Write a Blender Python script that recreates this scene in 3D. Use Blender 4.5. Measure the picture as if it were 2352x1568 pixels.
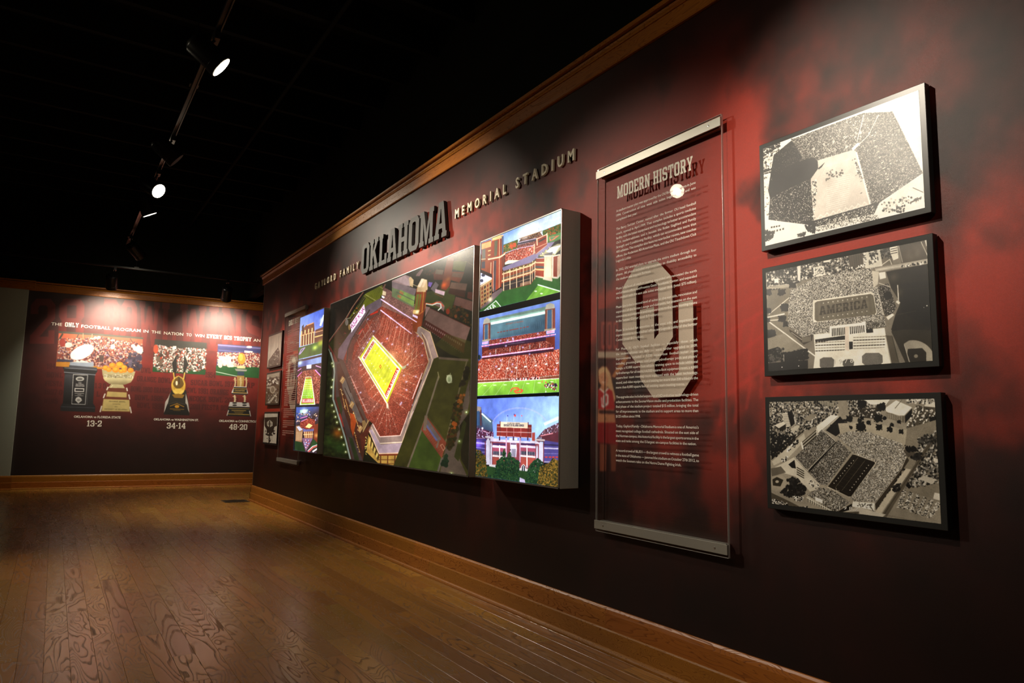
import bpy, bmesh, math, random
import numpy as np
from mathutils import Vector, Matrix

# ------------------------------------------------------------------ camera
W, H = 2352, 1568
FPX, YAW, PITCH, ROLL = 1621.546, 0.5707, 0.1189, 0.0193   # focal length in pixels, angles in radians
CAM = np.array([0.0, 0.0, 1.0])
D = 2.191                                                  # the long wall stands at x = D
YEND = 9.4575                                              # where the long wall ends
FY, FA = 11.795, -0.0816                                   # far wall: distance, slight angle
scene = bpy.context.scene
for o in list(bpy.data.objects): bpy.data.objects.remove(o)

def cam_axes():
    f = np.array([math.sin(YAW)*math.cos(PITCH), math.cos(YAW)*math.cos(PITCH), math.sin(PITCH)])
    r0 = np.array([math.cos(YAW), -math.sin(YAW), 0.0]); u0 = np.cross(r0, f)
    r = r0*math.cos(ROLL)+u0*math.sin(ROLL); u = -r0*math.sin(ROLL)+u0*math.cos(ROLL)
    return r, u, f
CR, CU, CF = cam_axes()
cd = bpy.data.cameras.new('camera'); cam = bpy.data.objects.new('camera', cd); scene.collection.objects.link(cam)
cd.sensor_width = 36; cd.lens = 36*FPX/W; cd.clip_start = 0.02; cd.clip_end = 100
cam.matrix_world = Matrix(((CR[0], CU[0], -CF[0], CAM[0]), (CR[1], CU[1], -CF[1], CAM[1]), (CR[2], CU[2], -CF[2], CAM[2]), (0, 0, 0, 1)))
scene.camera = cam

# ------------------------------------------------------------------ world, exposure
world = bpy.data.worlds.new('world'); scene.world = world; world.use_nodes = True
world.node_tree.nodes['Background'].inputs[0].default_value = (0.9, 0.8, 0.6, 1)
world.node_tree.nodes['Background'].inputs[1].default_value = 0.002
scene.view_settings.view_transform = 'Standard'; scene.view_settings.look = 'None'
scene.view_settings.exposure = 0.0; scene.view_settings.gamma = 1.0
scene.view_settings.use_curve_mapping = False
scene.cycles.max_bounces = 8
scene.cycles.sample_clamp_indirect = 3.0
WARM = (1.0, 0.885, 0.715)
# every track spotlight and the added floor fill: (lens position, aimed-at point, power in W (0 = unlit), cone degrees, blend)
LAMPS = {
 'behind': ((0.69, -0.75, 3.15), (2.19, 2.4, 1.5), 45, 60, 1.0),
 'near':   ((0.69, 1.80, 2.87), (2.19, 1.28, 1.66), 190, 60, 1.0),
 'left':   ((-0.61, 4.745, 3.30), (2.19, 2.30, 1.38), 380, 35, 1.0),
 'one':    ((0.70, 4.45, 3.15), (2.19, 4.25, 1.95), 230, 70, 1.0),
 'two':    ((0.70, 6.34, 3.15), (2.19, 6.3, 1.9), 0, 50, 1.0),
 'three':  ((0.67, 7.31, 3.15), (2.19, 5.6, 1.75), 240, 66, 1.0),
 'four':   ((0.69, 8.26, 3.15), (1.75, 8.55, 1.2), 230, 80, 1.0),
 'five':   ((0.80, 10.35, 3.12), (2.3, 11.6, 1.9), 50, 60, 1.0),
 'six':    ((0.53, 11.18, 2.80), (0.61, 11.92, 2.10), 200, 100, 1.0),
 'seven':  ((2.02, 11.10, 2.79), (2.08, 11.80, 2.10), 170, 100, 1.0),
 'floor':  ((-0.95, 7.2, 3.25), (-0.1, 3.9, 0.0), 170, 75, 1.0),  # unseen lamp added out of view to brighten the boards
}

# ------------------------------------------------------------------ helpers
def ray(px, py):
    d = CF+CR*(px-W/2)/FPX+CU*(H/2-py)/FPX
    return d/np.linalg.norm(d)
class Plane:
    """a real vertical plane in the room: origin, direction of u (to the right seen from the room), normal into the room"""
    def __init__(s, O, U, N): s.O = np.array(O, float); s.U = np.array(U, float); s.N = np.array(N, float)
    def at(s, px, py, off=0.0):
        O = s.O+s.N*off; d = ray(px, py); t = np.dot(O-CAM, s.N)/np.dot(d, s.N); P = CAM+d*t
        return float(np.dot(P-s.O, s.U)), float(P[2])
    def p(s, u, z, off=0.0):
        P = s.O+s.U*u+s.N*off; return Vector((P[0], P[1], z))
LONG = Plane((D, 0, 0), (0, -1, 0), (-1, 0, 0))
FAR = Plane((D, FY, 0), (math.cos(FA), math.sin(FA), 0), (math.sin(FA), -math.cos(FA), 0))
def floor_at(px, py, z=0.0):
    d = ray(px, py); return CAM+d*((z-1)/d[2])

def tag(o, label=None, cat=None, group=None, kind=None):
    if label: o['label'] = label
    if cat: o['category'] = cat
    if group: o['group'] = group
    if kind: o['kind'] = kind
    return o
def link(name, me, mat=None, parent=None):
    o = bpy.data.objects.new(name, me); scene.collection.objects.link(o)
    if mat is not None and me is not None: me.materials.append(mat)
    if parent: o.parent = parent
    return o
def empty(name, loc=(0, 0, 0)):
    o = bpy.data.objects.new(name, None); o.empty_display_size = .05; scene.collection.objects.link(o); o.location = loc; return o
class MB:
    def __init__(s): s.v = []; s.f = []; s.uv = None
    def quad(s, a, b, c, d):
        n = len(s.v); s.v += [tuple(a), tuple(b), tuple(c), tuple(d)]; s.f.append((n, n+1, n+2, n+3)); return s
    def box(s, x0, y0, z0, x1, y1, z1):
        n = len(s.v)
        s.v += [(x0, y0, z0), (x1, y0, z0), (x1, y1, z0), (x0, y1, z0), (x0, y0, z1), (x1, y0, z1), (x1, y1, z1), (x0, y1, z1)]
        s.f += [tuple(n+i for i in q) for q in ((0, 3, 2, 1), (4, 5, 6, 7), (0, 1, 5, 4), (1, 2, 6, 5), (2, 3, 7, 6), (3, 0, 4, 7))]; return s
    def pbox(s, pl, u0, z0, u1, z1, o0, o1):
        """box standing on a wall plane between offsets o0 (near the wall) and o1"""
        n = len(s.v)
        for o in (o0, o1):
            s.v += [tuple(pl.p(u0, z0, o)), tuple(pl.p(u1, z0, o)), tuple(pl.p(u1, z1, o)), tuple(pl.p(u0, z1, o))]
        s.f += [tuple(n+i for i in q) for q in ((3, 2, 1, 0), (4, 5, 6, 7), (0, 1, 5, 4), (1, 2, 6, 5), (2, 3, 7, 6), (3, 0, 4, 7))]; return s
    def extrude(s, prof, a, b):
        """prof: list of functions' points as Vectors at a; swept to b by plain offset (closed profile)"""
        n = len(s.v); k = len(prof); dv = Vector(b)-Vector(a)
        s.v += [tuple(p) for p in prof]+[tuple(Vector(p)+dv) for p in prof]
        s.f += [(n+i, n+(i+1) % k, n+k+(i+1) % k, n+k+i) for i in range(k)]
        s.f += [tuple(n+i for i in reversed(range(k))), tuple(n+k+i for i in range(k))]; return s
    def tube(s, a, b, r0, r1=None, seg=20, caps=True):
        r1 = r0 if r1 is None else r1
        a = Vector(a); b = Vector(b); ax = (b-a).normalized(); t = ax.orthogonal().normalized(); w = ax.cross(t); n = len(s.v)
        for c, r in ((a, r0), (b, r1)):
            for i in range(seg):
                g = 2*math.pi*i/seg; s.v.append(tuple(c+(t*math.cos(g)+w*math.sin(g))*r))
        s.f += [(n+i, n+(i+1) % seg, n+seg+(i+1) % seg, n+seg+i) for i in range(seg)]
        if caps: s.f += [tuple(n+i for i in reversed(range(seg))), tuple(n+seg+i for i in range(seg))]
        return s
    def lathe(s, a, ax, prof, seg=28):
        """prof: (distance along the axis, radius)"""
        a = Vector(a); ax = Vector(ax).normalized(); t = ax.orthogonal().normalized(); w = ax.cross(t); n = len(s.v)
        for (h, r) in prof:
            for i in range(seg):
                g = 2*math.pi*i/seg; s.v.append(tuple(a+ax*h+(t*math.cos(g)+w*math.sin(g))*r))
        for j in range(len(prof)-1):
            s.f += [(n+j*seg+i, n+j*seg+(i+1) % seg, n+(j+1)*seg+(i+1) % seg, n+(j+1)*seg+i) for i in range(seg)]
        return s
    def mesh(s, name, smooth=None):
        me = bpy.data.meshes.new(name); me.from_pydata(s.v, [], s.f); me.update()
        bm = bmesh.new(); bm.from_mesh(me); bmesh.ops.recalc_face_normals(bm, faces=bm.faces); bm.to_mesh(me); bm.free()
        if smooth:
            me.polygons.foreach_set('use_smooth', [True]*len(me.polygons)); me.set_sharp_from_angle(angle=math.radians(smooth))
        return me
    def build(s, name, mat, parent=None, smooth=None): return link(name, s.mesh(name, smooth), mat, parent)
def bevel(o, w=.002, seg=2):
    m = o.modifiers.new('bevel', 'BEVEL'); m.width = w; m.segments = seg; m.limit_method = 'ANGLE'; return o

# ------------------------------------------------------------------ materials
class NT:
    def __init__(s, name):
        s.m = bpy.data.materials.new(name); s.m.use_nodes = True; s.t = s.m.node_tree; s.b = s.t.nodes['Principled BSDF']; s.out = s.t.nodes['Material Output']
    def n(s, ty, **kw):
        k = s.t.nodes.new('ShaderNode'+ty)
        for a, v in kw.items():
            if a.startswith('_'): setattr(k, a[1:], v)
            else:
                key = int(a[1:]) if a[0] == 'i' and a[1:].isdigit() else a
                k.inputs[key].default_value = v
        return k
    def l(s, a, b): s.t.links.new(a, b)
    def ramp(s, fac, stops, interp='LINEAR'):
        r = s.n('ValToRGB'); r.color_ramp.interpolation = interp; e = r.color_ramp.elements
        while len(e) < len(stops): e.new(.5)
        for k, (p, c) in enumerate(stops): e[k].position = p; e[k].color = (*c, 1) if len(c) == 3 else c
        s.l(fac, r.inputs[0]); return r
    def mix(s, fac, a, b, mode='MIX'):
        m = s.n('Mix', _data_type='RGBA', _blend_type=mode)
        for sock, v in ((m.inputs[0], fac), (m.inputs[6], a), (m.inputs[7], b)):
            if hasattr(v, 'links'): s.l(v, sock)
            elif isinstance(v, (int, float)): sock.default_value = v
            else: sock.default_value = (*v, 1)
        return m.outputs[2]
    def math(s, op, a, b=0.0, c=0.0):
        m = s.n('Math', _operation=op)
        for i, v in enumerate((a, b, c)):
            if hasattr(v, 'links'): s.l(v, m.inputs[i])
            else: m.inputs[i].default_value = v
        return m.outputs[0]
def lin(c): return tuple(((v/255)/12.92 if v/255 <= .04045 else ((v/255+.055)/1.055)**2.4) for v in c)
def plain(name, rgb, rough=.5, metal=0.0, spec=.5, grain=0.0, scale=400.0):
    t = NT(name); t.b.inputs['Base Color'].default_value = (*rgb, 1); t.b.inputs['Roughness'].default_value = rough
    t.b.inputs['Metallic'].default_value = metal; t.b.inputs['Specular IOR Level'].default_value = spec
    co = t.n('TexCoord'); nz = t.n('TexNoise', Scale=scale, Detail=3.0); t.l(co.outputs['Object'], nz.inputs['Vector'])
    r = t.ramp(nz.outputs['Fac'], [(0.3, tuple(v*(1-.12) for v in rgb)), (.7, tuple(min(1, v*1.12) for v in rgb))]); t.l(r.outputs[0], t.b.inputs['Base Color'])
    if grain:
        bp = t.n('Bump', Strength=grain, Distance=.001); t.l(nz.outputs['Fac'], bp.inputs['Height']); t.l(bp.outputs[0], t.b.inputs['Normal'])
    return t.m

def oak(name, along, dark, mid, light, rough=.35, freq=1.0, coat=.0, vary=.25, spec=.5):
    """oak with cathedral figure: contour lines of a stretched noise field, a shift for every board"""
    t = NT(name); co = t.n('TexCoord'); oi = t.n('ObjectInfo')
    at = t.n('Attribute', _attribute_name='shift')
    sh = t.n('VectorMath', _operation='SCALE'); t.l(at.outputs['Color'], sh.inputs[0]); sh.inputs['Scale'].default_value = 37.0
    ad = t.n('VectorMath', _operation='ADD'); t.l(co.outputs['Object'], ad.inputs[0]); t.l(sh.outputs[0], ad.inputs[1])
    mp = t.n('Mapping'); sc = [7.5*freq, 7.5*freq, 7.5*freq]; sc[along] = 1.7*freq; mp.inputs['Scale'].default_value = sc
    sp0 = t.n('SeparateColor'); t.l(at.outputs['Color'], sp0.inputs[0]); cx = t.n('CombineXYZ', X=1.0, Y=1.0, Z=1.0); t.l(t.math('MULTIPLY_ADD', sp0.outputs[2], 1.15, .35), cx.inputs[along])
    vm = t.n('VectorMath', _operation='MULTIPLY'); t.l(ad.outputs[0], vm.inputs[0]); t.l(cx.outputs[0], vm.inputs[1]); t.l(vm.outputs[0], mp.inputs['Vector'])
    n1 = t.n('TexNoise', Scale=1.0, Detail=1.8, Roughness=.45, Distortion=.5); t.l(mp.outputs[0], n1.inputs['Vector'])
    rings = t.math('FRACT', t.math('MULTIPLY', n1.outputs['Fac'], t.math('MULTIPLY_ADD', sp0.outputs[0], 20.0, 12.0)))
    line = t.ramp(rings, [(0, (0, 0, 0)), (.05, (.95, .95, .95)), (.15, (.75, .75, .75)), (.32, (.1, .1, .1)), (1, (0, 0, 0))])
    mp2 = t.n('Mapping'); sc2 = [260.0, 260.0, 260.0]; sc2[along] = 9.0; mp2.inputs['Scale'].default_value = sc2; t.l(ad.outputs[0], mp2.inputs['Vector'])
    n2 = t.n('TexNoise', Scale=1.0, Detail=2.0); t.l(mp2.outputs[0], n2.inputs['Vector'])
    pores = t.ramp(n2.outputs['Fac'], [(.42, (1, 1, 1)), (.6, (0, 0, 0))])
    fac = t.math('MULTIPLY', line.outputs[0], t.math('MULTIPLY_ADD', pores.outputs[0], .55, .45))
    n3 = t.n('TexNoise', Scale=.6, Detail=2.0); t.l(mp.outputs[0], n3.inputs['Vector'])
    base = t.mix(n3.outputs['Fac'], mid, light)
    sep = t.n('SeparateColor'); t.l(at.outputs['Color'], sep.inputs[0])
    tone = t.math('MULTIPLY_ADD', sep.outputs[1], vary*2, 1-vary)
    hs = t.n('HueSaturation'); t.l(base, hs.inputs['Color']); t.l(tone, hs.inputs['Value'])
    hs.inputs['Saturation'].default_value = 1.0
    hue = t.math('MULTIPLY_ADD', sep.outputs[2], .018, .497); t.l(hue, hs.inputs['Hue'])
    fac = t.math('MULTIPLY', fac, t.math('MULTIPLY_ADD', sp0.outputs[1], .5, .55))
    col = t.mix(t.math('MULTIPLY', fac, .97), hs.outputs[0], dark)
    t.l(col, t.b.inputs['Base Color']); t.b.inputs['Roughness'].default_value = rough
    rr = t.math('MULTIPLY_ADD', fac, .3, rough); t.l(rr, t.b.inputs['Roughness'])
    bp = t.n('Bump', Strength=.3, Distance=.001); t.l(fac, bp.inputs['Height']); bp.invert = True; t.l(bp.outputs[0], t.b.inputs['Normal'])
    t.l(t.math('MULTIPLY_ADD', fac, -.8*spec, spec), t.b.inputs['Specular IOR Level'])
    if coat: t.b.inputs['Coat Weight'].default_value = coat; t.b.inputs['Coat Roughness'].default_value = .12
    return t.m
def set_shift(me, rng):
    a = me.color_attributes.new('shift', 'FLOAT_COLOR', 'POINT'); c = (rng.random(), rng.random(), rng.random(), 1.0)
    a.data.foreach_set('color', list(c)*len(me.vertices))
def tex_material(name, img, emit=0.0, rough=.5, spec=.5, grain=0.0, gscale=600.0, alb=1.0, sheen=None):
    t = NT(name); uv = t.n('UVMap'); im = t.n('TexImage', _extension='EXTEND'); im.image = img; t.l(uv.outputs[0], im.inputs[0])
    if emit:
        t.b.inputs['Base Color'].default_value = (.01, .01, .01, 1)
        t.l(im.outputs[0], t.b.inputs['Emission Color']); t.b.inputs['Emission Strength'].default_value = emit
    else:
        if alb != 1.0:
            c = t.mix(1.0, im.outputs[0], (alb, alb, alb), 'MULTIPLY'); t.l(c, t.b.inputs['Base Color'])
        else: t.l(im.outputs[0], t.b.inputs['Base Color'])
    t.b.inputs['Roughness'].default_value = rough; t.b.inputs['Specular IOR Level'].default_value = spec
    if grain:
        co = t.n('TexCoord'); nz = t.n('TexNoise', Scale=gscale, Detail=2.0); t.l(co.outputs['Object'], nz.inputs['Vector'])
        bp = t.n('Bump', Strength=grain, Distance=.001); t.l(nz.outputs['Fac'], bp.inputs['Height']); t.l(bp.outputs[0], t.b.inputs['Normal'])
    return t.m
# ------------------------------------------------------------------ painting of flat prints (pixels are computed here, nothing is loaded)
rs = np.random.RandomState(7)
def smooth_noise(h, w, cell, octaves=3, seed=0, ax=1.0):
    r = np.random.RandomState(seed); out = np.zeros((h, w), np.float32); amp = 1.0; tot = 0
    for o in range(octaves):
        cy = max(2, int(h/(cell)*2**o)+2); cx = max(2, int(w/(cell*ax)*2**o)+2)
        g = r.rand(cy+1, cx+1).astype(np.float32); ys = np.linspace(0, cy-1.001, h); xs = np.linspace(0, cx-1.001, w)
        y0 = ys.astype(int); x0 = xs.astype(int); fy = ys-y0; fx = xs-x0; fy = (fy*fy*(3-2*fy))[:, None]; fx = (fx*fx*(3-2*fx))[None]
        a = g[y0][:, x0]; b = g[y0][:, x0+1]; c = g[y0+1][:, x0]; d = g[y0+1][:, x0+1]
        out += amp*((a*(1-fx)+b*fx)*(1-fy)+(c*(1-fx)+d*fx)*fy); tot += amp; amp *= .5
    return out/tot
class Art:
    """a print on plane pl at offset off, spanning u0..u1, z0..z1, painted at dens texels per metre"""
    def __init__(s, pl, off, u0, u1, z0, z1, dens, bg):
        s.pl = pl; s.off = off; s.u0, s.u1, s.z0, s.z1 = u0, u1, z0, z1
        s.dx, s.dy = dens if isinstance(dens, tuple) else (dens, dens)
        s.w = int((u1-u0)*s.dx); s.h = int((z1-z0)*s.dy)
        s.a = np.empty((s.h, s.w, 3), np.float32); s.a[:] = np.array(bg, np.float32)/255; s.c = (0, 0, 1.0); s.fine = 1.0
        O = pl.O+pl.N*off; s.H = (O, pl.N, pl.U)
    def crop(s, x0, y0, sc): s.c = (x0, y0, sc); return s
    def T(s, pts):
        P = np.array(pts, float).reshape(-1, 2); px = s.c[0]+P[:, 0]/s.c[2]; py = s.c[1]+P[:, 1]/s.c[2]
        d = CF[None]+CR[None]*((px-W/2)/FPX)[:, None]+CU[None]*((H/2-py)/FPX)[:, None]
        O, N, U = s.H; t = np.dot(O-CAM, N)/(d@N); Q = CAM[None]+d*t[:, None]
        return np.stack([((Q-s.pl.O)@U-s.u0)*s.dx, (s.z1-Q[:, 2])*s.dy], 1)
    def mask(s, loops, ss=2):
        al = np.concatenate(loops); x0 = max(0, int(al[:, 0].min())-1); x1 = min(s.w, int(al[:, 0].max())+2); y0 = max(0, int(al[:, 1].min())-1); y1 = min(s.h, int(al[:, 1].max())+2)
        if x1 <= x0 or y1 <= y0: return None
        if (x1-x0)*(y1-y0) > 60000: ss = 1
        X = (np.arange((x1-x0)*ss)+.5)/ss+x0; Y = (np.arange((y1-y0)*ss)+.5)/ss+y0
        m = np.zeros((len(Y), len(X)), bool)
        for L in loops:
            n = len(L)
            for i in range(n):
                ax, ay = L[i]; bx, by = L[(i+1) % n]
                if ay == by: continue
                r = (Y >= min(ay, by)) & (Y < max(ay, by))
                if not r.any(): continue
                xi = ax+(Y[r]-ay)*(bx-ax)/(by-ay)
                m[r] ^= X[None] > xi[:, None]
        m = m.astype(np.float32)
        if ss > 1: m = m.reshape(y1-y0, ss, x1-x0, ss).mean((1, 3))
        return x0, x1, y0, y1, m
    def _blend(s, M, col, a):
        x0, x1, y0, y1, m = M; m = (m*a)[..., None] if not isinstance(a, np.ndarray) else (m*a)[..., None]
        s.a[y0:y1, x0:x1] = s.a[y0:y1, x0:x1]*(1-m)+col*m
    def tpoly(s, loops, col, a=1.0, n=0.0, seed=None):
        M = s.mask(loops)
        if M is None: return s
        x0, x1, y0, y1, m = M; c = np.array(col, np.float32)/255
        if n:
            c = c[None, None]*(1+n*(rs.rand(y1-y0, x1-x0, 1).astype(np.float32)-.5)*2)
        s._blend(M, c, a); return s
    def poly(s, pts, col, a=1.0, n=0.0): return s.tpoly([s.T(pts)], col, a, n)
    def hole(s, outer, inner, col, a=1.0): return s.tpoly([s.T(outer), s.T(inner)], col, a)
    def grad(s, pts, c0, c1, p0, p1, a=1.0, n=0.0):
        M = s.mask([s.T(pts)])
        if M is None: return s
        x0, x1, y0, y1, m = M; q = s.T([p0, p1]); v = q[1]-q[0]
        X, Y = np.meshgrid(np.arange(x0, x1), np.arange(y0, y1)); t = np.clip(((X-q[0][0])*v[0]+(Y-q[0][1])*v[1])/(v@v), 0, 1)[..., None]
        c = (np.array(c0)/255*(1-t)+np.array(c1)/255*t).astype(np.float32)
        if n: c = c*(1+n*(rs.rand(y1-y0, x1-x0, 1)-.5)*2)
        s._blend(M, c, a); return s
    def line(s, pts, w, col, a=1.0):
        P = np.array(pts, float)
        for i in range(len(P)-1):
            d = P[i+1]-P[i]; L = np.hypot(*d)
            if L < 1e-6: continue
            nrm = np.array([-d[1], d[0]])/L*w/2; e = d/L*w*.25
            s.poly([P[i]-e+nrm, P[i+1]+e+nrm, P[i+1]+e-nrm, P[i]-e-nrm], col, a)
        return s
    def ell(s, cx, cy, rx, ry, col, a=1.0, rot=0.0, k=22, n=0.0):
        g = np.linspace(0, 2*math.pi, k, endpoint=False); x = rx*np.cos(g); y = ry*np.sin(g); c, q = math.cos(rot), math.sin(rot)
        return s.poly(np.stack([cx+x*c-y*q, cy+x*q+y*c], 1), col, a, n)
    def glow(s, cx, cy, r, col, a=1.0):
        q = s.T([(cx, cy), (cx+r, cy), (cx, cy+r)]); rx = abs(q[1][0]-q[0][0])+.6; ry = abs(q[2][1]-q[0][1])+.6
        x0 = max(0, int(q[0][0]-2*rx)); x1 = min(s.w, int(q[0][0]+2*rx)+1); y0 = max(0, int(q[0][1]-2*ry)); y1 = min(s.h, int(q[0][1]+2*ry)+1)
        if x1 <= x0 or y1 <= y0: return s
        X, Y = np.meshgrid(np.arange(x0, x1), np.arange(y0, y1)); m = np.exp(-(((X-q[0][0])/rx)**2+((Y-q[0][1])/ry)**2)*1.8)
        s._blend((x0, x1, y0, y1, m.astype(np.float32)), np.array(col, np.float32)/255, a); return s
    def crowd(s, pts, base, dots, cell=(2, 2), dens=.5, a=1.0):
        """people too small to tell apart: little random cells of the given colours over a base"""
        M = s.mask([s.T(pts)])
        if M is None: return s
        x0, x1, y0, y1, m = M; hh, ww = y1-y0, x1-x0; ch, cw = cell[1], cell[0]
        gy, gx = hh//ch+2, ww//cw+2; idx = rs.randint(0, len(dots), (gy, gx)); on = rs.rand(gy, gx) < dens
        pal = np.array(dots, np.float32)/255; c = np.where(on[..., None], pal[idx], np.array(base, np.float32)/255); c = c*(.8+.4*rs.rand(gy, gx, 1))
        c = np.repeat(np.repeat(c, ch, 0), cw, 1)
        oy, ox = rs.randint(0, ch), rs.randint(0, cw); c = c[oy:oy+hh, ox:ox+ww].astype(np.float32)
        s._blend(M, c, a); return s
    def blobs(s, pts, n, r, cols, a=1.0, sq=False, asp=1.0):
        if r >= 8: n = int(n/s.fine**2); r = r*s.fine
        P = np.array(pts, float); lo, hi = P.min(0), P.max(0); k = 0; tries = 0
        while k < n and tries < n*8:
            tries += 1; x, y = lo+rs.rand(2)*(hi-lo); ins = False; j = len(P)-1
            for i in range(len(P)):
                if (P[i][1] > y) != (P[j][1] > y) and x < (P[j][0]-P[i][0])*(y-P[i][1])/(P[j][1]-P[i][1])+P[i][0]: ins = not ins
                j = i
            if not ins: continue
            c = cols[rs.randint(len(cols))]; q = r*(.55+.9*rs.rand()); k += 1
            if sq: s.poly([(x-q, y-q*asp), (x+q, y-q*asp*1.1), (x+q, y+q*asp), (x-q, y+q*asp*1.1)], c, a)
            else: s.ell(x, y, q, q*asp*(.7+.5*rs.rand()), c, a, rs.rand()*3, 8)
        return s
    def text(s, txt, p0, p1, hgt, col, a=1.0, font=None):
        """block letters along p0->p1 (crop pixels), hgt = (dx,dy) of the letter height"""
        font = font or SLAB; w = sum((font[c][0]+.12) if c in font else .45 for c in txt)-.12; p0 = np.array(p0, float); d = (np.array(p1, float)-p0)/w; u = np.array(hgt, float); x = 0
        for c in txt:
            if c in font:
                gw, loops = font[c]; s.tpoly([s.T([p0+d*(x+qx)+u*qy for qx, qy in L]) for L in loops], col, a); x += gw+.12
            else: x += .45
        return s
    def soften(s, n=1, var=.12, seed=1):
        """a little optical blur and uneven ink, so that the picture reads as a photograph"""
        for _ in range(n):
            for ax in (0, 1): s.a = (np.roll(s.a, 1, ax)+2*s.a+np.roll(s.a, -1, ax))/4
        if var:
            q = smooth_noise(s.h, s.w, 26, 3, seed)+smooth_noise(s.h, s.w, 90, 2, seed+5)-1; s.a *= (1+q*2*var)[..., None]
        return s
    def speckle(s, amt): s.a *= (1+amt*(rs.rand(s.h, s.w, 1)-.5)*2); return s
    def image(s, name):
        a = np.ones((s.h, s.w, 4), np.float32); a[..., :3] = np.clip(s.a, 0, 1)[::-1]
        im = bpy.data.images.new(name, s.w, s.h); im.pixels.foreach_set(a.ravel()); im.pack(); return im
def panel_mesh(name, pl, u0, u1, z0, z1, off):
    me = bpy.data.meshes.new(name); me.from_pydata([pl.p(u0, z0, off), pl.p(u1, z0, off), pl.p(u1, z1, off), pl.p(u0, z1, off)], [], [(0, 1, 2, 3)])
    uv = me.uv_layers.new(name='UVMap'); uv.data.foreach_set('uv', [0, 0, 1, 0, 1, 1, 0, 1]); return me

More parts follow.
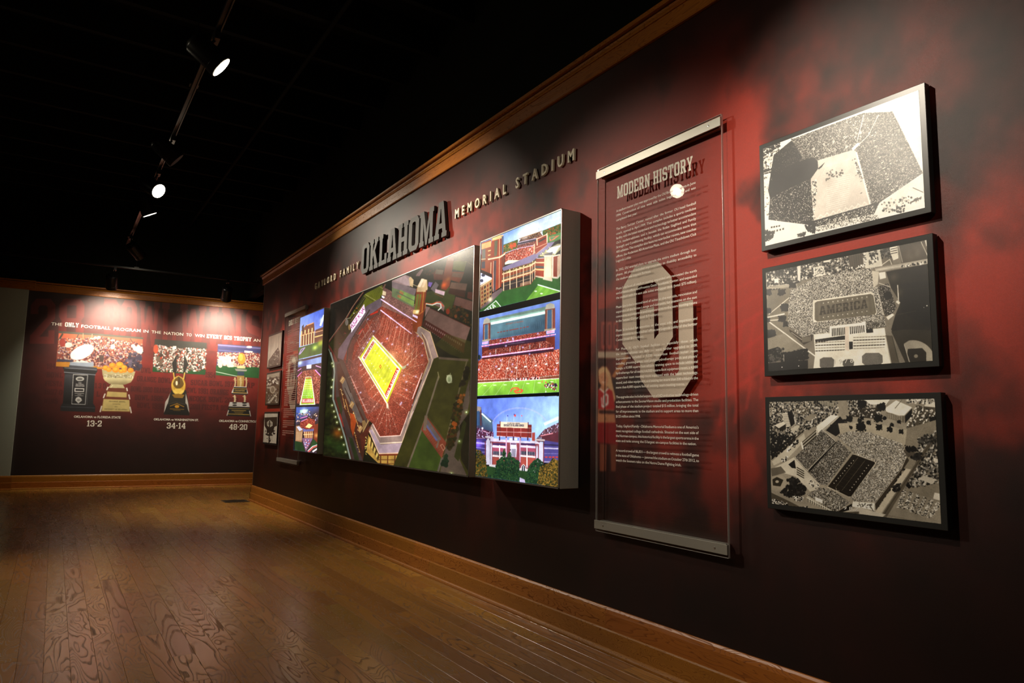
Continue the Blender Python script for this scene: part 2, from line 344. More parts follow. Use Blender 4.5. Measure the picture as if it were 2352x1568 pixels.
# ------------------------------------------------------------------ slab-serif block lettering, drawn as outlines
h = .14; h1 = 1-h
def _I(w=.4): return [(0, 0), (w, 0), (w, h), (w-.07, h), (w-.07, h1), (w, h1), (w, 1), (0, 1), (0, h1), (.07, h1), (.07, h), (0, h)]
TL = [(0, 1), (0, h1), (.07, h1), (.07, h), (0, h)]
BH = [(.31, .53), (.5, .53), (.55, .58), (.55, .8), (.5, .85), (.31, .85)]
SLAB = {
 'A': (.9, [[(0, 0), (.36, 0), (.36, h), (.30, h), (.33, .26), (.57, .26), (.60, h), (.54, h), (.54, 0), (.9, 0), (.9, h), (.84, h), (.62, 1), (.28, 1), (.06, h), (0, h)], [(.36, .40), (.54, .40), (.465, .80), (.435, .80)]]),
 'B': (.82, [[(0, 0), (.66, 0), (.82, .14), (.82, .42), (.72, .5), (.8, .58), (.8, .88), (.66, 1)]+TL, [(.31, .15), (.5, .15), (.55, .2), (.55, .38), (.5, .43), (.31, .43)], [(.31, .57), (.48, .57), (.53, .62), (.53, .8), (.48, .85), (.31, .85)]]),
 'C': (.82, [[(0, .14), (.16, 0), (.66, 0), (.82, .14), (.82, .36), (.57, .36), (.57, .2), (.52, .15), (.32, .15), (.27, .2), (.27, .8), (.32, .85), (.52, .85), (.57, .8), (.57, .66), (.82, .66), (.82, .86), (.66, 1), (.16, 1), (0, .86)]]),
 'D': (.84, [[(0, 0), (.66, 0), (.84, .16), (.84, .84), (.66, 1)]+TL, [(.31, .15), (.52, .15), (.58, .22), (.58, .78), (.52, .85), (.31, .85)]]),
 'E': (.8, [[(0, 0), (.8, 0), (.8, .32), (.6, .32), (.6, .15), (.31, .15), (.31, .43), (.55, .43), (.55, .57), (.31, .57), (.31, .85), (.6, .85), (.6, .68), (.8, .68), (.8, 1)]+TL]),
 'F': (.8, [[(0, 0), (.4, 0), (.4, h), (.31, h), (.31, .4), (.55, .4), (.55, .55), (.31, .55), (.31, .85), (.6, .85), (.6, .68), (.8, .68), (.8, 1)]+TL]),
 'G': (.82, [[(0, .14), (.16, 0), (.82, 0), (.82, .5), (.45, .5), (.45, .36), (.57, .36), (.57, .2), (.52, .15), (.32, .15), (.27, .2), (.27, .8), (.32, .85), (.52, .85), (.57, .8), (.57, .66), (.82, .66), (.82, .86), (.66, 1), (.16, 1), (0, .86)]]),
 'H': (.9, [[(0, 0), (.4, 0), (.4, h), (.33, h), (.33, .43), (.57, .43), (.57, h), (.5, h), (.5, 0), (.9, 0), (.9, h), (.83, h), (.83, h1), (.9, h1), (.9, 1), (.5, 1), (.5, h1), (.57, h1), (.57, .57), (.33, .57), (.33, h1), (.4, h1), (.4, 1)]+TL]),
 'I': (.4, [_I()]),
 'K': (.9, [[(0, 0), (.4, 0), (.4, h), (.33, h), (.33, .36), (.40, .46), (.56, h), (.5, h), (.5, 0), (.9, 0), (.9, h), (.84, h), (.55, .60), (.80, h1), (.86, h1), (.86, 1), (.5, 1), (.5, h1), (.55, h1), (.33, .60), (.33, h1), (.4, h1), (.4, 1)]+TL]),
 'L': (.8, [[(0, 0), (.8, 0), (.8, .34), (.6, .34), (.6, .15), (.33, .15), (.33, h1), (.4, h1), (.4, 1)]+TL]),
 'M': (1.1, [[(0, 0), (.36, 0), (.36, h), (.29, h), (.29, .66), (.49, 0), (.61, 0), (.81, .66), (.81, h), (.74, h), (.74, 0), (1.1, 0), (1.1, h), (1.03, h), (1.03, h1), (1.1, h1), (1.1, 1), (.78, 1), (.55, .36), (.32, 1)]+TL]),
 'N': (.9, [[(0, 0), (.38, 0), (.38, h), (.29, h), (.29, .62), (.6, 0), (.83, 0), (.83, h1), (.9, h1), (.9, 1), (.52, 1), (.52, h1), (.61, h1), (.61, .40), (.31, 1)]+TL]),
 'O': (.84, [[(0, .14), (.16, 0), (.68, 0), (.84, .14), (.84, .86), (.68, 1), (.16, 1), (0, .86)], [(.27, .2), (.32, .15), (.52, .15), (.57, .2), (.57, .8), (.52, .85), (.32, .85), (.27, .8)]]),
 'P': (.8, [[(0, 0), (.42, 0), (.42, h), (.31, h), (.31, .38), (.64, .38), (.8, .52), (.8, .86), (.64, 1)]+TL, BH]),
 'R': (.88, [[(0, 0), (.4, 0), (.4, h), (.31, h), (.31, .38), (.42, .38), (.56, 0), (.88, 0), (.88, h), (.80, h), (.68, .42), (.8, .52), (.8, .86), (.64, 1)]+TL, BH]),
 'S': (.82, [[(0, .16), (.16, 0), (.66, 0), (.82, .16), (.82, .44), (.68, .57), (.25, .64), (.25, .8), (.3, .85), (.52, .85), (.56, .8), (.56, .7), (.8, .7), (.8, .86), (.64, 1), (.16, 1), (0, .86), (0, .56), (.14, .46), (.57, .38), (.57, .2), (.52, .15), (.3, .15), (.25, .2), (.25, .32), (0, .32)]]),
 'T': (.86, [[(.24, 0), (.62, 0), (.62, h), (.55, h), (.55, .85), (.66, .85), (.66, .66), (.86, .66), (.86, 1), (0, 1), (0, .66), (.2, .66), (.2, .85), (.31, .85), (.31, h), (.24, h)]]),
 'U': (.93, [[(.06, .14), (.22, 0), (.72, 0), (.86, .14), (.86, h1), (.93, h1), (.93, 1), (.55, 1), (.55, h1), (.62, h1), (.62, .2), (.57, .15), (.37, .15), (.32, .2), (.32, h1), (.38, h1), (.38, 1), (0, 1), (0, h1), (.06, h1)]]),
 'V': (.88, [[(.34, 0), (.54, 0), (.82, h1), (.88, h1), (.88, 1), (.54, 1), (.54, h1), (.58, h1), (.44, .4), (.30, h1), (.34, h1), (.34, 1), (0, 1), (0, h1), (.06, h1)]]),
 'W': (1.1, [[(.2, 0), (.4, 0), (.55, .5), (.7, 0), (.9, 0), (1.04, h1), (1.1, h1), (1.1, 1), (.78, 1), (.78, h1), (.84, h1), (.78, .45), (.64, .9), (.46, .9), (.32, .45), (.26, h1), (.32, h1), (.32, 1), (0, 1), (0, h1), (.06, h1)]]),
 'Y': (.88, [[(.25, 0), (.63, 0), (.63, h), (.56, h), (.56, .42), (.8, h1), (.88, h1), (.88, 1), (.54, 1), (.54, h1), (.58, h1), (.44, .58), (.30, h1), (.34, h1), (.34, 1), (0, 1), (0, h1), (.08, h1), (.32, .42), (.32, h), (.25, h)]]),
 '1': (.55, [[(.05, 0), (.55, 0), (.55, h), (.43, h), (.43, 1), (.2, 1), (.02, .86), (.02, .74), (.19, .76), (.19, h), (.05, h)]]),
 '2': (.8, [[(0, 0), (.8, 0), (.8, .3), (.6, .3), (.6, .16), (.32, .16), (.8, .56), (.8, .86), (.64, 1), (.16, 1), (0, .86), (0, .66), (.25, .66), (.25, .8), (.3, .85), (.5, .85), (.55, .8), (.55, .6), (0, .18)]]),
 '3': (.82, [[(.16, 0), (.66, 0), (.82, .14), (.82, .42), (.7, .5), (.8, .58), (.8, .86), (.66, 1), (.16, 1), (0, .86), (0, .68), (.25, .68), (.25, .8), (.3, .85), (.5, .85), (.55, .8), (.55, .6), (.5, .57), (.25, .57), (.25, .43), (.5, .43), (.57, .38), (.57, .2), (.52, .15), (.3, .15), (.25, .2), (.25, .32), (0, .32), (0, .14)]]),
 '4': (.85, [[(.4, 0), (.82, 0), (.82, h), (.72, h), (.72, .25), (.85, .25), (.85, .4), (.72, .4), (.72, 1), (.45, 1), (0, .4), (0, .25), (.47, .25), (.47, h), (.4, h)], [(.22, .4), (.47, .4), (.47, .75)]]),
 '5': (.8, [[(0, .14), (.16, 0), (.64, 0), (.8, .14), (.8, .5), (.64, .64), (.25, .64), (.25, .85), (.75, .85), (.75, 1), (0, 1), (0, .5), (.5, .5), (.55, .45), (.55, .2), (.5, .15), (.3, .15), (.25, .2), (.25, .3), (0, .3)]]),
 '6': (.82, [[(0, .14), (.16, 0), (.66, 0), (.82, .14), (.82, .46), (.66, .6), (.26, .6), (.26, .8), (.32, .85), (.52, .85), (.57, .8), (.57, .7), (.82, .7), (.82, .86), (.66, 1), (.16, 1), (0, .86)], [(.26, .15), (.56, .15), (.56, .45), (.26, .45)]]),
 '7': (.8, [[(.14, 0), (.42, 0), (.8, .78), (.8, 1), (0, 1), (0, .7), (.2, .7), (.2, .85), (.55, .85)]]),
 '8': (.82, [[(0, .14), (.14, 0), (.68, 0), (.82, .14), (.82, .4), (.72, .5), (.82, .6), (.82, .86), (.68, 1), (.14, 1), (0, .86), (0, .6), (.1, .5), (0, .4)], [(.26, .15), (.56, .15), (.56, .43), (.26, .43)], [(.26, .57), (.56, .57), (.56, .85), (.26, .85)]]),
 '-': (.36, [[(0, .42), (.36, .42), (.36, .57), (0, .57)]]),
}
SLAB['0'] = SLAB['O']
SLAB['9'] = (.82, [[(.82-x, 1-y) for x, y in L] for L in SLAB['6'][1]])

def outline_mesh(name, loops, to3, depth_vec=None):
    """filled (and, with depth_vec, extruded) flat outline with holes -> mesh; loops in 2-D, to3 maps to world"""
    cu = bpy.data.curves.new('tmp', 'CURVE'); cu.dimensions = '2D'; cu.fill_mode = 'BOTH'; SC = 100.0
    for L in loops:
        sp = cu.splines.new('POLY'); sp.points.add(len(L)-1)
        for i, (x, y) in enumerate(L): sp.points[i].co = (x*SC, y*SC, 0, 1)
        sp.use_cyclic_u = True
    ob = bpy.data.objects.new('tmp', cu); me0 = bpy.data.meshes.new_from_object(ob); V = [(v.co.x/SC, v.co.y/SC) for v in me0.vertices]; F = [tuple(p.vertices) for p in me0.polygons]
    bpy.data.objects.remove(ob); bpy.data.curves.remove(cu); bpy.data.meshes.remove(me0)
    return flat_to_mesh(name, V, F, to3, depth_vec)
def flat_to_mesh(name, V, F, to3, depth_vec=None):
    bm = bmesh.new(); vs = [bm.verts.new(to3(x, y)) for x, y in V]
    for f in F:
        try: bm.faces.new([vs[i] for i in f])
        except ValueError: pass
    bmesh.ops.remove_doubles(bm, verts=bm.verts, dist=1e-6)
    if depth_vec is not None:
        g = bmesh.ops.extrude_face_region(bm, geom=bm.faces[:]); bmesh.ops.translate(bm, vec=depth_vec, verts=[e for e in g['geom'] if isinstance(e, bmesh.types.BMVert)])
        bmesh.ops.recalc_face_normals(bm, faces=bm.faces)
    me = bpy.data.meshes.new(name); bm.to_mesh(me); bm.free(); return me
_gc = {}
def sans(txt, bold=0.0, space=1.0):
    """outlines of a line of plain sans lettering: (verts, faces, width, cap height)"""
    k = (txt, bold, space)
    if k in _gc: return _gc[k]
    cu = bpy.data.curves.new('tmp', 'FONT'); cu.body = txt; cu.resolution_u = 2; cu.offset = bold; cu.space_character = space; cu.size = 1.0
    ob = bpy.data.objects.new('tmp', cu); me = bpy.data.meshes.new_from_object(ob)
    V = [(v.co.x, v.co.y) for v in me.vertices]; F = [tuple(p.vertices) for p in me.polygons]
    bpy.data.objects.remove(ob); bpy.data.curves.remove(cu); bpy.data.meshes.remove(me)
    x0 = min(v[0] for v in V); x1 = max(v[0] for v in V); V = [(x-x0, y) for x, y in V]
    _gc[k] = (V, F, x1-x0, .73); return _gc[k]
def slab_line(txt, gap=.12):
    V = []; x = 0; L = []
    for c in txt:
        if c in SLAB: w, lo = SLAB[c]; L.append([[(x+a, b) for a, b in q] for q in lo]); x += w+gap
        else: x += .45
    return L, x-gap
def place_sans(name, txt, pl, uL, uR, zb, zb2, cap, off, mat, parent, bold=0.0, space=1.0, depth=None):
    """a line of sans lettering from uL to uR, baseline zb at the left and zb2 at the right"""
    V, F, w, ch = sans(txt, bold, space); k = (uR-uL)/w
    me = flat_to_mesh(name, V, F, lambda x, y: pl.p(uL+x*k, zb+(zb2-zb)*x/w+y*cap/ch, off), None if depth is None else Vector(pl.N)*depth)
    return link(name, me, mat, parent)
def place_slab(name, txt, pl, uL, uR, zb, zb2, cap, off, mat, parent, depth=None):
    Ls, w = slab_line(txt); k = (uR-uL)/w; loops = [q for g in Ls for q in g]
    me = outline_mesh(name, loops, lambda x, y: pl.p(uL+x*k, zb+(zb2-zb)*x/w+y*cap, off), None if depth is None else Vector(pl.N)*depth)
    return link(name, me, mat, parent)
# ------------------------------------------------------------------ the printed pictures
def paint_aerial(a):
    """the big backlit night view of the stadium from the air"""
    M = lambda: a.crop(560, 540, 2.45)
    q1 = lambda: a.crop(730, 560, 5.806); q2 = lambda: a.crop(900, 560, 5.806); q3 = lambda: a.crop(730, 820, 5.806); q4 = lambda: a.crop(900, 820, 5.6)
    M(); a.poly([(400, 300), (1400, 0), (1400, 1400), (400, 1400)], (34, 32, 16), 1, .12)
    a.grad([(440, 380), (700, 300), (640, 400), (520, 560), (450, 640)], (30, 26, 18), (20, 17, 12), (480, 400), (560, 560), 1, .35)
    a.blobs([(470, 410), (680, 325), (560, 500), (468, 600)], 120, 5, [(44, 34, 22), (28, 26, 14), (20, 14, 8), (52, 40, 26)], .6)
    # green fields between the road and the stadium, top left
    a.poly([(690, 335), (560, 505), (480, 612), (532, 700), (600, 560), (640, 470)], (48, 50, 18), 1, .15)
    a.poly([(590, 470), (672, 345), (700, 330), (780, 288), (786, 330), (700, 400), (640, 430)], (116, 118, 22), 1, .08)
    a.crop(730, 560, 5.806)
    a.poly([(600, 700), (640, 660), (860, 545), (866, 600), (830, 735), (640, 830), (560, 860), (500, 880)], (118, 122, 26), 1, .08)
    a.poly([(600, 690), (500, 880), (490, 910), (560, 880), (640, 720)], (64, 62, 26), .9)
    a.line([(630, 672), (770, 755)], 7, (190, 180, 120)); a.line([(625, 690), (740, 765)], 5, (60, 60, 20)); a.line([(820, 566), (866, 598)], 6, (200, 190, 130))
    for k in range(9): a.line([(655+k*22, 655-k*11), (715+k*20, 740-k*10)], 2.5, (160, 160, 60), .5)
    for k in range(9): a.ell(535+k*12, 850-k*18, 4, 6, (170, 165, 120), .8)
    a.poly([(490, 900), (440, 1010), (370, 1010), (280, 1130), (170, 1330), (250, 1450), (330, 1320), (440, 1130), (500, 930)], (54, 52, 20), 1, .12)
    a.line([(285, 1140), (350, 1250)], 7, (24, 20, 10)); a.line([(480, 850), (540, 905)], 8, (24, 20, 12))
    # brick path and road on the left
    a.line([(610, 640), (470, 830), (380, 990), (120, 1345)], 17, (120, 60, 44)); a.line([(600, 645), (455, 850), (375, 985), (120, 1330)], 6, (170, 150, 120))
    a.line([(135, 1340), (200, 1450), (290, 1650)], 26, (110, 50, 38))
    a.line([(125, 1360), (180, 1480), (215, 1600)], 12, (128, 132, 112))
    a.line([(370, 1000), (440, 985)], 8, (170, 165, 140)); a.ell(385, 1045, 22, 45, (140, 130, 120), .9); a.ell(420, 1110, 14, 40, (190, 150, 90), .9); a.ell(520, 858, 9, 9, (190, 80, 40)); a.ell(482, 925, 8, 12, (220, 210, 180))
    a.blobs([(360, 1150), (400, 1150), (250, 1450), (210, 1440)], 24, 9, [(120, 50, 40), (60, 30, 20)])
    q3()
    a.poly([(90, -60), (180, -60), (230, 150), (200, 350), (200, 600), (300, 900), (430, 1350), (40, 1320)], (34, 36, 14), 1, .2)
    a.blobs([(90, 0), (190, 60), (190, 600), (280, 880), (390, 1310), (50, 1280)], 200, 26, [(26, 30, 12), (44, 50, 16), (20, 20, 10), (54, 60, 22)], .55)
    a.glow(265, 1010, 90, (170, 90, 20), .8); a.glow(160, 1120, 110, (60, 90, 30), .5); a.glow(290, 1200, 120, (60, 95, 35), .6); a.glow(150, 700, 110, (72, 76, 22), .5)
    a.line([(170, -60), (212, 80), (222, 200), (208, 380), (205, 560), (290, 830), (365, 1080), (445, 1400)], 22, (150, 158, 146))
    a.line([(197, -60), (240, 80), (252, 200), (238, 380), (236, 560), (320, 830), (395, 1080), (475, 1400)], 24, (104, 42, 32)); a.line([(290, 760), (345, 920)], 26, (160, 52, 40))
    for x, y in [(190, 80), (198, 300), (182, 400), (172, 515), (190, 640), (215, 722), (235, 795), (255, 868), (285, 960), (315, 1065), (345, 1165), (372, 1262), (205, 120)]:
        a.glow(x, y, 26, (205, 215, 130), .75); a.ell(x, y, 7, 9, (250, 250, 215))
    a.poly([(230, 60), (300, 60), (300, 420), (420, 800), (470, 1050), (600, 1420), (470, 1400), (330, 850), (238, 520)], (86, 66, 62), 1, .12)
    a.poly([(245, 540), (290, 520), (330, 700), (310, 780)], (56, 60, 32)); a.poly([(410, 1060), (460, 1080), (580, 1400), (500, 1400)], (56, 64, 34)); a.poly([(470, 1110), (500, 1120), (620, 1420), (570, 1420)], (84, 64, 62))
    # outer west side buildings
    a.poly([(250, 100), (340, 60), (560, 520), (700, 800), (600, 1380), (560, 1260), (440, 1000), (280, 500)], (84, 46, 32), 1, .18)
    a.poly([(310, 300), (360, 270), (600, 850), (580, 880), (520, 840), (330, 420)], (104, 92, 84)); a.line([(360, 410), (450, 600)], 10, (50, 40, 36)); a.line([(340, 180), (440, 470)], 14, (50, 34, 28))
    for x, y in [(325, 300), (450, 630), (560, 950)]: a.poly([(x-35, y+20), (x, y-50), (x+40, y-10), (x+5, y+60)], (172, 134, 86)); a.line([(x-20, y+20), (x+20, y-30)], 7, (220, 190, 130))
    for x0, y0, x1, y1 in [(305, 420, 370, 700), (365, 560, 560, 1270), (470, 720, 560, 980)]:
        a.line([(x0, y0), (x1, y1)], 7, (214, 164, 90)); a.blobs([(x0-14, y0), (x0+14, y0), (x1+14, y1), (x1-14, y1)], 26, 6, [(255, 230, 160), (90, 50, 30), (190, 110, 50)], .8)
    a.poly([(430, 740), (480, 760), (510, 860), (470, 1060), (440, 950)], (180, 78, 28)); a.poly([(590, 850), (700, 810), (600, 1010)], (150, 118, 72)); a.line([(600, 1000), (690, 820)], 6, (214, 180, 120))
    a.poly([(560, 1040), (720, 890), (690, 990), (590, 1260)], (104, 48, 32)); a.blobs([(640, 1050), (680, 1050), (650, 1300), (620, 1300)], 22, 9, [(235, 215, 110), (120, 90, 40)])
    # the bowl
    M()
    a.poly([(775, 350), (690, 398), (640, 450), (600, 545), (532, 640), (528, 690), (580, 715), (604, 600), (695, 455), (775, 405)], (118, 100, 108), 1, .05)
    a.poly([(530, 690), (585, 712), (700, 1010), (690, 1060), (610, 900)], (90, 66, 56), 1, .1)
    bowl = [(775, 400), (975, 480), (960, 540), (1010, 590), (1038, 710), (1000, 800), (945, 960), (880, 1128), (765, 1133), (725, 1060), (690, 1030), (560, 700), (598, 600), (695, 458)]
    a.crowd(bowl, (122, 52, 36), [(150, 66, 46), (100, 40, 28), (176, 88, 66), (138, 58, 42)], (2, 2), .6)
    a.crowd([(785, 290), (975, 395), (975, 490), (775, 400)], (134, 92, 82), [(158, 112, 98), (120, 84, 76)], (3, 2), .5)
    a.poly([(600, 600), (700, 455), (775, 415), (770, 440), (700, 480), (620, 620), (600, 760), (575, 720)], (96, 62, 52), .85)
    a.crowd([(600, 760), (640, 640), (730, 470), (770, 440), (768, 520), (728, 570), (655, 690), (630, 800)], (116, 62, 52), [(150, 110, 100), (130, 60, 46)], (3, 3), .4, .8)
    a.crowd([(560, 700), (620, 700), (700, 900), (780, 960), (700, 1010)], (112, 62, 52), [(140, 84, 74), (96, 52, 44)], (3, 3), .5, .7)
    q1()
    a.line([(690, 880), (440, 1290), (400, 1400), (385, 1580)], 18, (78, 62, 54)); a.poly([(695, 935), (800, 893), (803, 912), (700, 955)], (200, 50, 32)); a.poly([(540, 1190), (600, 1120), (606, 1136), (548, 1215)], (176, 52, 42))
    for k in range(7): a.line([(690+k*18, 960-k*6), (730+k*20, 1090-k*22)], 4, (168, 138, 120), .5)
    for (x0, y0, x1, y1) in [(640, 1010, 700, 1140), (600, 1150, 640, 1250), (520, 1270, 560, 1370), (560, 1310, 690, 1140), (545, 1500, 735, 1215), (590, 1150, 540, 1250)]: a.line([(x0, y0), (x1, y1)], 8, (166, 134, 116), .75)
    a.line([(720, 1180), (560, 1430)], 6, (196, 160, 130), .8); a.line([(740, 1185), (590, 1420)], 4, (190, 170, 130), .7)
    for k in range(12): a.line([(835+k*46, 900+k*38), (775+k*42+(k > 6)*40, 1090+k*52)], 4.5, (202, 164, 138), .6)
    M()
    for k in range(9): a.line([(795+k*22, 440+k*14), (762+k*26, 560+k*20)], 1.8, (212, 176, 150), .55)
    for k in range(7): a.line([(945+k*10, 590+k*30), (900+k*4-12, 680+k*22)], 1.5, (206, 170, 144), .45)
    # aisles fanning out of the lower stands
    for p, q in [((900, 770), (1010, 815)), ((893, 810), (985, 850)), ((875, 850), (960, 895)), ((860, 885), (940, 930)), ((840, 925), (915, 985)), ((806, 960), (750, 1100)), ((806, 960), (800, 1120)), ((808, 960), (830, 1120)), ((812, 955), (865, 1110)), ((790, 945), (735, 1070)),
                 ((745, 830), (700, 880)), ((765, 870), (720, 920)), ((780, 905), (715, 990)), ((720, 790), (680, 840)), ((700, 760), (650, 810)), ((690, 730), (655, 765)), ((910, 735), (1000, 655)), ((900, 720), (960, 640)), ((935, 745), (1030, 720))]:
        a.line([p, q], 1.9, (200, 164, 144), .55)
        for t in (.3, .5, .7): a.ell(p[0]+(q[0]-p[0])*t, p[1]+(q[1]-p[1])*t, 4, 3, (214, 184, 160), .5)
    a.line([(600, 790), (640, 880), (695, 1000)], 5, (196, 160, 150), .7)
    for k in range(7): a.line([(600+k*15-12, 800+k*32), (600+k*15+16, 790+k*32)], 3, (190, 156, 146), .6)
    a.blobs(bowl, 240, 1.8, [(232, 214, 196), (214, 150, 120), (200, 110, 80)], .7)
    for k in range(34):
        x, y = 640+rs.rand()*370, 440+rs.rand()*520
        a.glow(x, y, 7, (190, 190, 255), .6); a.ell(x, y, 1.8, 1.8, (244, 244, 255))
    a.glow(820, 760, 150, (236, 200, 100), .30)
    q = a.T([(800, 740), (1060, 740), (800, 1040)]); X, Y = np.meshgrid(np.arange(a.w), np.arange(a.h)); g_ = np.exp(-(((X-q[0][0])/(q[1][0]-q[0][0]))**2+((Y-q[0][1])/(q[2][1]-q[0][1]))**2)*1.1).astype(np.float32)[..., None]
    a.a = a.a*(.82+.30*g_)+np.array([.17, .13, .11], np.float32)*g_
    # the field
    a.poly([(727, 566), (892, 745), (806, 948), (650, 690)], (206, 206, 52)); a.poly([(729, 580), (880, 752), (804, 926), (660, 692)], (250, 250, 228)); a.poly([(728, 592), (872, 756), (804, 912), (668, 693)], (240, 238, 70))
    a.line([(727, 566), (892, 745)], 8, (250, 244, 214), .9); a.line([(652, 692), (806, 948)], 7, (250, 244, 220), .9); a.glow(820, 690, 40, (255, 235, 170), .5)
    a.a = a.a
    e0, e1, f0, f1 = (728, 592), (668, 693), (872, 756), (804, 912); lp = lambda p, q, t: (p[0]+(q[0]-p[0])*t, p[1]+(q[1]-p[1])*t)
    for k in range(20):
        if k % 2: a.poly([lp(e0, f0, .1+k*.04), lp(e0, f0, .14+k*.04), lp(e1, f1, .14+k*.04), lp(e1, f1, .1+k*.04)], (226, 230, 52), .6)
    for k in range(9):
        for s_ in (.25, .75):
            p = lp(lp(e0, f0, .18+k*.08), lp(e1, f1, .18+k*.08), s_); a.ell(p[0], p[1], 3.4, 2.2, (255, 255, 225), .9)
    p = lp(lp(e0, f0, .5), lp(e1, f1, .5), .5); a.hole([(p[0]-6, p[1]), (p[0], p[1]-12), (p[0]+7, p[1]), (p[0], p[1]+13)], [(p[0]-3, p[1]), (p[0], p[1]-8), (p[0]+4, p[1]), (p[0], p[1]+9)], (210, 80, 30))
    a.poly([e0, lp(e0, f0, .075), lp(e1, f1, .075), e1], (240, 226, 214)); a.poly([f0, lp(e0, f0, .925), lp(e1, f1, .925), f1], (206, 44, 30))
    a.text('OKLAHOMA', lp(e0, e1, .04), lp(e0, e1, .96), (8.5, 9.6), (200, 52, 34)); a.text('OKLAHOMA', lp(f1, f0, .03), lp(f1, f0, .97), (-7.6, -10.4), (255, 245, 238))
    a.poly([(801, 945), (812, 945), (815, 975), (803, 972)], (224, 206, 176)); a.poly([(888, 742), (912, 730), (912, 745), (894, 756)], (200, 190, 150)); a.poly([(650, 694), (640, 686), (648, 680), (656, 688)], (210, 200, 170))
    # roof ring to the east and south
    a.poly([(985, 508), (1048, 545), (1094, 690), (1064, 800), (965, 1000), (905, 1228), (760, 1232), (703, 1098), (722, 1060), (767, 1133), (880, 1126), (948, 960), (1040, 712), (1008, 590), (958, 540)], (146, 122, 112), 1, .06)
    a.line([(962, 540), (1010, 590), (1040, 712), (1000, 810)], 4, (200, 166, 120)); a.line([(985, 510), (1048, 546), (1094, 690), (1064, 800), (965, 1000), (905, 1222)], 3.5, (206, 170, 120)); a.line([(1000, 545), (1028, 590), (1060, 700), (1050, 740), (945, 990), (890, 1165), (766, 1172), (718, 1080)], 3, (220, 190, 150)); a.line([(1003, 560), (1020, 600), (1044, 690)], 5, (110, 66, 40))
    a.line([(725, 1060), (765, 1133), (880, 1126), (930, 990)], 4, (240, 206, 190)); a.line([(1003, 776), (948, 920)], 5, (236, 200, 190)); a.line([(1006, 780), (955, 925)], 3, (120, 50, 30)); a.line([(953, 990), (935, 1030)], 3, (230, 200, 190))
    for x, y, x2, y2 in [(1015, 850, 1038, 866), (975, 960, 998, 985), (1030, 885, 1020, 915)]: a.line([(x, y), (x2, y2)], 9, (206, 172, 156))
    a.line([(765, 1170), (890, 1163)], 3, (240, 215, 190)); a.poly([(722, 1090), (770, 1178), (892, 1168), (905, 1222), (762, 1226), (706, 1100)], (176, 152, 164), .8)
    a.line([(706, 1102), (760, 1228), (905, 1224)], 5, (226, 186, 150)); a.line([(762, 1236), (905, 1232)], 8, (124, 52, 24))
    a.poly([(700, 1120), (760, 1240), (902, 1238), (893, 1310), (755, 1282), (690, 1220)], (176, 138, 66), 1, .1)
    for k in range(4): a.line([(770+k*40, 1240), (768+k*40, 1310)], 6, (98, 54, 26))
    for y in (1262, 1284): a.line([(755, y), (900, y+2)], 4, (110, 66, 30))
    for k in range(8): a.poly([(708+k*7, 1130+k*15), (714+k*7, 1142+k*15), (712+k*6, 1200+k*10), (704+k*6, 1170+k*12)], (90, 66, 30) if k % 2 else (206, 176, 96))
    # lit east facade, brick and gold
    a.line([(1092, 700), (1062, 815), (1020, 960), (975, 1030), (950, 1120), (915, 1210), (905, 1295)], 15, (122, 66, 26))
    a.blobs([(1090, 720), (1098, 730), (1010, 1000), (920, 1290), (896, 1290), (940, 1080), (1000, 960)], 170, 3.4, [(238, 206, 110), (110, 60, 24), (200, 130, 50), (150, 70, 30), (250, 235, 170)], .85)
    # far stand: brick tower, roofs, practice banners
    q2()
    a.poly([(0, 490), (180, 410), (250, 440), (260, 560), (0, 560)], (160, 132, 128)); a.poly([(30, 480), (170, 420), (260, 520), (240, 570)], (176, 150, 148)); a.poly([(0, 500), (330, 600), (300, 700), (0, 580)], (128, 110, 110))
    a.poly([(0, 580), (310, 690), (290, 850), (0, 700)], (110, 120, 84)); a.poly([(110, 610), (310, 700), (300, 770), (100, 660)], (126, 152, 84)); a.poly([(100, 670), (300, 760), (292, 830), (90, 720)], (128, 150, 78)); a.line([(60, 640), (300, 760)], 9, (96, 90, 80)); a.text('OU', (100, 655), (150, 680), (6, -32), (190, 90, 60)); a.text('OU', (75, 705), (120, 728), (6, -30), (190, 90, 60))
    a.poly([(225, 460), (250, 435), (290, 480), (280, 580), (240, 560)], (206, 176, 132)); a.line([(280, 540), (350, 570)], 9, (210, 186, 140))
    a.poly([(326, 590), (470, 590), (400, 1090), (345, 1110), (330, 1180), (285, 1160), (270, 1010), (300, 900)], (138, 64, 26)); a.poly([(340, 560), (395, 460), (470, 480), (478, 600), (460, 640), (330, 640)], (206, 174, 128)); a.poly([(395, 462), (430, 465), (380, 580), (345, 570)], (236, 214, 184)); a.poly([(430, 470), (466, 478), (425, 580), (392, 575)], (224, 196, 158))
    a.poly([(330, 670), (400, 670), (360, 880), (300, 880)], (112, 112, 44)); a.line([(370, 660), (345, 880)], 8, (150, 66, 26)); a.line([(404, 640), (378, 880)], 12, (150, 70, 26)); a.line([(425, 640), (400, 900)], 6, (206, 160, 60))
    a.poly([(285, 880), (370, 880), (355, 940), (278, 930)], (216, 180, 110)); a.glow(335, 905, 26, (255, 250, 210), 1); a.poly([(278, 935), (345, 965), (342, 998), (276, 965)], (238, 214, 244)); a.line([(360, 940), (430, 890), (455, 780)], 16, (186, 104, 44))
    a.line([(460, 620), (430, 880), (395, 1080)], 14, (110, 50, 24))
    q1(); a.line([(843, 738), (1161, 945)], 16, (240, 206, 240)); a.line([(838, 884), (1161, 1130)], 15, (232, 196, 226)); a.poly([(850, 685), (890, 705), (886, 728), (852, 715)], (246, 240, 244)); a.poly([(865, 620), (910, 640), (905, 690), (858, 680)], (206, 186, 150)); a.line([(870, 590), (900, 540)], 22, (122, 84, 66))
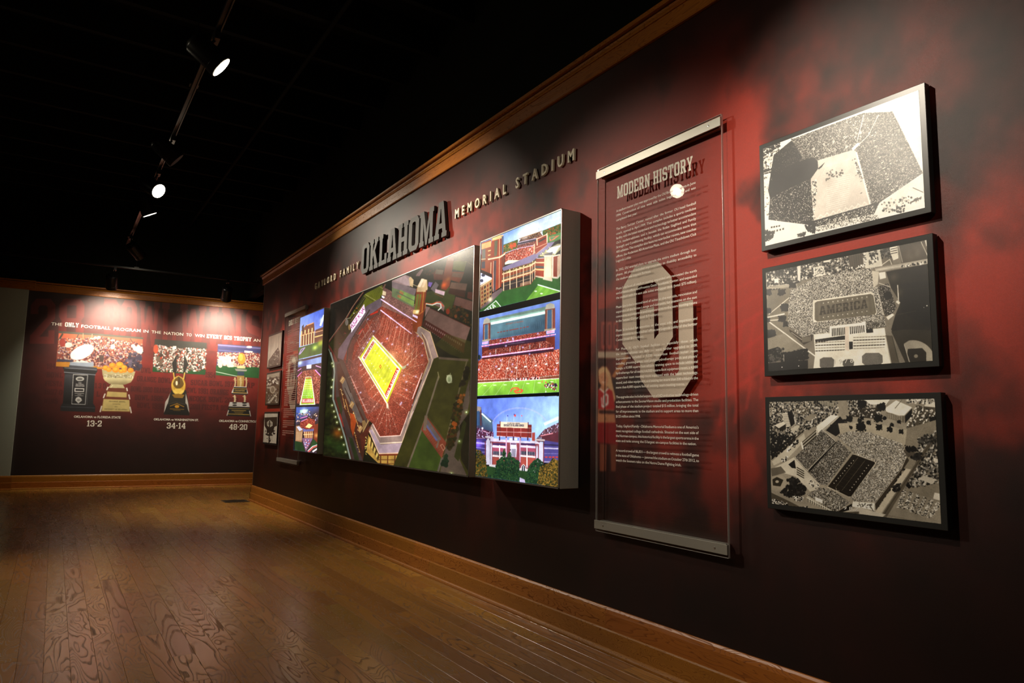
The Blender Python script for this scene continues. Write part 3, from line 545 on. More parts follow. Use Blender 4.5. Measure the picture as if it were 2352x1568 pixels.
    q2(); a.line([(-20, 818), (330, 1042)], 13, (240, 206, 240)); a.line([(-20, 985), (262, 1196)], 12, (238, 204, 230))
    q1(); a.poly([(618, 800), (632, 900), (450, 1172), (428, 1080), (470, 1020)], (246, 226, 240)); a.blobs([(610, 830), (620, 900), (450, 1150), (436, 1090)], 70, 8, [(206, 120, 180), (150, 60, 110), (250, 200, 235), (120, 60, 90)], .8); a.line([(600, 810), (440, 1030)], 10, (120, 90, 60))
    a.line([(632, 905), (446, 1176)], 8, (250, 245, 250))
    # campus to the east
    q2()
    a.poly([(505, 855), (1045, 1115), (975, 1330), (435, 1010)], (104, 78, 68), 1, .04); a.poly([(435, 1010), (975, 1325), (960, 1460), (405, 1090)], (74, 34, 24)); a.line([(505, 855), (1045, 1112)], 7, (84, 36, 24))
    for k in range(20): a.poly([(455+k*24.5, 1050+k*14.6), (463+k*24.5, 1055+k*14.6), (461+k*24.5, 1085+k*14.6), (453+k*24.5, 1080+k*14.6)], (156, 128, 120)); a.ell(440+k*25, 1110+k*17.5, 4, 7, (140, 104, 92))
    a.poly([(470, 640), (850, 560), (840, 720), (790, 900), (510, 840), (440, 780)], (62, 66, 24), 1, .1)
    g = [(455, 800), (540, 815), (600, 790), (650, 800), (655, 850), (615, 885)]
    a.poly([(540, 800), (600, 760), (660, 765), (705, 830), (690, 905), (640, 850), (600, 830)], (120, 92, 84)); a.line([(455, 790), (530, 802), (590, 782), (640, 775), (685, 830)], 12, (214, 90, 50)); a.line(g, 15, (206, 206, 190)); a.poly([(450, 830), (510, 845), (440, 980)], (140, 108, 100))
    a.poly([(490, 505), (545, 515), (515, 580), (480, 560)], (122, 92, 170)); a.poly([(515, 600), (580, 500), (625, 545), (570, 650)], (108, 96, 96)); a.poly([(580, 600), (708, 635), (695, 690), (575, 650)], (204, 172, 178)); a.line([(570, 660), (680, 712)], 10, (124, 74, 44))
    for pts, c in [([(550, 390), (600, 330), (690, 350), (680, 480), (560, 480)], (96, 40, 22)), ([(590, 340), (690, 350), (670, 410), (575, 400)], (98, 82, 66)), ([(735, 190), (830, 190), (770, 560), (720, 620), (655, 600), (700, 350)], (112, 48, 22)), ([(750, 180), (830, 190), (820, 225), (740, 225)], (120, 76, 66)),
                   ([(790, 370), (965, 375), (930, 470), (900, 520), (775, 480)], (100, 46, 24)), ([(810, 385), (950, 395), (935, 455), (800, 435)], (88, 62, 46)), ([(790, 510), (1005, 530), (985, 625), (765, 590)], (98, 72, 58)), ([(765, 590), (985, 625), (970, 720), (750, 660)], (60, 32, 20)),
                   ([(850, 700), (1090, 770), (1075, 900), (820, 810)], (92, 62, 52)), ([(1010, 640), (1100, 640), (1090, 760), (1000, 720)], (80, 40, 28)), ([(330, 400), (400, 330), (422, 340), (370, 430), (318, 430)], (124, 94, 90)), ([(820, 230), (1000, 230), (960, 370), (810, 340)], (74, 78, 26)), ([(1020, 200), (1100, 200), (1090, 330), (1000, 300)], (56, 44, 26))]: a.poly(pts, c, 1, .08)
    a.glow(690, 545, 55, (214, 96, 30), .9); a.glow(745, 470, 40, (160, 96, 30), .7); a.glow(900, 190, 60, (120, 110, 30), .6)
    a.blobs([(440, 330), (560, 280), (560, 460), (440, 430)], 26, 14, [(80, 36, 14), (44, 42, 18), (30, 26, 12)], .8); a.blobs([(560, 260), (720, 190), (700, 330), (580, 330)], 26, 18, [(46, 46, 20), (30, 30, 14)], .8); a.blobs([(830, 130), (1090, 40), (1090, 190), (830, 180)], 40, 18, [(60, 50, 26), (36, 32, 18), (84, 66, 34)], .7)
    a.blobs([(780, 820), (960, 850), (1060, 1080), (860, 990), (720, 930)], 60, 20, [(60, 46, 16), (38, 30, 14), (92, 48, 18), (50, 44, 18)], .8); a.ell(745, 900, 26, 40, (126, 46, 20)); a.ell(850, 965, 20, 26, (110, 60, 26)); a.line([(830, 230), (960, 215), (1090, 290)], 7, (120, 96, 70)); a.line([(985, 20+100), (1010, 190), (1080, 90)], 5, (96, 88, 60))
    # lawns, pool and paths
    q4()
    a.poly([(-20, 1500), (540, 20), (590, 0), (1020, 20), (1020, 900), (980, 1560)], (60, 56, 20), 1, .06)
    a.poly([(555, -160), (740, -40), (1020, 60), (1020, -200), (700, -300)], (66, 62, 22), .6)
    a.poly([(600, -5), (985, 25), (980, 55), (600, 25)], (92, 76, 60)); a.poly([(600, 30), (960, 55), (690, 1060), (440, 750), (600, 240)], (62, 58, 22), 1, .05); a.poly([(385, 930), (640, 1290), (575, 1470), (190, 1420)], (62, 74, 26), 1, .05)
    a.line([(600, 250), (440, 760), (370, 960), (200, 1420)], 22, (104, 90, 72)); a.line([(960, 60), (690, 1090)], 16, (96, 84, 58)); a.line([(645, 1290), (590, 1480)], 26, (92, 82, 70)); a.line([(590, 190), (605, 260), (590, 300)], 12, (120, 110, 76))
    a.poly([(440, 750), (700, 1100), (640, 1300), (375, 930)], (120, 60, 40)); a.line([(470, 770), (700, 1090)], 5, (96, 76, 60), .7)
    for k in range(16): a.line([(405+k*16, 940+k*22), (440+k*16, 905+k*22)], 3, (158, 104, 76), .55)
    a.line([(445, 830), (600, 1060)], 62, (98, 84, 78)); a.line([(445, 880), (575, 1065)], 26, (92, 90, 122)); a.line([(440, 760), (420, 930)], 40, (112, 92, 74)); a.hole([(615, 1130), (650, 1110), (690, 1170), (660, 1210)], [(632, 1135), (650, 1125), (676, 1168), (658, 1190)], (160, 110, 84)); a.line([(575, 1160), (600, 1080)], 20, (104, 88, 74))
    a.poly([(1000, 260), (1000, 560), (860, 1290), (980, 1560), (600, 1560), (690, 1150), (800, 1100), (900, 650), (960, 400)], (84, 70, 58), 1, .06); a.poly([(870, 880), (1000, 700), (1000, 1500), (890, 1320)], (40, 34, 18), 1, .1); a.poly([(800, 1280), (920, 800), (960, 850), (855, 1340)], (52, 52, 22))
    a.blobs([(860, 400), (950, 330), (1000, 160), (960, 120), (880, 330)], 40, 22, [(42, 34, 20), (34, 30, 14)], .8); a.blobs([(780, 680), (840, 480), (930, 480), (880, 760), (800, 1130), (720, 1200), (700, 1100)], 90, 24, [(52, 42, 18), (70, 44, 20), (44, 40, 18), (38, 34, 16)], .8); a.blobs([(840, 500), (930, 470), (930, 560), (850, 640)], 14, 20, [(126, 74, 28), (96, 58, 24)]); a.blobs([(760, 840), (830, 820), (820, 910), (760, 920)], 10, 18, [(130, 66, 22)])
    a.blobs([(650, 1300), (700, 1240), (720, 1340), (690, 1420), (640, 1380)], 16, 26, [(34, 50, 30), (28, 40, 24)])
    for x, y in [(957, 706), (866, 1078), (764, 1496)]: a.glow(x, y, 32, (150, 160, 90), .8); a.ell(x, y, 8, 8, (226, 250, 210))
    a.ell(735, 280, 38, 56, (168, 168, 130)); a.ell(735, 285, 20, 32, (140, 146, 104)); a.line([(745, 250), (752, 205)], 7, (168, 168, 130)); a.hole([(700, 230), (770, 225), (775, 330), (720, 335)], [(712, 240), (760, 238), (764, 320), (724, 325)], (178, 178, 140), .6)
    a.speckle(.05)

def paint_r1(a):
    """day view over the stadium wall to the practice field"""
    a.crop(1090, 470, 6.03)
    a.grad([(60, 500), (1230, 40), (1230, 400), (60, 700)], (120, 156, 232), (206, 226, 250), (700, 200), (740, 420)); a.glow(760, 370, 170, (255, 255, 255), 1)
    for k in range(14): x = 420+rs.rand()*750; a.line([(x, 420-(x-420)*.36+rs.rand()*60), (x+160, 360-(x-420)*.36+rs.rand()*60)], 16, (226, 236, 252), .35)
    a.poly([(940, 360), (1215, 250), (1215, 470), (1000, 560), (940, 400)], (62, 84, 34)); a.blobs([(950, 370), (1215, 255), (1215, 390), (1010, 440)], 90, 12, [(56, 80, 30), (150, 84, 30), (96, 110, 44), (180, 70, 34), (40, 60, 26)]); a.poly([(1015, 440), (1215, 370), (1215, 460), (1060, 520), (1010, 500)], (72, 122, 66)); a.poly([(1030, 450), (1180, 420), (1090, 490), (1040, 505)], (206, 112, 78)); a.poly([(1040, 455), (1130, 438), (1060, 490)], (80, 130, 84))
    a.poly([(380, 560), (600, 480), (600, 590), (400, 690)], (66, 88, 32)); a.blobs([(390, 570), (600, 490), (600, 600), (400, 690)], 120, 12, [(60, 84, 28), (90, 104, 40), (190, 84, 30), (46, 62, 22), (150, 110, 40)]); a.blobs([(490, 560), (560, 520), (570, 590), (500, 610)], 16, 16, [(206, 76, 40)])
    a.crowd([(420, 690), (590, 610), (840, 560), (840, 690), (680, 760), (420, 800)], (158, 50, 34), [(190, 70, 50), (230, 180, 160), (120, 34, 24), (206, 90, 64)], (3, 3), .6)
    a.crowd([(600, 530), (640, 470), (900, 370), (940, 430), (850, 480)], (84, 50, 38), [(120, 80, 60), (60, 40, 30), (160, 120, 90)], (3, 3), .5); a.poly([(590, 535), (850, 470), (850, 500), (590, 555)], (54, 44, 60)); a.line([(595, 525), (880, 460)], 9, (206, 190, 220)); a.crowd([(590, 560), (850, 500), (850, 560), (590, 605)], (120, 46, 40), [(180, 110, 100), (90, 36, 30)], (3, 3), .5); a.line([(420, 670), (590, 608), (820, 562)], 9, (216, 190, 230))
    a.glow(700, 420, 60, (255, 255, 255), .8); a.line([(620, 470), (930, 365)], 10, (150, 110, 70)); a.line([(890, 320), (892, 380)], 4, (120, 130, 160))
    a.poly([(420, 800), (470, 765), (640, 765), (700, 740), (840, 690), (560, 800), (420, 830)], (250, 246, 206))
    a.poly([(380, 870), (850, 670), (1000, 530), (1110, 510), (1050, 590), (780, 800), (400, 920)], (126, 112, 146)); a.poly([(840, 690), (1000, 560), (1010, 400), (870, 450), (845, 500)], (138, 40, 24)); a.line([(870, 470), (1000, 410)], 12, (236, 206, 168)); a.poly([(885, 500), (985, 450), (985, 470), (885, 525)], (50, 40, 40)); a.line([(862, 470), (866, 560)], 14, (230, 196, 156)); a.line([(1003, 395), (1003, 520)], 14, (236, 206, 168)); a.line([(845, 600), (1005, 530)], 6, (226, 190, 150)); a.line([(850, 680), (1000, 560)], 10, (180, 140, 120)); a.line([(828, 545), (822, 670)], 18, (206, 170, 130))
    # lawn and the practice field
    a.poly([(60, 1470), (250, 1330), (400, 1170), (840, 1010), (1215, 980), (1215, 1280), (60, 1550)], (42, 88, 34), 1, .06); a.poly([(650, 1400), (880, 1110), (1200, 1200), (1200, 1290), (650, 1420)], (98, 154, 44)); 
    for k in range(4): a.poly([(700+k*130, 1390-k*28), (760+k*130, 1376-k*28), (960+k*90, 1130+k*22), (915+k*90, 1120+k*22)], (112, 170, 52), .8)
    a.line([(875, 1105), (1200, 1200)], 14, (240, 244, 240))
    for x, y in [(845, 1195), (925, 1228), (1025, 1268)]: a.ell(x, y, 20, 10, (214, 230, 200))
    a.hole([(815, 1330), (835, 1290), (885, 1285), (903, 1320), (880, 1350), (830, 1360)], [(835, 1328), (848, 1305), (878, 1300), (885, 1322), (870, 1338), (842, 1342)], (150, 190, 120)); a.hole([(843, 1325), (853, 1310), (873, 1308), (876, 1322), (866, 1332)], [(853, 1324), (858, 1316), (868, 1315), (868, 1322)], (150, 190, 120))
    a.poly([(90, 1520), (290, 1330), (400, 1450), (300, 1500)], (66, 120, 42)); a.line([(80, 1510), (295, 1328)], 10, (230, 236, 226)); a.line([(293, 1325), (405, 1460)], 11, (236, 240, 232)); a.text('OMA', (150, 1520), (300, 1405), (-28, -42), (226, 232, 226))
    # brick building fronts
    a.poly([(370, 925), (780, 800), (850, 750), (850, 990), (780, 1100), (400, 1190), (365, 1130)], (140, 58, 32)); a.line([(370, 940), (780, 815), (845, 765)], 16, (62, 50, 26)); a.blobs([(375, 935), (780, 805), (845, 755), (845, 775), (780, 830), (380, 955)], 40, 7, [(230, 220, 130), (90, 80, 40)])
    for y, w_, c in ((965, 18, (246, 208, 150)), (1030, 20, (90, 84, 70)), (1060, 18, (246, 206, 150)), (1095, 8, (206, 170, 120))): a.line([(370, y), (780, y-125), (848, y-175)], w_, c)
    a.poly([(370, 1090), (780, 965), (840, 920), (830, 1000), (780, 1090), (400, 1190), (370, 1130)], (52, 42, 40)); a.line([(400, 1125), (780, 1012)], 6, (196, 160, 120)); a.poly([(630, 1085), (765, 1050), (765, 1090), (630, 1130)], (150, 110, 84))
    for x in (402, 490, 582, 675, 772): a.line([(x, 935-(x-402)*.31), (x, 1190-(x-402)*.26)], 12, (236, 196, 150))
    for x in (450, 538, 628, 724): a.line([(x, 940-(x-402)*.31), (x, 1075-(x-402)*.28)], 4, (236, 196, 150))
    a.line([(800, 800), (800, 1060)], 8, (226, 186, 140)); a.line([(835, 780), (832, 1030)], 9, (226, 190, 150))
    a.poly([(850, 740), (970, 730), (970, 1010), (850, 1000)], (138, 46, 26)); a.line([(850, 800), (960, 800)], 18, (240, 196, 140)); a.poly([(850, 845), (965, 850), (965, 880), (850, 875)], (60, 66, 66)); a.line([(850, 895), (960, 900)], 20, (240, 180, 110)); a.line([(850, 990), (960, 1010)], 22, (206, 180, 150)); a.line([(860, 740), (960, 735)], 10, (190, 200, 214))
    a.poly([(890, 715), (1050, 590), (1150, 540), (1215, 540), (1215, 600), (1100, 700), (1090, 720)], (160, 150, 110)); a.poly([(1060, 590), (1200, 555), (1120, 680), (990, 650)], (228, 232, 248)); a.poly([(970, 680), (1085, 650), (1070, 700), (960, 700)], (96, 90, 92)); a.blobs([(890, 720), (1060, 590), (1040, 580), (880, 700)], 26, 7, [(230, 220, 150), (80, 90, 60)]); a.line([(1170, 590), (1110, 690)], 14, (206, 206, 160))
    a.poly([(965, 700), (1070, 700), (1070, 1060), (955, 1030)], (214, 186, 150)); a.line([(960, 710), (1080, 705)], 16, (244, 220, 186)); a.poly([(985, 780), (1015, 740), (1050, 780), (1050, 1000), (975, 1000)], (226, 200, 164))
    for k in range(5): a.line([(990+k*12, 760), (988+k*12, 1000)], 2, (190, 160, 130), .6)
    a.line([(955, 1020), (1068, 1045)], 30, (206, 186, 160)); a.poly([(1070, 710), (1150, 700), (1140, 1010), (1075, 1000)], (130, 40, 24)); a.line([(1082, 710), (1080, 1010)], 16, (240, 216, 184)); a.line([(1085, 712), (1180, 690)], 18, (240, 220, 190)); a.poly([(1145, 720), (1195, 680), (1190, 960), (1140, 1020)], (196, 160, 130)); a.line([(1085, 1005), (1145, 1010), (1200, 950)], 26, (206, 190, 166)); a.line([(1205, 560), (1200, 900)], 14, (130, 50, 36))
    # towers on the left
    a.poly([(95, 530), (230, 480), (240, 900), (210, 950), (90, 900)], (140, 62, 36)); a.poly([(95, 545), (230, 500), (228, 580), (95, 620)], (226, 156, 90)); a.poly([(105, 620), (150, 610), (150, 760), (105, 770)], (96, 92, 84)); a.poly([(100, 790), (145, 780), (145, 880), (95, 880)], (60, 56, 66)); a.line([(95, 755), (150, 750)], 12, (220, 180, 130)); a.line([(190, 640), (230, 630)], 14, (240, 190, 120)); a.line([(190, 700), (230, 690)], 14, (240, 190, 120))
    a.poly([(215, 770), (240, 440), (395, 420), (400, 680), (370, 1130), (260, 1210), (210, 1000)], (150, 52, 28)); a.poly([(245, 440), (400, 415), (392, 460), (240, 500)], (240, 176, 110)); a.poly([(275, 500), (320, 490), (310, 700), (272, 720)], (92, 84, 60)); a.poly([(375, 440), (402, 430), (400, 670), (380, 690)], (70, 84, 110)); a.line([(345, 460), (340, 1150)], 10, (206, 150, 110)); a.line([(365, 470), (355, 700)], 7, (80, 40, 30)); a.line([(190, 755), (350, 725), (420, 680)], 20, (244, 214, 170))
    a.line([(228, 800), (222, 980)], 14, (206, 160, 120)); a.line([(285, 780), (275, 1190)], 30, (74, 60, 66)); a.line([(262, 780), (255, 1200)], 6, (230, 190, 160)); a.poly([(370, 740), (415, 700), (415, 840), (380, 880)], (110, 46, 32)); a.poly([(90, 900), (240, 960), (245, 1010), (90, 960)], (44, 28, 28))
    a.poly([(85, 940), (240, 1010), (230, 1050), (75, 1120)], (214, 214, 240)); a.ell(120, 975, 26, 20, (50, 50, 70)); a.ell(100, 1050, 22, 22, (60, 60, 80)); a.poly([(75, 1115), (240, 1020), (235, 1290), (80, 1440)], (158, 116, 72))
    for r_ in range(5):
        for c_ in range(4): a.poly([(95+c_*38, 1150+r_*58-c_*22), (118+c_*38, 1136+r_*58-c_*22), (116+c_*38, 1172+r_*54-c_*22), (95+c_*38, 1188+r_*54-c_*22)], (120, 50, 34) if c_ % 2 == 0 else (40, 34, 34))
    a.line([(80, 1130), (240, 1025)], 10, (236, 206, 170)); a.poly([(240, 1230), (370, 1150), (400, 1180), (250, 1330), (150, 1410), (80, 1450), (85, 1420), (235, 1290)], (104, 84, 84)); a.glow(215, 1310, 40, (255, 240, 200), .9)
    a.speckle(.05)

def paint_r2(a):
    """night game: the full stand and a corner of the field"""
    a.crop(1085, 680, 6.532)
    a.grad([(60, 250), (1340, 40), (1340, 1600), (60, 1600)], (110, 140, 222), (62, 78, 150), (700, 150), (700, 800))
    a.poly([(245, 350), (1120, 155), (1100, 520), (270, 650)], (74, 106, 122)); a.grad([(250, 440), (1110, 260), (1110, 520), (270, 640)], (84, 120, 134), (52, 78, 96), (700, 360), (720, 560)); a.poly([(245, 345), (1120, 150), (1105, 230), (265, 400)], (104, 130, 116))
    for k in range(26): a.line([(285+k*32, 530-k*6.5), (287+k*32, 615-k*6.5)], 2.5, (104, 136, 146), .5)
    a.line([(285, 395), (1080, 240)], 62, (150, 200, 180), .75); a.line([(285, 410), (1080, 246)], 38, (232, 255, 240)); a.line([(285, 410), (1080, 246)], 24, (255, 255, 255))
    a.text('UNIVERSITY OF OKLAHOMA', (500, 430), (765, 385), (1, -22), (150, 78, 66), .8)
    for x0, x1 in [(375, 400), (415, 445), (462, 492), (508, 536), (555, 690), (712, 742), (762, 790), (808, 842)]: a.line([(x0, 545-(x0-375)*.19), (x1, 545-(x1-375)*.19)], 10, (140, 44, 36), .9)
    for x, w_, yt, yb in ((160, 110, 330, 660), (1090, 150, 110, 500)):
        a.poly([(x, yt+80), (x+w_, yt+60), (x+w_, yb), (x-4, yb+20)], (122, 62, 50)); a.poly([(x+14, yt+20), (x+w_*.5, yt-8), (x+w_-14, yt+10), (x+w_-4, yt+70), (x, yt+90)], (172, 166, 150)); a.poly([(x+w_*.24, yt+100), (x+w_*.66, yt+88), (x+w_*.64, yb-20), (x+w_*.22, yb-10)], (60, 92, 122)); a.line([(x+w_*.2, yt+100), (x+w_*.18, yb)], 6, (190, 176, 156)); a.line([(x+w_*.7, yt+90), (x+w_*.7, yb-10)], 7, (190, 176, 156)); a.line([(x-6, yb+10), (x+w_, yb-8)], 26, (172, 156, 132))
    a.poly([(148, 690), (240, 672), (238, 712), (146, 725)], (236, 206, 244)); a.poly([(1112, 525), (1232, 500), (1232, 548), (1110, 568)], (250, 226, 244)); a.text('SOONERS', (152, 716), (236, 702), (1, -24), (170, 100, 190), .8); a.text('SOONERS', (1118, 558), (1228, 538), (1, -28), (220, 70, 150), .8)
    dots = [(176, 66, 46), (214, 150, 126), (104, 34, 26), (190, 96, 70), (140, 50, 36), (156, 60, 40)]
    a.crowd([(250, 660), (1100, 520), (1110, 600), (250, 730)], (104, 38, 36), dots, (2, 2), .5); a.poly([(145, 765), (250, 760), (250, 900), (145, 910)], (100, 34, 26)); a.poly([(1095, 620), (1235, 600), (1235, 790), (1095, 800)], (112, 40, 28))
    a.crowd([(250, 790), (560, 730), (1100, 660), (1220, 740), (1220, 800), (150, 900), (150, 850)], (88, 30, 28), dots, (2, 2), .45); a.poly([(250, 745), (1100, 610), (1100, 670), (250, 800)], (46, 18, 30), .85); a.line([(530, 720), (780, 688)], 7, (150, 130, 150), .6)
    a.crowd([(80, 980), (160, 920), (1040, 850), (1170, 810), (1330, 790), (1330, 1190), (1020, 1210), (320, 1260), (70, 1260)], (140, 44, 28), dots+[(206, 84, 52), (232, 200, 180)], (2, 3), .7); a.poly([(150, 900), (1220, 790), (1220, 830), (150, 950)], (50, 14, 20), .8)
    for p, q in [((455, 940), (405, 1100)), ((565, 925), (490, 1240)), ((680, 905), (655, 1230)), ((795, 895), (838, 1215)), ((905, 880), (975, 1060)), ((1040, 860), (1130, 1040)), ((1190, 860), (1310, 1020))]: a.line([p, q], 8, (214, 190, 176), .75)
    for x, y in [(400, 1090), (525, 1082), (655, 1075), (795, 1058), (950, 1040), (1105, 1020), (1270, 1005)]: a.poly([(x-18, y-10), (x+18, y-14), (x+18, y+6), (x-18, y+10)], (240, 232, 226))
    a.line([(1225, 575), (140, 752)], 19, (232, 96, 150)); a.line([(1240, 573), (135, 748)], 7, (255, 206, 236)); a.line([(1210, 775), (145, 912)], 21, (238, 130, 190)); a.line([(1210, 775), (145, 912)], 8, (255, 225, 245))
    for k in range(22): a.ell(150+k*52, 748-k*8.4, 6, 9, (255, 235, 250)); a.ell(155+k*49, 910-k*6.3, 6, 9, (255, 235, 250))
    for x, y in [(565, 800), (712, 775), (860, 760), (350, 830), (1010, 740)]: a.line([(x, y-30), (x, y+30)], 12, (190, 180, 176), .8)
    for x, y in [(423, 665), (525, 662), (604, 630), (610, 645), (980, 560), (502, 742), (755, 765), (855, 868), (1103, 885), (422, 960), (600, 1018), (265, 862), (95, 1100), (1250, 1095), (590, 1130), (355, 1050)]: a.glow(x, y, 16, (206, 190, 255), .9)
    a.poly([(70, 1255), (320, 1250), (1010, 1200), (1330, 1175), (1330, 1240), (75, 1310)], (120, 60, 40)); a.line([(75, 1258), (1020, 1215), (1330, 1175)], 7, (226, 196, 180)); a.crowd([(540, 1240), (1000, 1200), (1010, 1240), (560, 1270)], (140, 60, 54), [(240, 230, 230), (60, 30, 30), (200, 80, 70)], (4, 5), .8)
    for k in range(34): a.line([(85+k*37, 1262-k*2.4), (85+k*37, 1290-k*2.4)], 4, (60, 26, 20), .8)
    a.grad([(75, 1300), (1330, 1230), (1330, 1450), (70, 1495)], (134, 194, 56), (112, 172, 44), (700, 1280), (700, 1470)); a.line([(78, 1300), (1330, 1232)], 10, (240, 246, 230))
    for k in range(9): a.line([(190+k*150, 1290-k*8), (-40+k*190, 1500-k*5)], 3, (226, 240, 206), .8)
    for x, y in [(187, 1338), (335, 1333), (490, 1328), (655, 1320), (830, 1308), (1000, 1298), (1190, 1282)]: a.ell(x, y, 28, 6, (240, 250, 226), .9)
    red = (226, 82, 44); a.hole([(615, 1420), (655, 1395), (740, 1390), (765, 1415), (735, 1450), (650, 1458)], [(650, 1420), (670, 1408), (720, 1404), (730, 1416), (712, 1434), (662, 1438)], red); a.line([(575, 1425), (585, 1395), (620, 1375), (670, 1373), (695, 1385), (690, 1415), (660, 1418)], 17, red)
    a.blobs([(1080, 1320), (1150, 1290), (1270, 1320), (1260, 1410), (1180, 1390), (1090, 1370)], 60, 10, [(60, 40, 80), (226, 60, 60), (240, 240, 240), (36, 30, 40), (150, 40, 60)]); a.ell(1100, 1290, 10, 12, (220, 60, 50)); a.ell(1045, 1280, 7, 16, (220, 90, 70)); a.ell(1245, 1330, 20, 28, (40, 30, 50)); a.ell(1100, 1430, 8, 12, (230, 230, 230))
    a.ell(105, 915, 20, 36, (30, 40, 40)); a.speckle(.05)

def paint_r3(a):
    """evening view of the entrance front with a rainbow"""
    a.crop(1080, 900, 6.532)
    a.grad([(60, 80), (1360, 60), (1360, 800), (60, 800)], (96, 124, 228), (158, 198, 248), (600, 120), (760, 640))
    nz = smooth_noise(a.h, a.w, 60, 3, 3)[..., None]; a.a = a.a*(.9+.2*nz)
    th = np.linspace(math.pi*1.02, math.pi*1.93, 26); a.line([(740+430*math.cos(t), 560+325*math.sin(t)) for t in th], 12, (200, 190, 235), .35); a.line([(740+418*math.cos(t), 560+313*math.sin(t)) for t in th], 5, (230, 200, 200), .3)
    # left stand
    a.poly([(95, 230), (165, 225), (175, 330), (330, 430), (345, 640), (330, 760), (90, 760)], (62, 66, 96)); a.poly([(95, 210), (160, 225), (168, 290), (95, 300)], (150, 132, 124)); a.poly([(95, 290), (135, 280), (140, 500), (95, 500)], (54, 84, 130)); a.line([(160, 270), (160, 500)], 14, (104, 52, 50)); a.grad([(170, 310), (330, 440), (330, 600), (190, 540)], (96, 128, 144), (54, 66, 100), (240, 380), (220, 560)); a.line([(175, 325), (305, 445)], 20, (236, 255, 236)); a.line([(190, 306), (345, 440)], 7, (90, 100, 96))
    a.crowd([(100, 530), (200, 560), (350, 600), (345, 740), (90, 740)], (74, 34, 60), [(110, 50, 84), (200, 180, 230), (60, 26, 40)], (4, 4), .5); a.line([(180, 580), (290, 618)], 9, (255, 190, 226)); a.poly([(170, 530), (196, 530), (196, 560), (170, 556)], (250, 226, 244)); a.line([(90, 690), (230, 700)], 9, (150, 110, 140))
    a.poly([(90, 700), (240, 700), (240, 1020), (90, 1000)], (54, 44, 110)); a.glow(120, 780, 70, (130, 90, 255), .9); a.line([(90, 760), (235, 775)], 26, (170, 150, 240)); a.line([(90, 830), (235, 850)], 12, (130, 116, 200)); a.line([(90, 900), (235, 900)], 16, (110, 96, 160))
    # right stand
    a.crowd([(1000, 690), (1110, 560), (1340, 450), (1340, 620), (1000, 700)], (90, 56, 72), [(130, 84, 90), (200, 190, 220), (70, 44, 60)], (4, 4), .5); a.poly([(1060, 660), (1340, 590), (1340, 760), (1100, 770)], (90, 40, 50)); a.line([(1060, 656), (1235, 620)], 12, (255, 150, 160)); a.line([(1115, 480), (1336, 380)], 50, (200, 240, 250), .8); a.line([(1120, 480), (1336, 385)], 28, (255, 255, 255))
    for k in range(9): a.line([(1130+k*24, 530-k*11), (1130+k*24, 480-k*11)], 3, (190, 200, 210), .8)
    a.poly([(1100, 720), (1340, 760), (1340, 1080), (1100, 1060)], (72, 62, 130)); a.line([(1100, 840), (1340, 850)], 22, (190, 180, 214)); a.line([(1100, 790), (1340, 800)], 20, (44, 36, 70)); a.line([(1100, 920), (1340, 925)], 6, (140, 130, 190)); a.line([(1100, 980), (1340, 985)], 12, (80, 50, 80)); a.line([(1100, 1045), (1340, 1050)], 20, (150, 140, 170))
    for x in (1140, 1195, 1245, 1295): a.ell(x, 975, 22, 10, (206, 50, 50))
    a.poly([(925, 610), (972, 605), (970, 735), (925, 735)], (170, 66, 56)); a.poly([(995, 690), (1105, 700), (1110, 750), (990, 740)], (90, 60, 70))
    # the big board with flags
    a.poly([(400, 480), (920, 490), (918, 690), (396, 662)], (126, 38, 34)); a.poly([(448, 445), (865, 458), (862, 545), (450, 530)], (224, 200, 170)); a.line([(448, 440), (450, 660)], 12, (96, 36, 36)); a.line([(868, 455), (868, 690)], 12, (96, 36, 36)); a.line([(398, 660), (918, 688)], 9, (214, 186, 186)); a.line([(400, 594), (918, 608)], 8, (206, 180, 180)); a.line([(400, 520), (450, 522)], 6, (206, 180, 180)); a.line([(870, 538), (918, 540)], 6, (206, 180, 180))
    for x in (548, 652, 760): a.line([(x, 535), (x, 675)], 6, (190, 120, 120))
    a.text('GAYLORD FAMILY MEMORIAL', (556, 476), (748, 480), (0, -17), (40, 40, 56), .9); a.text('UNIVERSITY OF OKLAHOMA SOONERS', (502, 514), (806, 518), (0, -32), (34, 36, 56))
    for x, c in ((548, (60, 60, 160)), (652, (214, 60, 60)), (760, (206, 90, 110))): a.line([(x, 440), (x+2, 345)], 3, (206, 206, 226)); a.poly([(x+3, 345), (x+22, 350), (x+22, 366), (x+3, 362)], c)
    a.poly([(654, 325), (686, 340), (684, 372), (654, 360)], (214, 70, 70)); a.poly([(654, 325), (668, 330), (668, 346), (654, 344)], (50, 50, 150))
    # front building
    a.poly([(300, 700), (1040, 740), (1040, 1170), (300, 1120)], (128, 54, 66)); a.grad([(300, 690), (990, 735), (1040, 760), (1040, 780), (300, 740)], (196, 184, 214), (206, 196, 214), (300, 700), (1000, 760)); a.poly([(440, 665), (900, 690), (900, 740), (440, 710)], (116, 140, 226))
    for x in (440, 540, 648, 752, 862): a.line([(x, 670), (x, 720)], 20, (66, 40, 60))
    for x in (610, 683): a.poly([(x-22, 690), (x+22, 692), (x+22, 718), (x-22, 716)], (250, 250, 255))
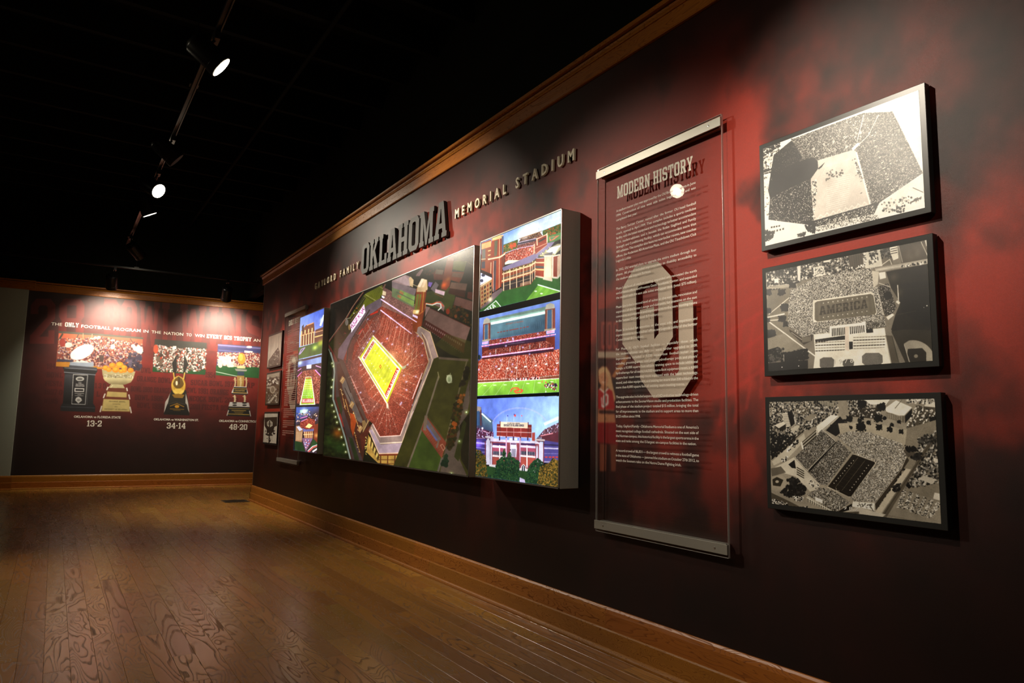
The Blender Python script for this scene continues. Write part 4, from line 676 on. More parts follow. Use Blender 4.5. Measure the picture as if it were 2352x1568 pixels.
    for x0, x1 in ((340, 530), (760, 970)):
        a.poly([(x0, 765), (x1, 770), (x1, 800), (x0, 792)], (62, 38, 84)); a.line([(x0, 812), (x1, 828)], 34, (214, 204, 236)); a.poly([(x0, 832), (x1, 846), (x1, 894), (x0, 880)], (158, 66, 92)); a.poly([(x0, 885), (x1, 900), (x1, 950), (x0, 936)], (36, 34, 50)); a.line([(x0, 955), (x1, 975)], 26, (226, 214, 214)); a.poly([(x0, 975), (x1, 990), (x1, 1110), (x0, 1090)], (160, 66, 56))
        for k in range(9): a.line([(x0+8+k*(x1-x0-16)/8, 885+k*1.8), (x0+8+k*(x1-x0-16)/8, 942+k*1.8)], 5, (190, 184, 206))
    for x in (850, 440): a.line([(x, 800), (x, 1130)], 16, (226, 214, 214))
    for x in (540, 746): a.line([(x, 690), (x, 1050)], 18, (190, 150, 180))
    a.poly([(598, 760), (690, 765), (700, 850), (690, 980), (600, 960)], (206, 196, 220)); a.poly([(605, 765), (688, 768), (688, 790), (605, 788)], (90, 60, 90)); a.poly([(620, 850), (685, 852), (680, 975), (618, 960)], (60, 56, 76))
    for k in range(5): a.line([(628+k*13, 850), (627+k*13, 968)], 5, (214, 204, 226))
    for x, w_, y0, y1 in ((240, 56, 690, 1090), (1030, 66, 740, 1080), (303, 24, 745, 1090), (988, 26, 790, 1100)): a.poly([(x, y0+40), (x+w_/2, y0), (x+w_, y0+40), (x+w_, y1), (x-4, y1)], (196, 190, 210))
    a.line([(230, 672), (345, 684)], 26, (196, 184, 196)); a.line([(978, 715), (1112, 722)], 26, (206, 186, 186)); a.line([(225, 740), (228, 1080)], 14, (110, 50, 64)); a.line([(1100, 750), (1098, 1060)], 14, (110, 46, 60)); a.poly([(285, 1085), (400, 1090), (400, 1145), (282, 1130)], (206, 196, 200))
    a.poly([(700, 1160), (770, 1130), (1000, 1180), (1000, 1230), (700, 1200)], (196, 184, 186)); a.poly([(760, 1190), (765, 1110), (797, 1078), (828, 1110), (828, 1190)], (226, 218, 214)); a.poly([(770, 1190), (775, 1115), (797, 1090), (820, 1115), (820, 1190)], (30, 36, 46)); a.line([(797, 1110), (797, 1180)], 12, (200, 196, 206)); a.line([(695, 1192), (865, 1215)], 14, (110, 96, 130))
    a.poly([(220, 1100), (380, 1130), (1100, 1220), (1340, 1200), (1340, 1500), (60, 1400), (60, 1100)], (34, 62, 30)); a.poly([(722, 1270), (815, 1310), (835, 1400), (725, 1380)], (186, 172, 206))
    G = [(20, 46, 26), (28, 62, 32), (14, 34, 20), (44, 76, 36), (22, 50, 34)]
    a.blobs([(400, 1040), (470, 980), (640, 980), (735, 1040), (730, 1200), (740, 1360), (290, 1330), (370, 1200)], 1100, 12, G); a.blobs([(495, 880), (520, 830), (540, 1000), (600, 850), (625, 1000), (470, 1020)], 60, 12, G); a.blobs([(900, 1080), (1010, 990), (1090, 1060), (1060, 1420), (830, 1400), (850, 1200)], 700, 12, G); a.blobs([(280, 1260), (400, 1240), (400, 1330), (250, 1330)], 40, 18, G)
    Y = [(84, 64, 20), (112, 82, 26), (50, 42, 18), (140, 102, 34), (40, 44, 20)]
    a.blobs([(70, 860), (150, 880), (225, 960), (260, 1300), (70, 1290)], 640, 12, Y[:3]+G[:1]); a.blobs([(1050, 1120), (1200, 1050), (1240, 990), (1340, 1040), (1340, 1460), (1000, 1400)], 1100, 12, Y)
    a.speckle(.05)

def paint_l(a):
    """the three pictures of the left lightbox"""
    a.crop(590, 680, 3.733)
    a.poly([(300, 50), (620, 50), (620, 1400), (300, 1400)], (16, 18, 26))
    a.grad([(372, 180), (585, 98), (560, 500), (358, 545)], (70, 100, 206), (150, 180, 240), (480, 130), (440, 400)); a.line([(545, 250), (575, 165)], 16, (240, 255, 255)); a.glow(560, 200, 26, (230, 250, 255), .9)
    a.poly([(378, 300), (420, 250), (490, 225), (500, 380), (495, 400), (370, 430)], (104, 60, 36)); a.poly([(386, 260), (402, 240), (402, 300), (386, 320)], (40, 40, 30)); a.line([(430, 250), (485, 228)], 8, (226, 150, 90)); a.line([(372, 340), (495, 305)], 7, (230, 176, 110))
    for k in range(6): a.line([(380+k*22, 340-k*7), (377+k*22, 428-k*5)], 5, (255, 226, 160))
    for k in range(4): a.line([(384+k*30, 300-k*9), (382+k*30, 330-k*9)], 8, (255, 214, 140))
    a.poly([(500, 290), (575, 260), (570, 380), (495, 400)], (84, 54, 40)); a.line([(500, 310), (572, 290)], 7, (206, 150, 100)); a.line([(498, 350), (572, 330)], 10, (226, 190, 110)); a.poly([(360, 440), (570, 380), (560, 490), (358, 540)], (34, 84, 30)); a.glow(498, 440, 26, (226, 250, 100), .9); a.glow(545, 400, 34, (196, 190, 40), .8); a.line([(362, 500), (380, 455), (412, 440), (370, 495)], 8, (150, 130, 180))
    # middle: the field end on
    a.poly([(352, 560), (555, 515), (545, 925), (338, 930)], (36, 22, 34)); a.grad([(352, 565), (553, 518), (552, 570), (352, 610)], (60, 80, 150), (120, 150, 210), (420, 560), (470, 540)); a.glow(370, 570, 26, (220, 250, 240), .8)
    a.crowd([(350, 690), (400, 640), (500, 625), (548, 690), (545, 920), (495, 920), (470, 690), (415, 700), (375, 920), (342, 920)], (104, 40, 34), [(150, 64, 50), (200, 120, 90), (80, 30, 26)], (4, 3), .6)
    a.poly([(426, 590), (468, 585), (466, 618), (426, 622)], (240, 226, 250)); a.line([(505, 595), (553, 612)], 7, (255, 170, 226)); a.line([(500, 632), (550, 686)], 8, (240, 130, 220)); a.line([(350, 640), (380, 620)], 6, (226, 130, 200)); a.line([(345, 690), (385, 650)], 6, (216, 100, 190))
    a.poly([(417, 690), (468, 688), (500, 928), (366, 932)], (250, 250, 214)); a.poly([(420, 695), (465, 693), (492, 922), (376, 925)], (150, 206, 44)); a.poly([(418, 715), (468, 713), (480, 800), (400, 800)], (226, 206, 60), .5)
    for k in range(8): a.line([(418-k*4, 722+k*18), (468+k*3.5, 720+k*18)], 3, (250, 255, 226), .8)
    a.line([(420, 702), (466, 700)], 8, (220, 60, 40)); a.poly([(388, 878), (482, 875), (486, 912), (383, 916)], (214, 50, 40)); a.text('OKLAHOMA', (388, 910), (484, 908), (0, -28), (255, 235, 230)); a.blobs([(350, 640), (545, 620), (545, 900), (350, 900)], 60, 2.5, [(230, 220, 255), (240, 190, 160)], .7)
    # lower: aerial of the stadium in the evening
    a.grad([(338, 950), (535, 945), (525, 1355), (325, 1330)], (64, 92, 180), (56, 40, 40), (430, 950), (430, 1060)); a.poly([(370, 975), (440, 968), (430, 1000), (370, 1000)], (150, 200, 190)); a.glow(405, 985, 34, (240, 255, 250), .9); a.blobs([(340, 990), (530, 985), (530, 1080), (340, 1080)], 80, 5, [(70, 60, 80), (226, 180, 150), (150, 150, 200), (60, 70, 50)])
    a.crowd([(370, 1080), (440, 1040), (500, 1060), (495, 1130), (420, 1160), (370, 1120)], (130, 44, 30), [(180, 80, 60), (90, 30, 24)], (4, 3), .6); a.line([(372, 1045), (432, 1028)], 7, (226, 120, 200)); a.line([(380, 1072), (430, 1050)], 5, (236, 140, 200)); a.poly([(415, 1120), (445, 1088), (478, 1106), (450, 1130)], (255, 226, 130)); a.poly([(370, 1120), (420, 1140), (495, 1135), (480, 1160), (400, 1165)], (96, 90, 140))
    a.poly([(335, 1110), (365, 1105), (395, 1140), (385, 1250), (330, 1240)], (150, 104, 70)); a.poly([(340, 1118), (362, 1112), (392, 1142), (365, 1155)], (206, 206, 230)); a.poly([(400, 1160), (480, 1155), (478, 1215), (410, 1215)], (150, 90, 50)); a.line([(400, 1185), (480, 1180)], 6, (240, 196, 130)); a.poly([(490, 1100), (525, 1090), (522, 1260), (485, 1220)], (120, 50, 30)); a.glow(510, 1190, 24, (240, 170, 80), .7)
    for k in range(5): a.line([(345+k*10, 1160), (340+k*10, 1235)], 3, (230, 190, 140)); a.line([(410+k*16, 1160), (412+k*15, 1212)], 3, (240, 210, 160))
    a.poly([(385, 1215), (480, 1215), (420, 1330)], (120, 84, 110)); a.blobs([(390, 1220), (475, 1220), (422, 1320)], 50, 4, [(226, 200, 226), (150, 60, 70), (90, 100, 150)]); a.poly([(325, 1240), (385, 1250), (415, 1330), (325, 1330)], (34, 56, 28)); a.poly([(480, 1220), (525, 1260), (522, 1290), (450, 1320)], (40, 66, 34)); a.line([(440, 1335), (480, 1295), (527, 1278)], 12, (190, 80, 70)); a.line([(435, 1325), (478, 1285), (527, 1268)], 5, (220, 226, 230)); a.line([(480, 1330), (525, 1300)], 12, (226, 226, 226)); a.speckle(.05)

K1, K0 = (14, 12, 9), (246, 243, 236)
def grey(*v): return [(x, int(x*.98), int(x*.94)) for x in v]
def paint_1956(a):
    a.crop(1730, 180, 3.824); a.poly([(60, 500), (1530, 0), (1560, 1200), (80, 1500)], K0)
    a.blobs([(75, 610), (230, 545), (230, 640), (80, 690)], 70, 14, grey(30, 90, 60, 230)); a.blobs([(78, 690), (180, 670), (160, 820), (80, 840)], 60, 12, grey(120, 200, 60, 240)); a.blobs([(80, 790), (160, 800), (160, 830), (80, 840)], 30, 10, grey(40, 70)); a.blobs([(80, 860), (150, 850), (140, 1200), (95, 1240)], 50, 9, grey(230, 200, 90, 245), .8)
    for k in range(5): a.line([(82, 700+k*34), (178, 640+k*40)], 6, grey(225)[0], .8)
    bowl = [(180, 670), (350, 535), (980, 300), (1220, 290), (1490, 830), (1110, 1090), (1030, 1110), (450, 1290), (450, 1275), (135, 1240), (150, 1060), (130, 980)]
    a.crowd(bowl, (40, 37, 32), grey(230, 160, 20, 100, 200), (2, 2), .5)
    a.crowd([(330, 530), (980, 300), (1060, 430), (880, 600), (560, 715), (430, 690)], (60, 56, 50), grey(240, 190, 20, 120), (2, 2), .55)
    a.crowd([(180, 675), (340, 545), (430, 690), (400, 740), (180, 860)], (26, 24, 20), grey(180, 60), (2, 2), .12)
    a.crowd([(135, 1240), (150, 1000), (230, 1010), (500, 890), (530, 1250), (450, 1280)], (28, 26, 22), grey(235, 150, 90), (2, 3), .22)
    a.poly([(180, 680), (230, 800), (480, 700), (560, 720), (570, 790), (500, 880), (225, 1010), (150, 1060), (132, 980)], (16, 14, 11)); a.ell(515, 760, 55, 64, (16, 14, 11)); a.crowd([(180, 680), (240, 720), (300, 800), (180, 860), (150, 960)], (20, 18, 14), grey(190), (2, 2), .03)
    a.poly([(565, 720), (880, 625), (900, 640), (1030, 1105), (530, 1250), (505, 885), (570, 790)], (206, 198, 190), 1, .05); a.poly([(565, 720), (880, 625), (905, 700), (570, 800)], (212, 206, 198), 1, .04)
    for k in range(16): a.line([(640, 890+k*18), (860-k*2, 838+k*18)], 3, (246, 242, 236), .8)
    a.glow(660, 900, 60, (160, 152, 144), .5); a.blobs([(640, 830), (690, 800), (780, 800), (790, 850), (700, 880), (640, 900)], 46, 6, grey(60, 90)); a.poly([(570, 790), (630, 735), (600, 780), (575, 800)], (30, 28, 24)); a.blobs([(520, 900), (560, 880), (540, 1240), (520, 1240)], 36, 8, grey(30, 240, 90)); a.blobs([(890, 700), (960, 860), (950, 900), (900, 800)], 24, 9, grey(60, 240)); a.line([(905, 650), (1025, 1100)], 14, K0)
    for k in range(8): a.ell(870+rs.rand()*120, 700+rs.rand()*360, 8, 3, (80, 76, 70), .8, -.8)
    for k in range(8): a.hole([(560+k*55, 1235-k*16), (590+k*55, 1190-k*16), (620+k*55, 1215-k*16), (590+k*55, 1240-k*16)], [(572+k*55, 1228-k*16), (590+k*55, 1205-k*16), (608+k*55, 1215-k*16), (590+k*55, 1232-k*16)], (244, 240, 232), .6)
    a.line([(345, 528), (960, 300), (1200, 292)], 7, K0); a.line([(970, 320), (910, 560)], 6, K0); a.line([(1100, 320), (1010, 500), (910, 600)], 6, (230, 226, 216)); a.poly([(860, 620), (915, 565), (940, 570), (885, 632)], K0); a.line([(1240, 320), (1490, 830)], 5, (236, 232, 220))
    for k in range(11): a.ell(1045+k*17, 500+k*48, 13, 5, (238, 232, 216), .9, -.5)
    for x, y in [(530, 620), (620, 580), (705, 550), (800, 520), (630, 660), (720, 630), (820, 600), (900, 480), (940, 470)]: a.hole([(x-12, y), (x, y-14), (x+12, y), (x, y+14)], [(x-6, y), (x, y-8), (x+6, y), (x, y+8)], (235, 230, 222)); a.line([(x, y), (x+2, y+60)], 3, (220, 215, 205), .6)
    a.poly([(450, 1250), (530, 1250), (1040, 1105), (1110, 1090), (1060, 1170), (540, 1330), (450, 1300)], (28, 26, 22)); a.crowd([(540, 1260), (1050, 1110), (1090, 1130), (1060, 1190), (545, 1340)], (34, 32, 28), grey(235, 150), (3, 3), .25)
    a.poly([(1100, 1100), (1490, 840), (1500, 1000), (1535, 1110), (1110, 1210)], (240, 236, 226)); a.blobs([(1120, 1110), (1250, 1030), (1490, 1040), (1460, 1090), (1150, 1190)], 26, 13, grey(90, 200, 50)); a.line([(1400, 960), (1490, 1000)], 6, (60, 56, 50)); a.line([(1380, 1090), (1455, 1055)], 12, (60, 56, 50)); a.blobs([(1250, 1130), (1330, 1110), (1320, 1170), (1260, 1180)], 12, 12, grey(40))
    a.poly([(100, 1240), (450, 1280), (560, 1300), (540, 1400), (160, 1440), (110, 1400)], (246, 243, 236))
    for k in range(4): a.poly([(155+k*22, 1302-k*4), (170+k*22, 1298-k*4), (170+k*22, 1312-k*4), (155+k*22, 1316-k*4)], (60, 56, 50)); a.poly([(178+k*26, 1336-k*7), (192+k*26, 1332-k*7), (192+k*26, 1348-k*7), (178+k*26, 1352-k*7)], (90, 86, 80))
    a.blobs([(105, 1330), (190, 1350), (160, 1420), (105, 1430)], 40, 12, grey(20, 40)); a.poly([(145, 1420), (180, 1395), (170, 1440)], K0); a.blobs([(390, 1370), (460, 1350), (450, 1385), (390, 1390)], 20, 10, grey(40, 80)); a.blobs([(450, 1290), (550, 1290), (540, 1360), (470, 1340)], 40, 12, grey(20, 50)); a.crowd([(560, 1300), (1040, 1190), (1090, 1200), (1100, 1235), (560, 1345)], (225, 222, 214), grey(60, 110), (3, 3), .3)
    a.line([(785, 1140), (790, 1290)], 4, (200, 196, 190)); return ('1956', (668, 1284), (834, 1240), 42)
def paint_1976(a):
    a.crop(1740, 520, 4.239); a.poly([(50, 430), (1700, 90), (1760, 1330), (80, 1430)], (128, 122, 112), 1, .06)
    a.poly([(70, 440), (400, 370), (420, 540), (90, 640)], (40, 37, 32)); a.blobs([(75, 445), (1140, 220), (1150, 400), (420, 520), (90, 640)], 420, 15, grey(24, 40, 20, 200, 90, 30, 240, 150), .9); a.poly([(385, 385), (420, 380), (415, 540), (390, 520)], (220, 216, 208)); a.poly([(540, 400), (640, 380), (665, 470), (550, 495)], (230, 226, 216)); a.blobs([(560, 410), (650, 400), (650, 460), (560, 480)], 14, 9, grey(120, 80)); a.poly([(160, 510), (205, 500), (205, 545), (165, 550)], K0); a.poly([(640, 325), (710, 312), (710, 345), (640, 352)], (228, 224, 214))
    a.poly([(880, 280), (1020, 250), (1035, 400), (905, 425)], (88, 82, 74)); 
    for k in range(6): a.line([(890+k*22, 285-k*5), (905+k*22, 420-k*3)], 3, (60, 56, 50), .8)
    a.poly([(1030, 245), (1190, 215), (1215, 385), (1050, 410)], (206, 202, 192)); a.blobs([(1080, 240), (1165, 225), (1170, 350), (1090, 370)], 60, 7, grey(40, 240, 100), sq=True); a.blobs([(1025, 250), (1060, 250), (1060, 350), (1035, 370)], 30, 6, grey(240, 90)); a.blobs([(900, 395), (1040, 370), (1040, 410), (905, 420)], 34, 6, grey(240, 60), sq=True)
    a.poly([(1190, 215), (1290, 195), (1320, 360), (1215, 385)], (110, 104, 94)); a.blobs([(1195, 220), (1290, 200), (1300, 300), (1200, 310)], 44, 14, grey(34, 70, 120)); a.poly([(1285, 190), (1360, 175), (1370, 310), (1320, 330), (1290, 260)], (226, 220, 208))
    for r_ in range(4): a.line([(1295, 200+r_*22), (1358, 186+r_*22)], 6, (40, 36, 30))
    a.line([(1215, 370), (1285, 320), (1305, 370)], 7, (214, 208, 196))
    a.poly([(1370, 180), (1620, 130), (1670, 310), (1400, 360)], (86, 80, 72)); 
    for k in range(10): a.glow(1400+rs.rand()*240, 180+rs.rand()*140, 40, (120, 112, 100), .4)
    a.line([(1370, 180), (1410, 350)], 5, (206, 200, 190)); a.line([(1590, 150), (1665, 310)], 6, (230, 224, 212)); a.poly([(1620, 110), (1655, 108), (1662, 195), (1640, 190)], (230, 226, 216)); a.poly([(1140, 410), (1670, 310), (1672, 360), (1150, 440)], (176, 170, 160)); a.line([(1150, 425), (1670, 335)], 4, (230, 226, 216)); a.blobs([(1400, 380), (1660, 335), (1665, 360), (1400, 400)], 22, 7, grey(240, 50), sq=True)
    a.poly([(1250, 440), (1675, 360), (1740, 1320), (1440, 1320), (1300, 1000), (1340, 860), (1390, 740), (1300, 600)], (44, 41, 35), 1, .12); a.poly([(1380, 560), (1680, 520), (1700, 1000), (1400, 830)], (34, 32, 27), 1, .1)
    for k in range(26): x = 1400+rs.rand()*280; y = 400+rs.rand()*600; a.line([(x, y), (x+4, y+60)], 3, (60, 56, 48), .6)
    a.glow(1370, 640, 60, (84, 78, 68), .7); a.glow(1320, 490, 60, (110, 104, 92), .6); a.line([(1362, 570), (1372, 740)], 9, (226, 222, 212)); a.line([(1355, 730), (1375, 745)], 22, (230, 226, 216)); a.line([(1345, 860), (1540, 820)], 4, (84, 78, 70)); a.line([(1420, 610), (1680, 590)], 3, (70, 66, 58)); a.ell(1647, 770, 7, 7, K0); a.ell(1617, 787, 4, 4, K0)
    a.poly([(1300, 1020), (1430, 1000), (1720, 1010), (1735, 1310), (1440, 1330)], (62, 58, 50), 1, .1); g = [(1422, 1140)]+[(1510+220*math.cos(t), 1330+225*math.sin(t)) for t in np.linspace(-1.75, -.1, 12)]+[(1725, 1310), (1470, 1315)]
    a.poly(g, (164, 158, 146), 1, .04); a.poly([(1462, 1190), (1600, 1182), (1640, 1225), (1640, 1310), (1480, 1318), (1455, 1240)], (54, 50, 44)); a.ell(1540, 1260, 20, 18, (140, 134, 122)); a.line([(1425, 1150), (1480, 1320)], 5, (206, 200, 190))
    a.poly([(90, 620), (310, 610), (300, 900), (400, 1150), (90, 1000)], (128, 122, 110), 1, .1); a.line([(110, 855), (310, 690)], 9, (224, 218, 206)); a.line([(90, 885), (260, 850)], 14, (228, 224, 214)); a.line([(90, 915), (240, 905)], 10, (224, 218, 206)); a.line([(110, 925), (560, 1260)], 13, (230, 224, 214)); a.line([(85, 700), (80, 460)], 14, (214, 208, 196)); a.line([(90, 600), (380, 570)], 26, (170, 164, 152)); a.line([(120, 575), (360, 560)], 5, (230, 224, 214))
    for x, y, r_ in [(235, 640, 34), (270, 790, 46), (240, 900, 36), (125, 1045, 52), (95, 910, 20), (100, 820, 26), (280, 950, 26), (170, 1200, 56), (100, 640, 34), (340, 570, 30)]: a.ell(x, y, r_, r_*.8, (22, 20, 16)); a.blobs([(x-r_, y-r_*.8), (x+r_, y-r_*.8), (x+r_, y+r_*.8), (x-r_, y+r_*.8)], 16, 12, grey(20, 30))
    a.poly([(90, 1090), (260, 1040), (420, 1170), (300, 1250), (200, 1170), (100, 1200)], (146, 140, 128), 1, .08); a.blobs([(250, 1230), (480, 1190), (500, 1290), (270, 1320)], 120, 16, grey(18, 34, 26)); a.blobs([(100, 1200), (250, 1180), (250, 1310), (100, 1320)], 70, 15, grey(20, 34, 90)); a.poly([(95, 1330), (490, 1300), (490, 1410), (90, 1440)], (20, 18, 15)); a.line([(255, 1245), (255, 1310)], 5, (226, 220, 210)); a.ell(238, 1368, 6, 6, K0); a.ell(400, 1356, 6, 6, K0)
    bowl = [(320, 620), (520, 520), (640, 480), (1105, 405), (1130, 600), (1170, 580), (1230, 880), (1250, 970), (560, 1050), (430, 1075), (295, 965), (300, 760)]
    a.crowd(bowl, (120, 114, 104), grey(240, 200, 40, 70, 160, 225), (2, 2), .75); a.crowd([(1165, 590), (1270, 550), (1350, 790), (1310, 850), (1240, 870)], (60, 56, 50), grey(200, 30, 110), (2, 2), .5); a.ell(1265, 670, 40, 40, (24, 22, 18), .9); a.line([(1160, 600), (1225, 860)], 6, (214, 208, 198)); a.poly([(1110, 430), (1180, 440), (1170, 560), (1130, 600)], (196, 190, 178)); a.poly([(1180, 450), (1240, 440), (1250, 500), (1190, 515)], (226, 222, 212)); a.line([(1180, 550), (1290, 590)], 8, (206, 200, 190))
    for p in [(400, 580, 450, 640), (330, 640, 430, 700), (470, 560, 490, 620)]: a.line([p[:2], p[2:]], 4, (226, 222, 212), .7)
    a.poly([(540, 720), (1100, 638), (1130, 650), (1160, 850), (545, 935), (535, 900)], (228, 222, 210)); a.poly([(555, 745), (580, 728), (1100, 655), (1125, 670), (1155, 835), (1140, 855), (580, 925), (555, 905)], (112, 106, 94))
    for k in range(24): a.line([(575+k*23, 740-k*3.4), (578+k*24, 915-k*3.4)], 2, (150, 144, 130) if k % 2 else (80, 76, 66), .8)
    for k in range(10):
        for yy in (745, 905): a.ell(640+k*47, yy-k*6.6-(yy > 800)*22, 5, 5, (226, 222, 212))
    for y in (745, 800, 866): pass
    a.text('AMERICA', (602, 862), (1070, 792), (-2, -84), (38, 34, 28), .6); a.line([(610, 815), (1060, 745)], 5, (112, 106, 94), .9)
    a.poly([(310, 1000), (430, 1080), (540, 1050), (530, 1110), (450, 1150), (310, 1020)], (76, 70, 62)); a.line([(330, 1030), (445, 1110)], 6, (190, 184, 172)); a.poly([(430, 1080), (520, 1065), (520, 1115), (435, 1130)], (120, 114, 104))
    a.poly([(545, 1050), (1235, 985), (1270, 1200), (1300, 1350), (540, 1400), (560, 1240)], (232, 228, 216)); a.crowd([(1055, 920), (1230, 925), (1250, 975), (1060, 1000)], (90, 86, 78), grey(200, 50), (2, 2), .5); a.poly([(1055, 1000), (1120, 995), (1125, 1030), (1060, 1035)], (26, 24, 20))
    a.poly([(560, 1100), (850, 1060), (850, 1100), (700, 1110), (560, 1140)], (40, 37, 32)); a.poly([(700, 970), (1050, 930), (1055, 1035), (705, 1070)], (238, 234, 224)); a.poly([(1015, 925), (1050, 925), (1050, 960), (1020, 960)], K0)
    for k in range(8): a.poly([(722+k*17, 992-k*1.6), (731+k*17, 991-k*1.6), (733+k*17, 1066-k*2), (724+k*17, 1067-k*2)], (34, 31, 26)); a.poly([(897+k*18.5, 975-k*2), (906+k*18.5, 974-k*2), (910+k*18.5, 1045-k*2.5), (901+k*18.5, 1046-k*2.5)], (34, 31, 26))
    for x0, x1, y in ((560, 850, 1130), (930, 1240, 1080)):
        for k in range(5): a.line([(x0, y+k*27), (x1, y+k*27-12)], 9, (60, 56, 48) if k % 2 else (150, 144, 132))
        for k in range(12): a.line([(x0+k*(x1-x0)/11, y-20), (x0+2+k*(x1-x0)/11, y+110)], 4, (228, 224, 214))
    a.poly([(848, 975), (888, 970), (890, 1250), (855, 1250)], (216, 204, 192)); a.poly([(890, 1120), (925, 1120), (925, 1190), (892, 1195)], (24, 22, 18)); a.poly([(560, 1230), (850, 1200), (900, 1210), (1240, 1175), (1250, 1230), (560, 1290)], (228, 222, 210))
    for pts, c in [([(605, 1290), (640, 1272), (720, 1272), (745, 1295), (742, 1360), (720, 1382), (630, 1386), (605, 1360)], 112), ([(828, 1310), (860, 1290), (920, 1290), (938, 1315), (935, 1350), (900, 1368), (845, 1368), (828, 1345)], 98), ([(1015, 1260), (1050, 1230), (1180, 1228), (1215, 1255), (1218, 1320), (1190, 1345), (1050, 1352), (1018, 1325)], 118)]: a.poly(pts, grey(c)[0], 1, .12)
    a.poly([(1240, 1060), (1310, 1060), (1370, 1330), (1300, 1345)], (96, 90, 80)); a.line([(1245, 1070), (1300, 1340)], 9, (190, 184, 172)); a.line([(1310, 1070), (1375, 1330)], 6, (60, 56, 48)); a.poly([(1250, 880), (1310, 845), (1330, 860), (1270, 910)], (226, 220, 208))
    return ('1976', (752, 1338), (935, 1325), 44)
def paint_1982(a):
    a.crop(1750, 880, 4.3556); a.poly([(60, 170), (1780, 120), (1830, 1430), (70, 1250)], (158, 151, 138), 1, .08)
    a.blobs([(70, 190), (760, 160), (760, 320), (420, 480), (90, 700)], 520, 13, grey(22, 34, 26, 200, 120, 226, 60), .9); a.blobs([(850, 160), (1200, 160), (1200, 330), (880, 330)], 160, 12, grey(24, 200, 150, 34), .9); a.poly([(880, 270), (1180, 240), (1180, 360), (870, 330)], (66, 61, 54)); a.blobs([(890, 280), (1180, 260), (1170, 350), (880, 320)], 90, 6, grey(230, 180, 60), sq=True)
    a.poly([(1005, 155), (1290, 145), (1240, 215), (1080, 210)], (236, 232, 220)); a.poly([(1215, 260), (1340, 170), (1500, 240), (1420, 320), (1365, 320), (1260, 290)], (238, 234, 222)); a.line([(1330, 250), (1400, 165)], 6, (110, 104, 94)); a.poly([(1240, 290), (1300, 300), (1365, 330), (1430, 325), (1420, 395), (1240, 345)], (120, 113, 100)); 
    for k in range(9): a.line([(1250+k*18, 300+k*3), (1250+k*18, 345+k*4)], 4, (220, 214, 202), .8)
    a.poly([(1430, 325), (1500, 250), (1500, 320), (1430, 400)], (40, 37, 32)); a.poly([(1540, 220), (1780, 250), (1680, 450), (1440, 450)], (92, 86, 76))
    for k in range(5): a.blobs([(1545+k*50, 225+k*10), (1570+k*50, 230+k*10), (1460+k*45, 440+k*8), (1440+k*45, 430+k*8)], 44, 6, grey(236, 206, 50), sq=True)
    a.poly([(1640, 200), (1770, 190), (1770, 240), (1620, 230)], (226, 220, 208)); a.blobs([(1430, 140), (1770, 130), (1770, 200), (1450, 200)], 70, 10, grey(50, 220, 160, 236), sq=True); a.blobs([(1680, 340), (1780, 330), (1780, 470), (1660, 440)], 60, 14, grey(24, 40))
    # towers and halls of the campus
    a.poly([(200, 300), (255, 290), (290, 430), (230, 440)], (206, 200, 188)); 
    for r_ in range(7):
        for c_ in range(4): a.ell(216+c_*14+r_*3, 315+r_*17, 3, 4, (50, 46, 40))
    a.poly([(255, 290), (300, 270), (330, 400), (290, 435)], (38, 35, 30)); a.poly([(125, 420), (215, 380), (240, 410), (170, 450)], (220, 214, 202)); a.poly([(170, 450), (240, 405), (240, 460), (180, 480)], (50, 46, 40)); a.poly([(330, 250), (470, 250), (460, 310), (340, 300)], (120, 113, 102)); a.crowd([(340, 260), (465, 262), (458, 305), (345, 295)], (90, 84, 74), grey(200), (3, 4), .4); a.poly([(415, 350), (490, 305), (560, 310), (480, 380)], (150, 143, 130)); a.poly([(570, 170), (720, 200), (720, 240), (580, 205)], (190, 184, 170))
    for k in range(9): a.line([(580+k*16, 172+k*4), (582+k*16, 208+k*4)], 5, (60, 56, 48))
    a.poly([(280, 460), (350, 415), (385, 425), (320, 490)], (190, 184, 170)); a.poly([(545, 430), (690, 315), (765, 325), (560, 500)], (238, 234, 222)); a.line([(770, 335), (600, 480)], 12, (190, 184, 172)); a.poly([(640, 470), (780, 330), (860, 430), (740, 530)], (36, 33, 28)); a.blobs([(690, 420), (850, 350), (860, 450), (720, 500)], 60, 14, grey(22, 50, 34))
    a.blobs([(90, 500), (330, 530), (330, 590), (100, 760), (85, 640)], 110, 15, grey(20, 34, 26)); a.poly([(100, 780), (420, 500), (440, 560), (250, 760), (120, 820)], (190, 184, 170)); a.line([(95, 760), (420, 470)], 10, (60, 56, 48)); a.blobs([(200, 760), (260, 730), (240, 780), (190, 780)], 24, 6, grey(50, 230), sq=True); a.blobs([(290, 610), (360, 560), (370, 600), (230, 700)], 30, 7, grey(236, 40), sq=True)
    # grass slope, trees, road on the right
    a.poly([(760, 400), (980, 390), (1300, 430), (1560, 500), (1500, 640), (1300, 600), (780, 500)], (176, 168, 152), 1, .08)
    for x, y, r_ in [(875, 355, 30), (990, 435, 48), (975, 372, 20), (1065, 390, 22), (1170, 440, 30), (1280, 460, 26), (1300, 415, 18), (1160, 350, 40), (1225, 350, 20), (1370, 385, 18), (1390, 485, 20), (1520, 520, 28), (1540, 480, 20), (1000, 210, 44), (1195, 235, 40), (1570, 600, 20), (1000, 345, 18), (890, 440, 16)]: a.ell(x, y, r_, r_*.85, (24, 22, 18)); a.blobs([(x-r_, y-r_), (x+r_, y-r_), (x+r_, y+r_), (x-r_, y+r_)], 14, r_*.3, grey(20, 34))
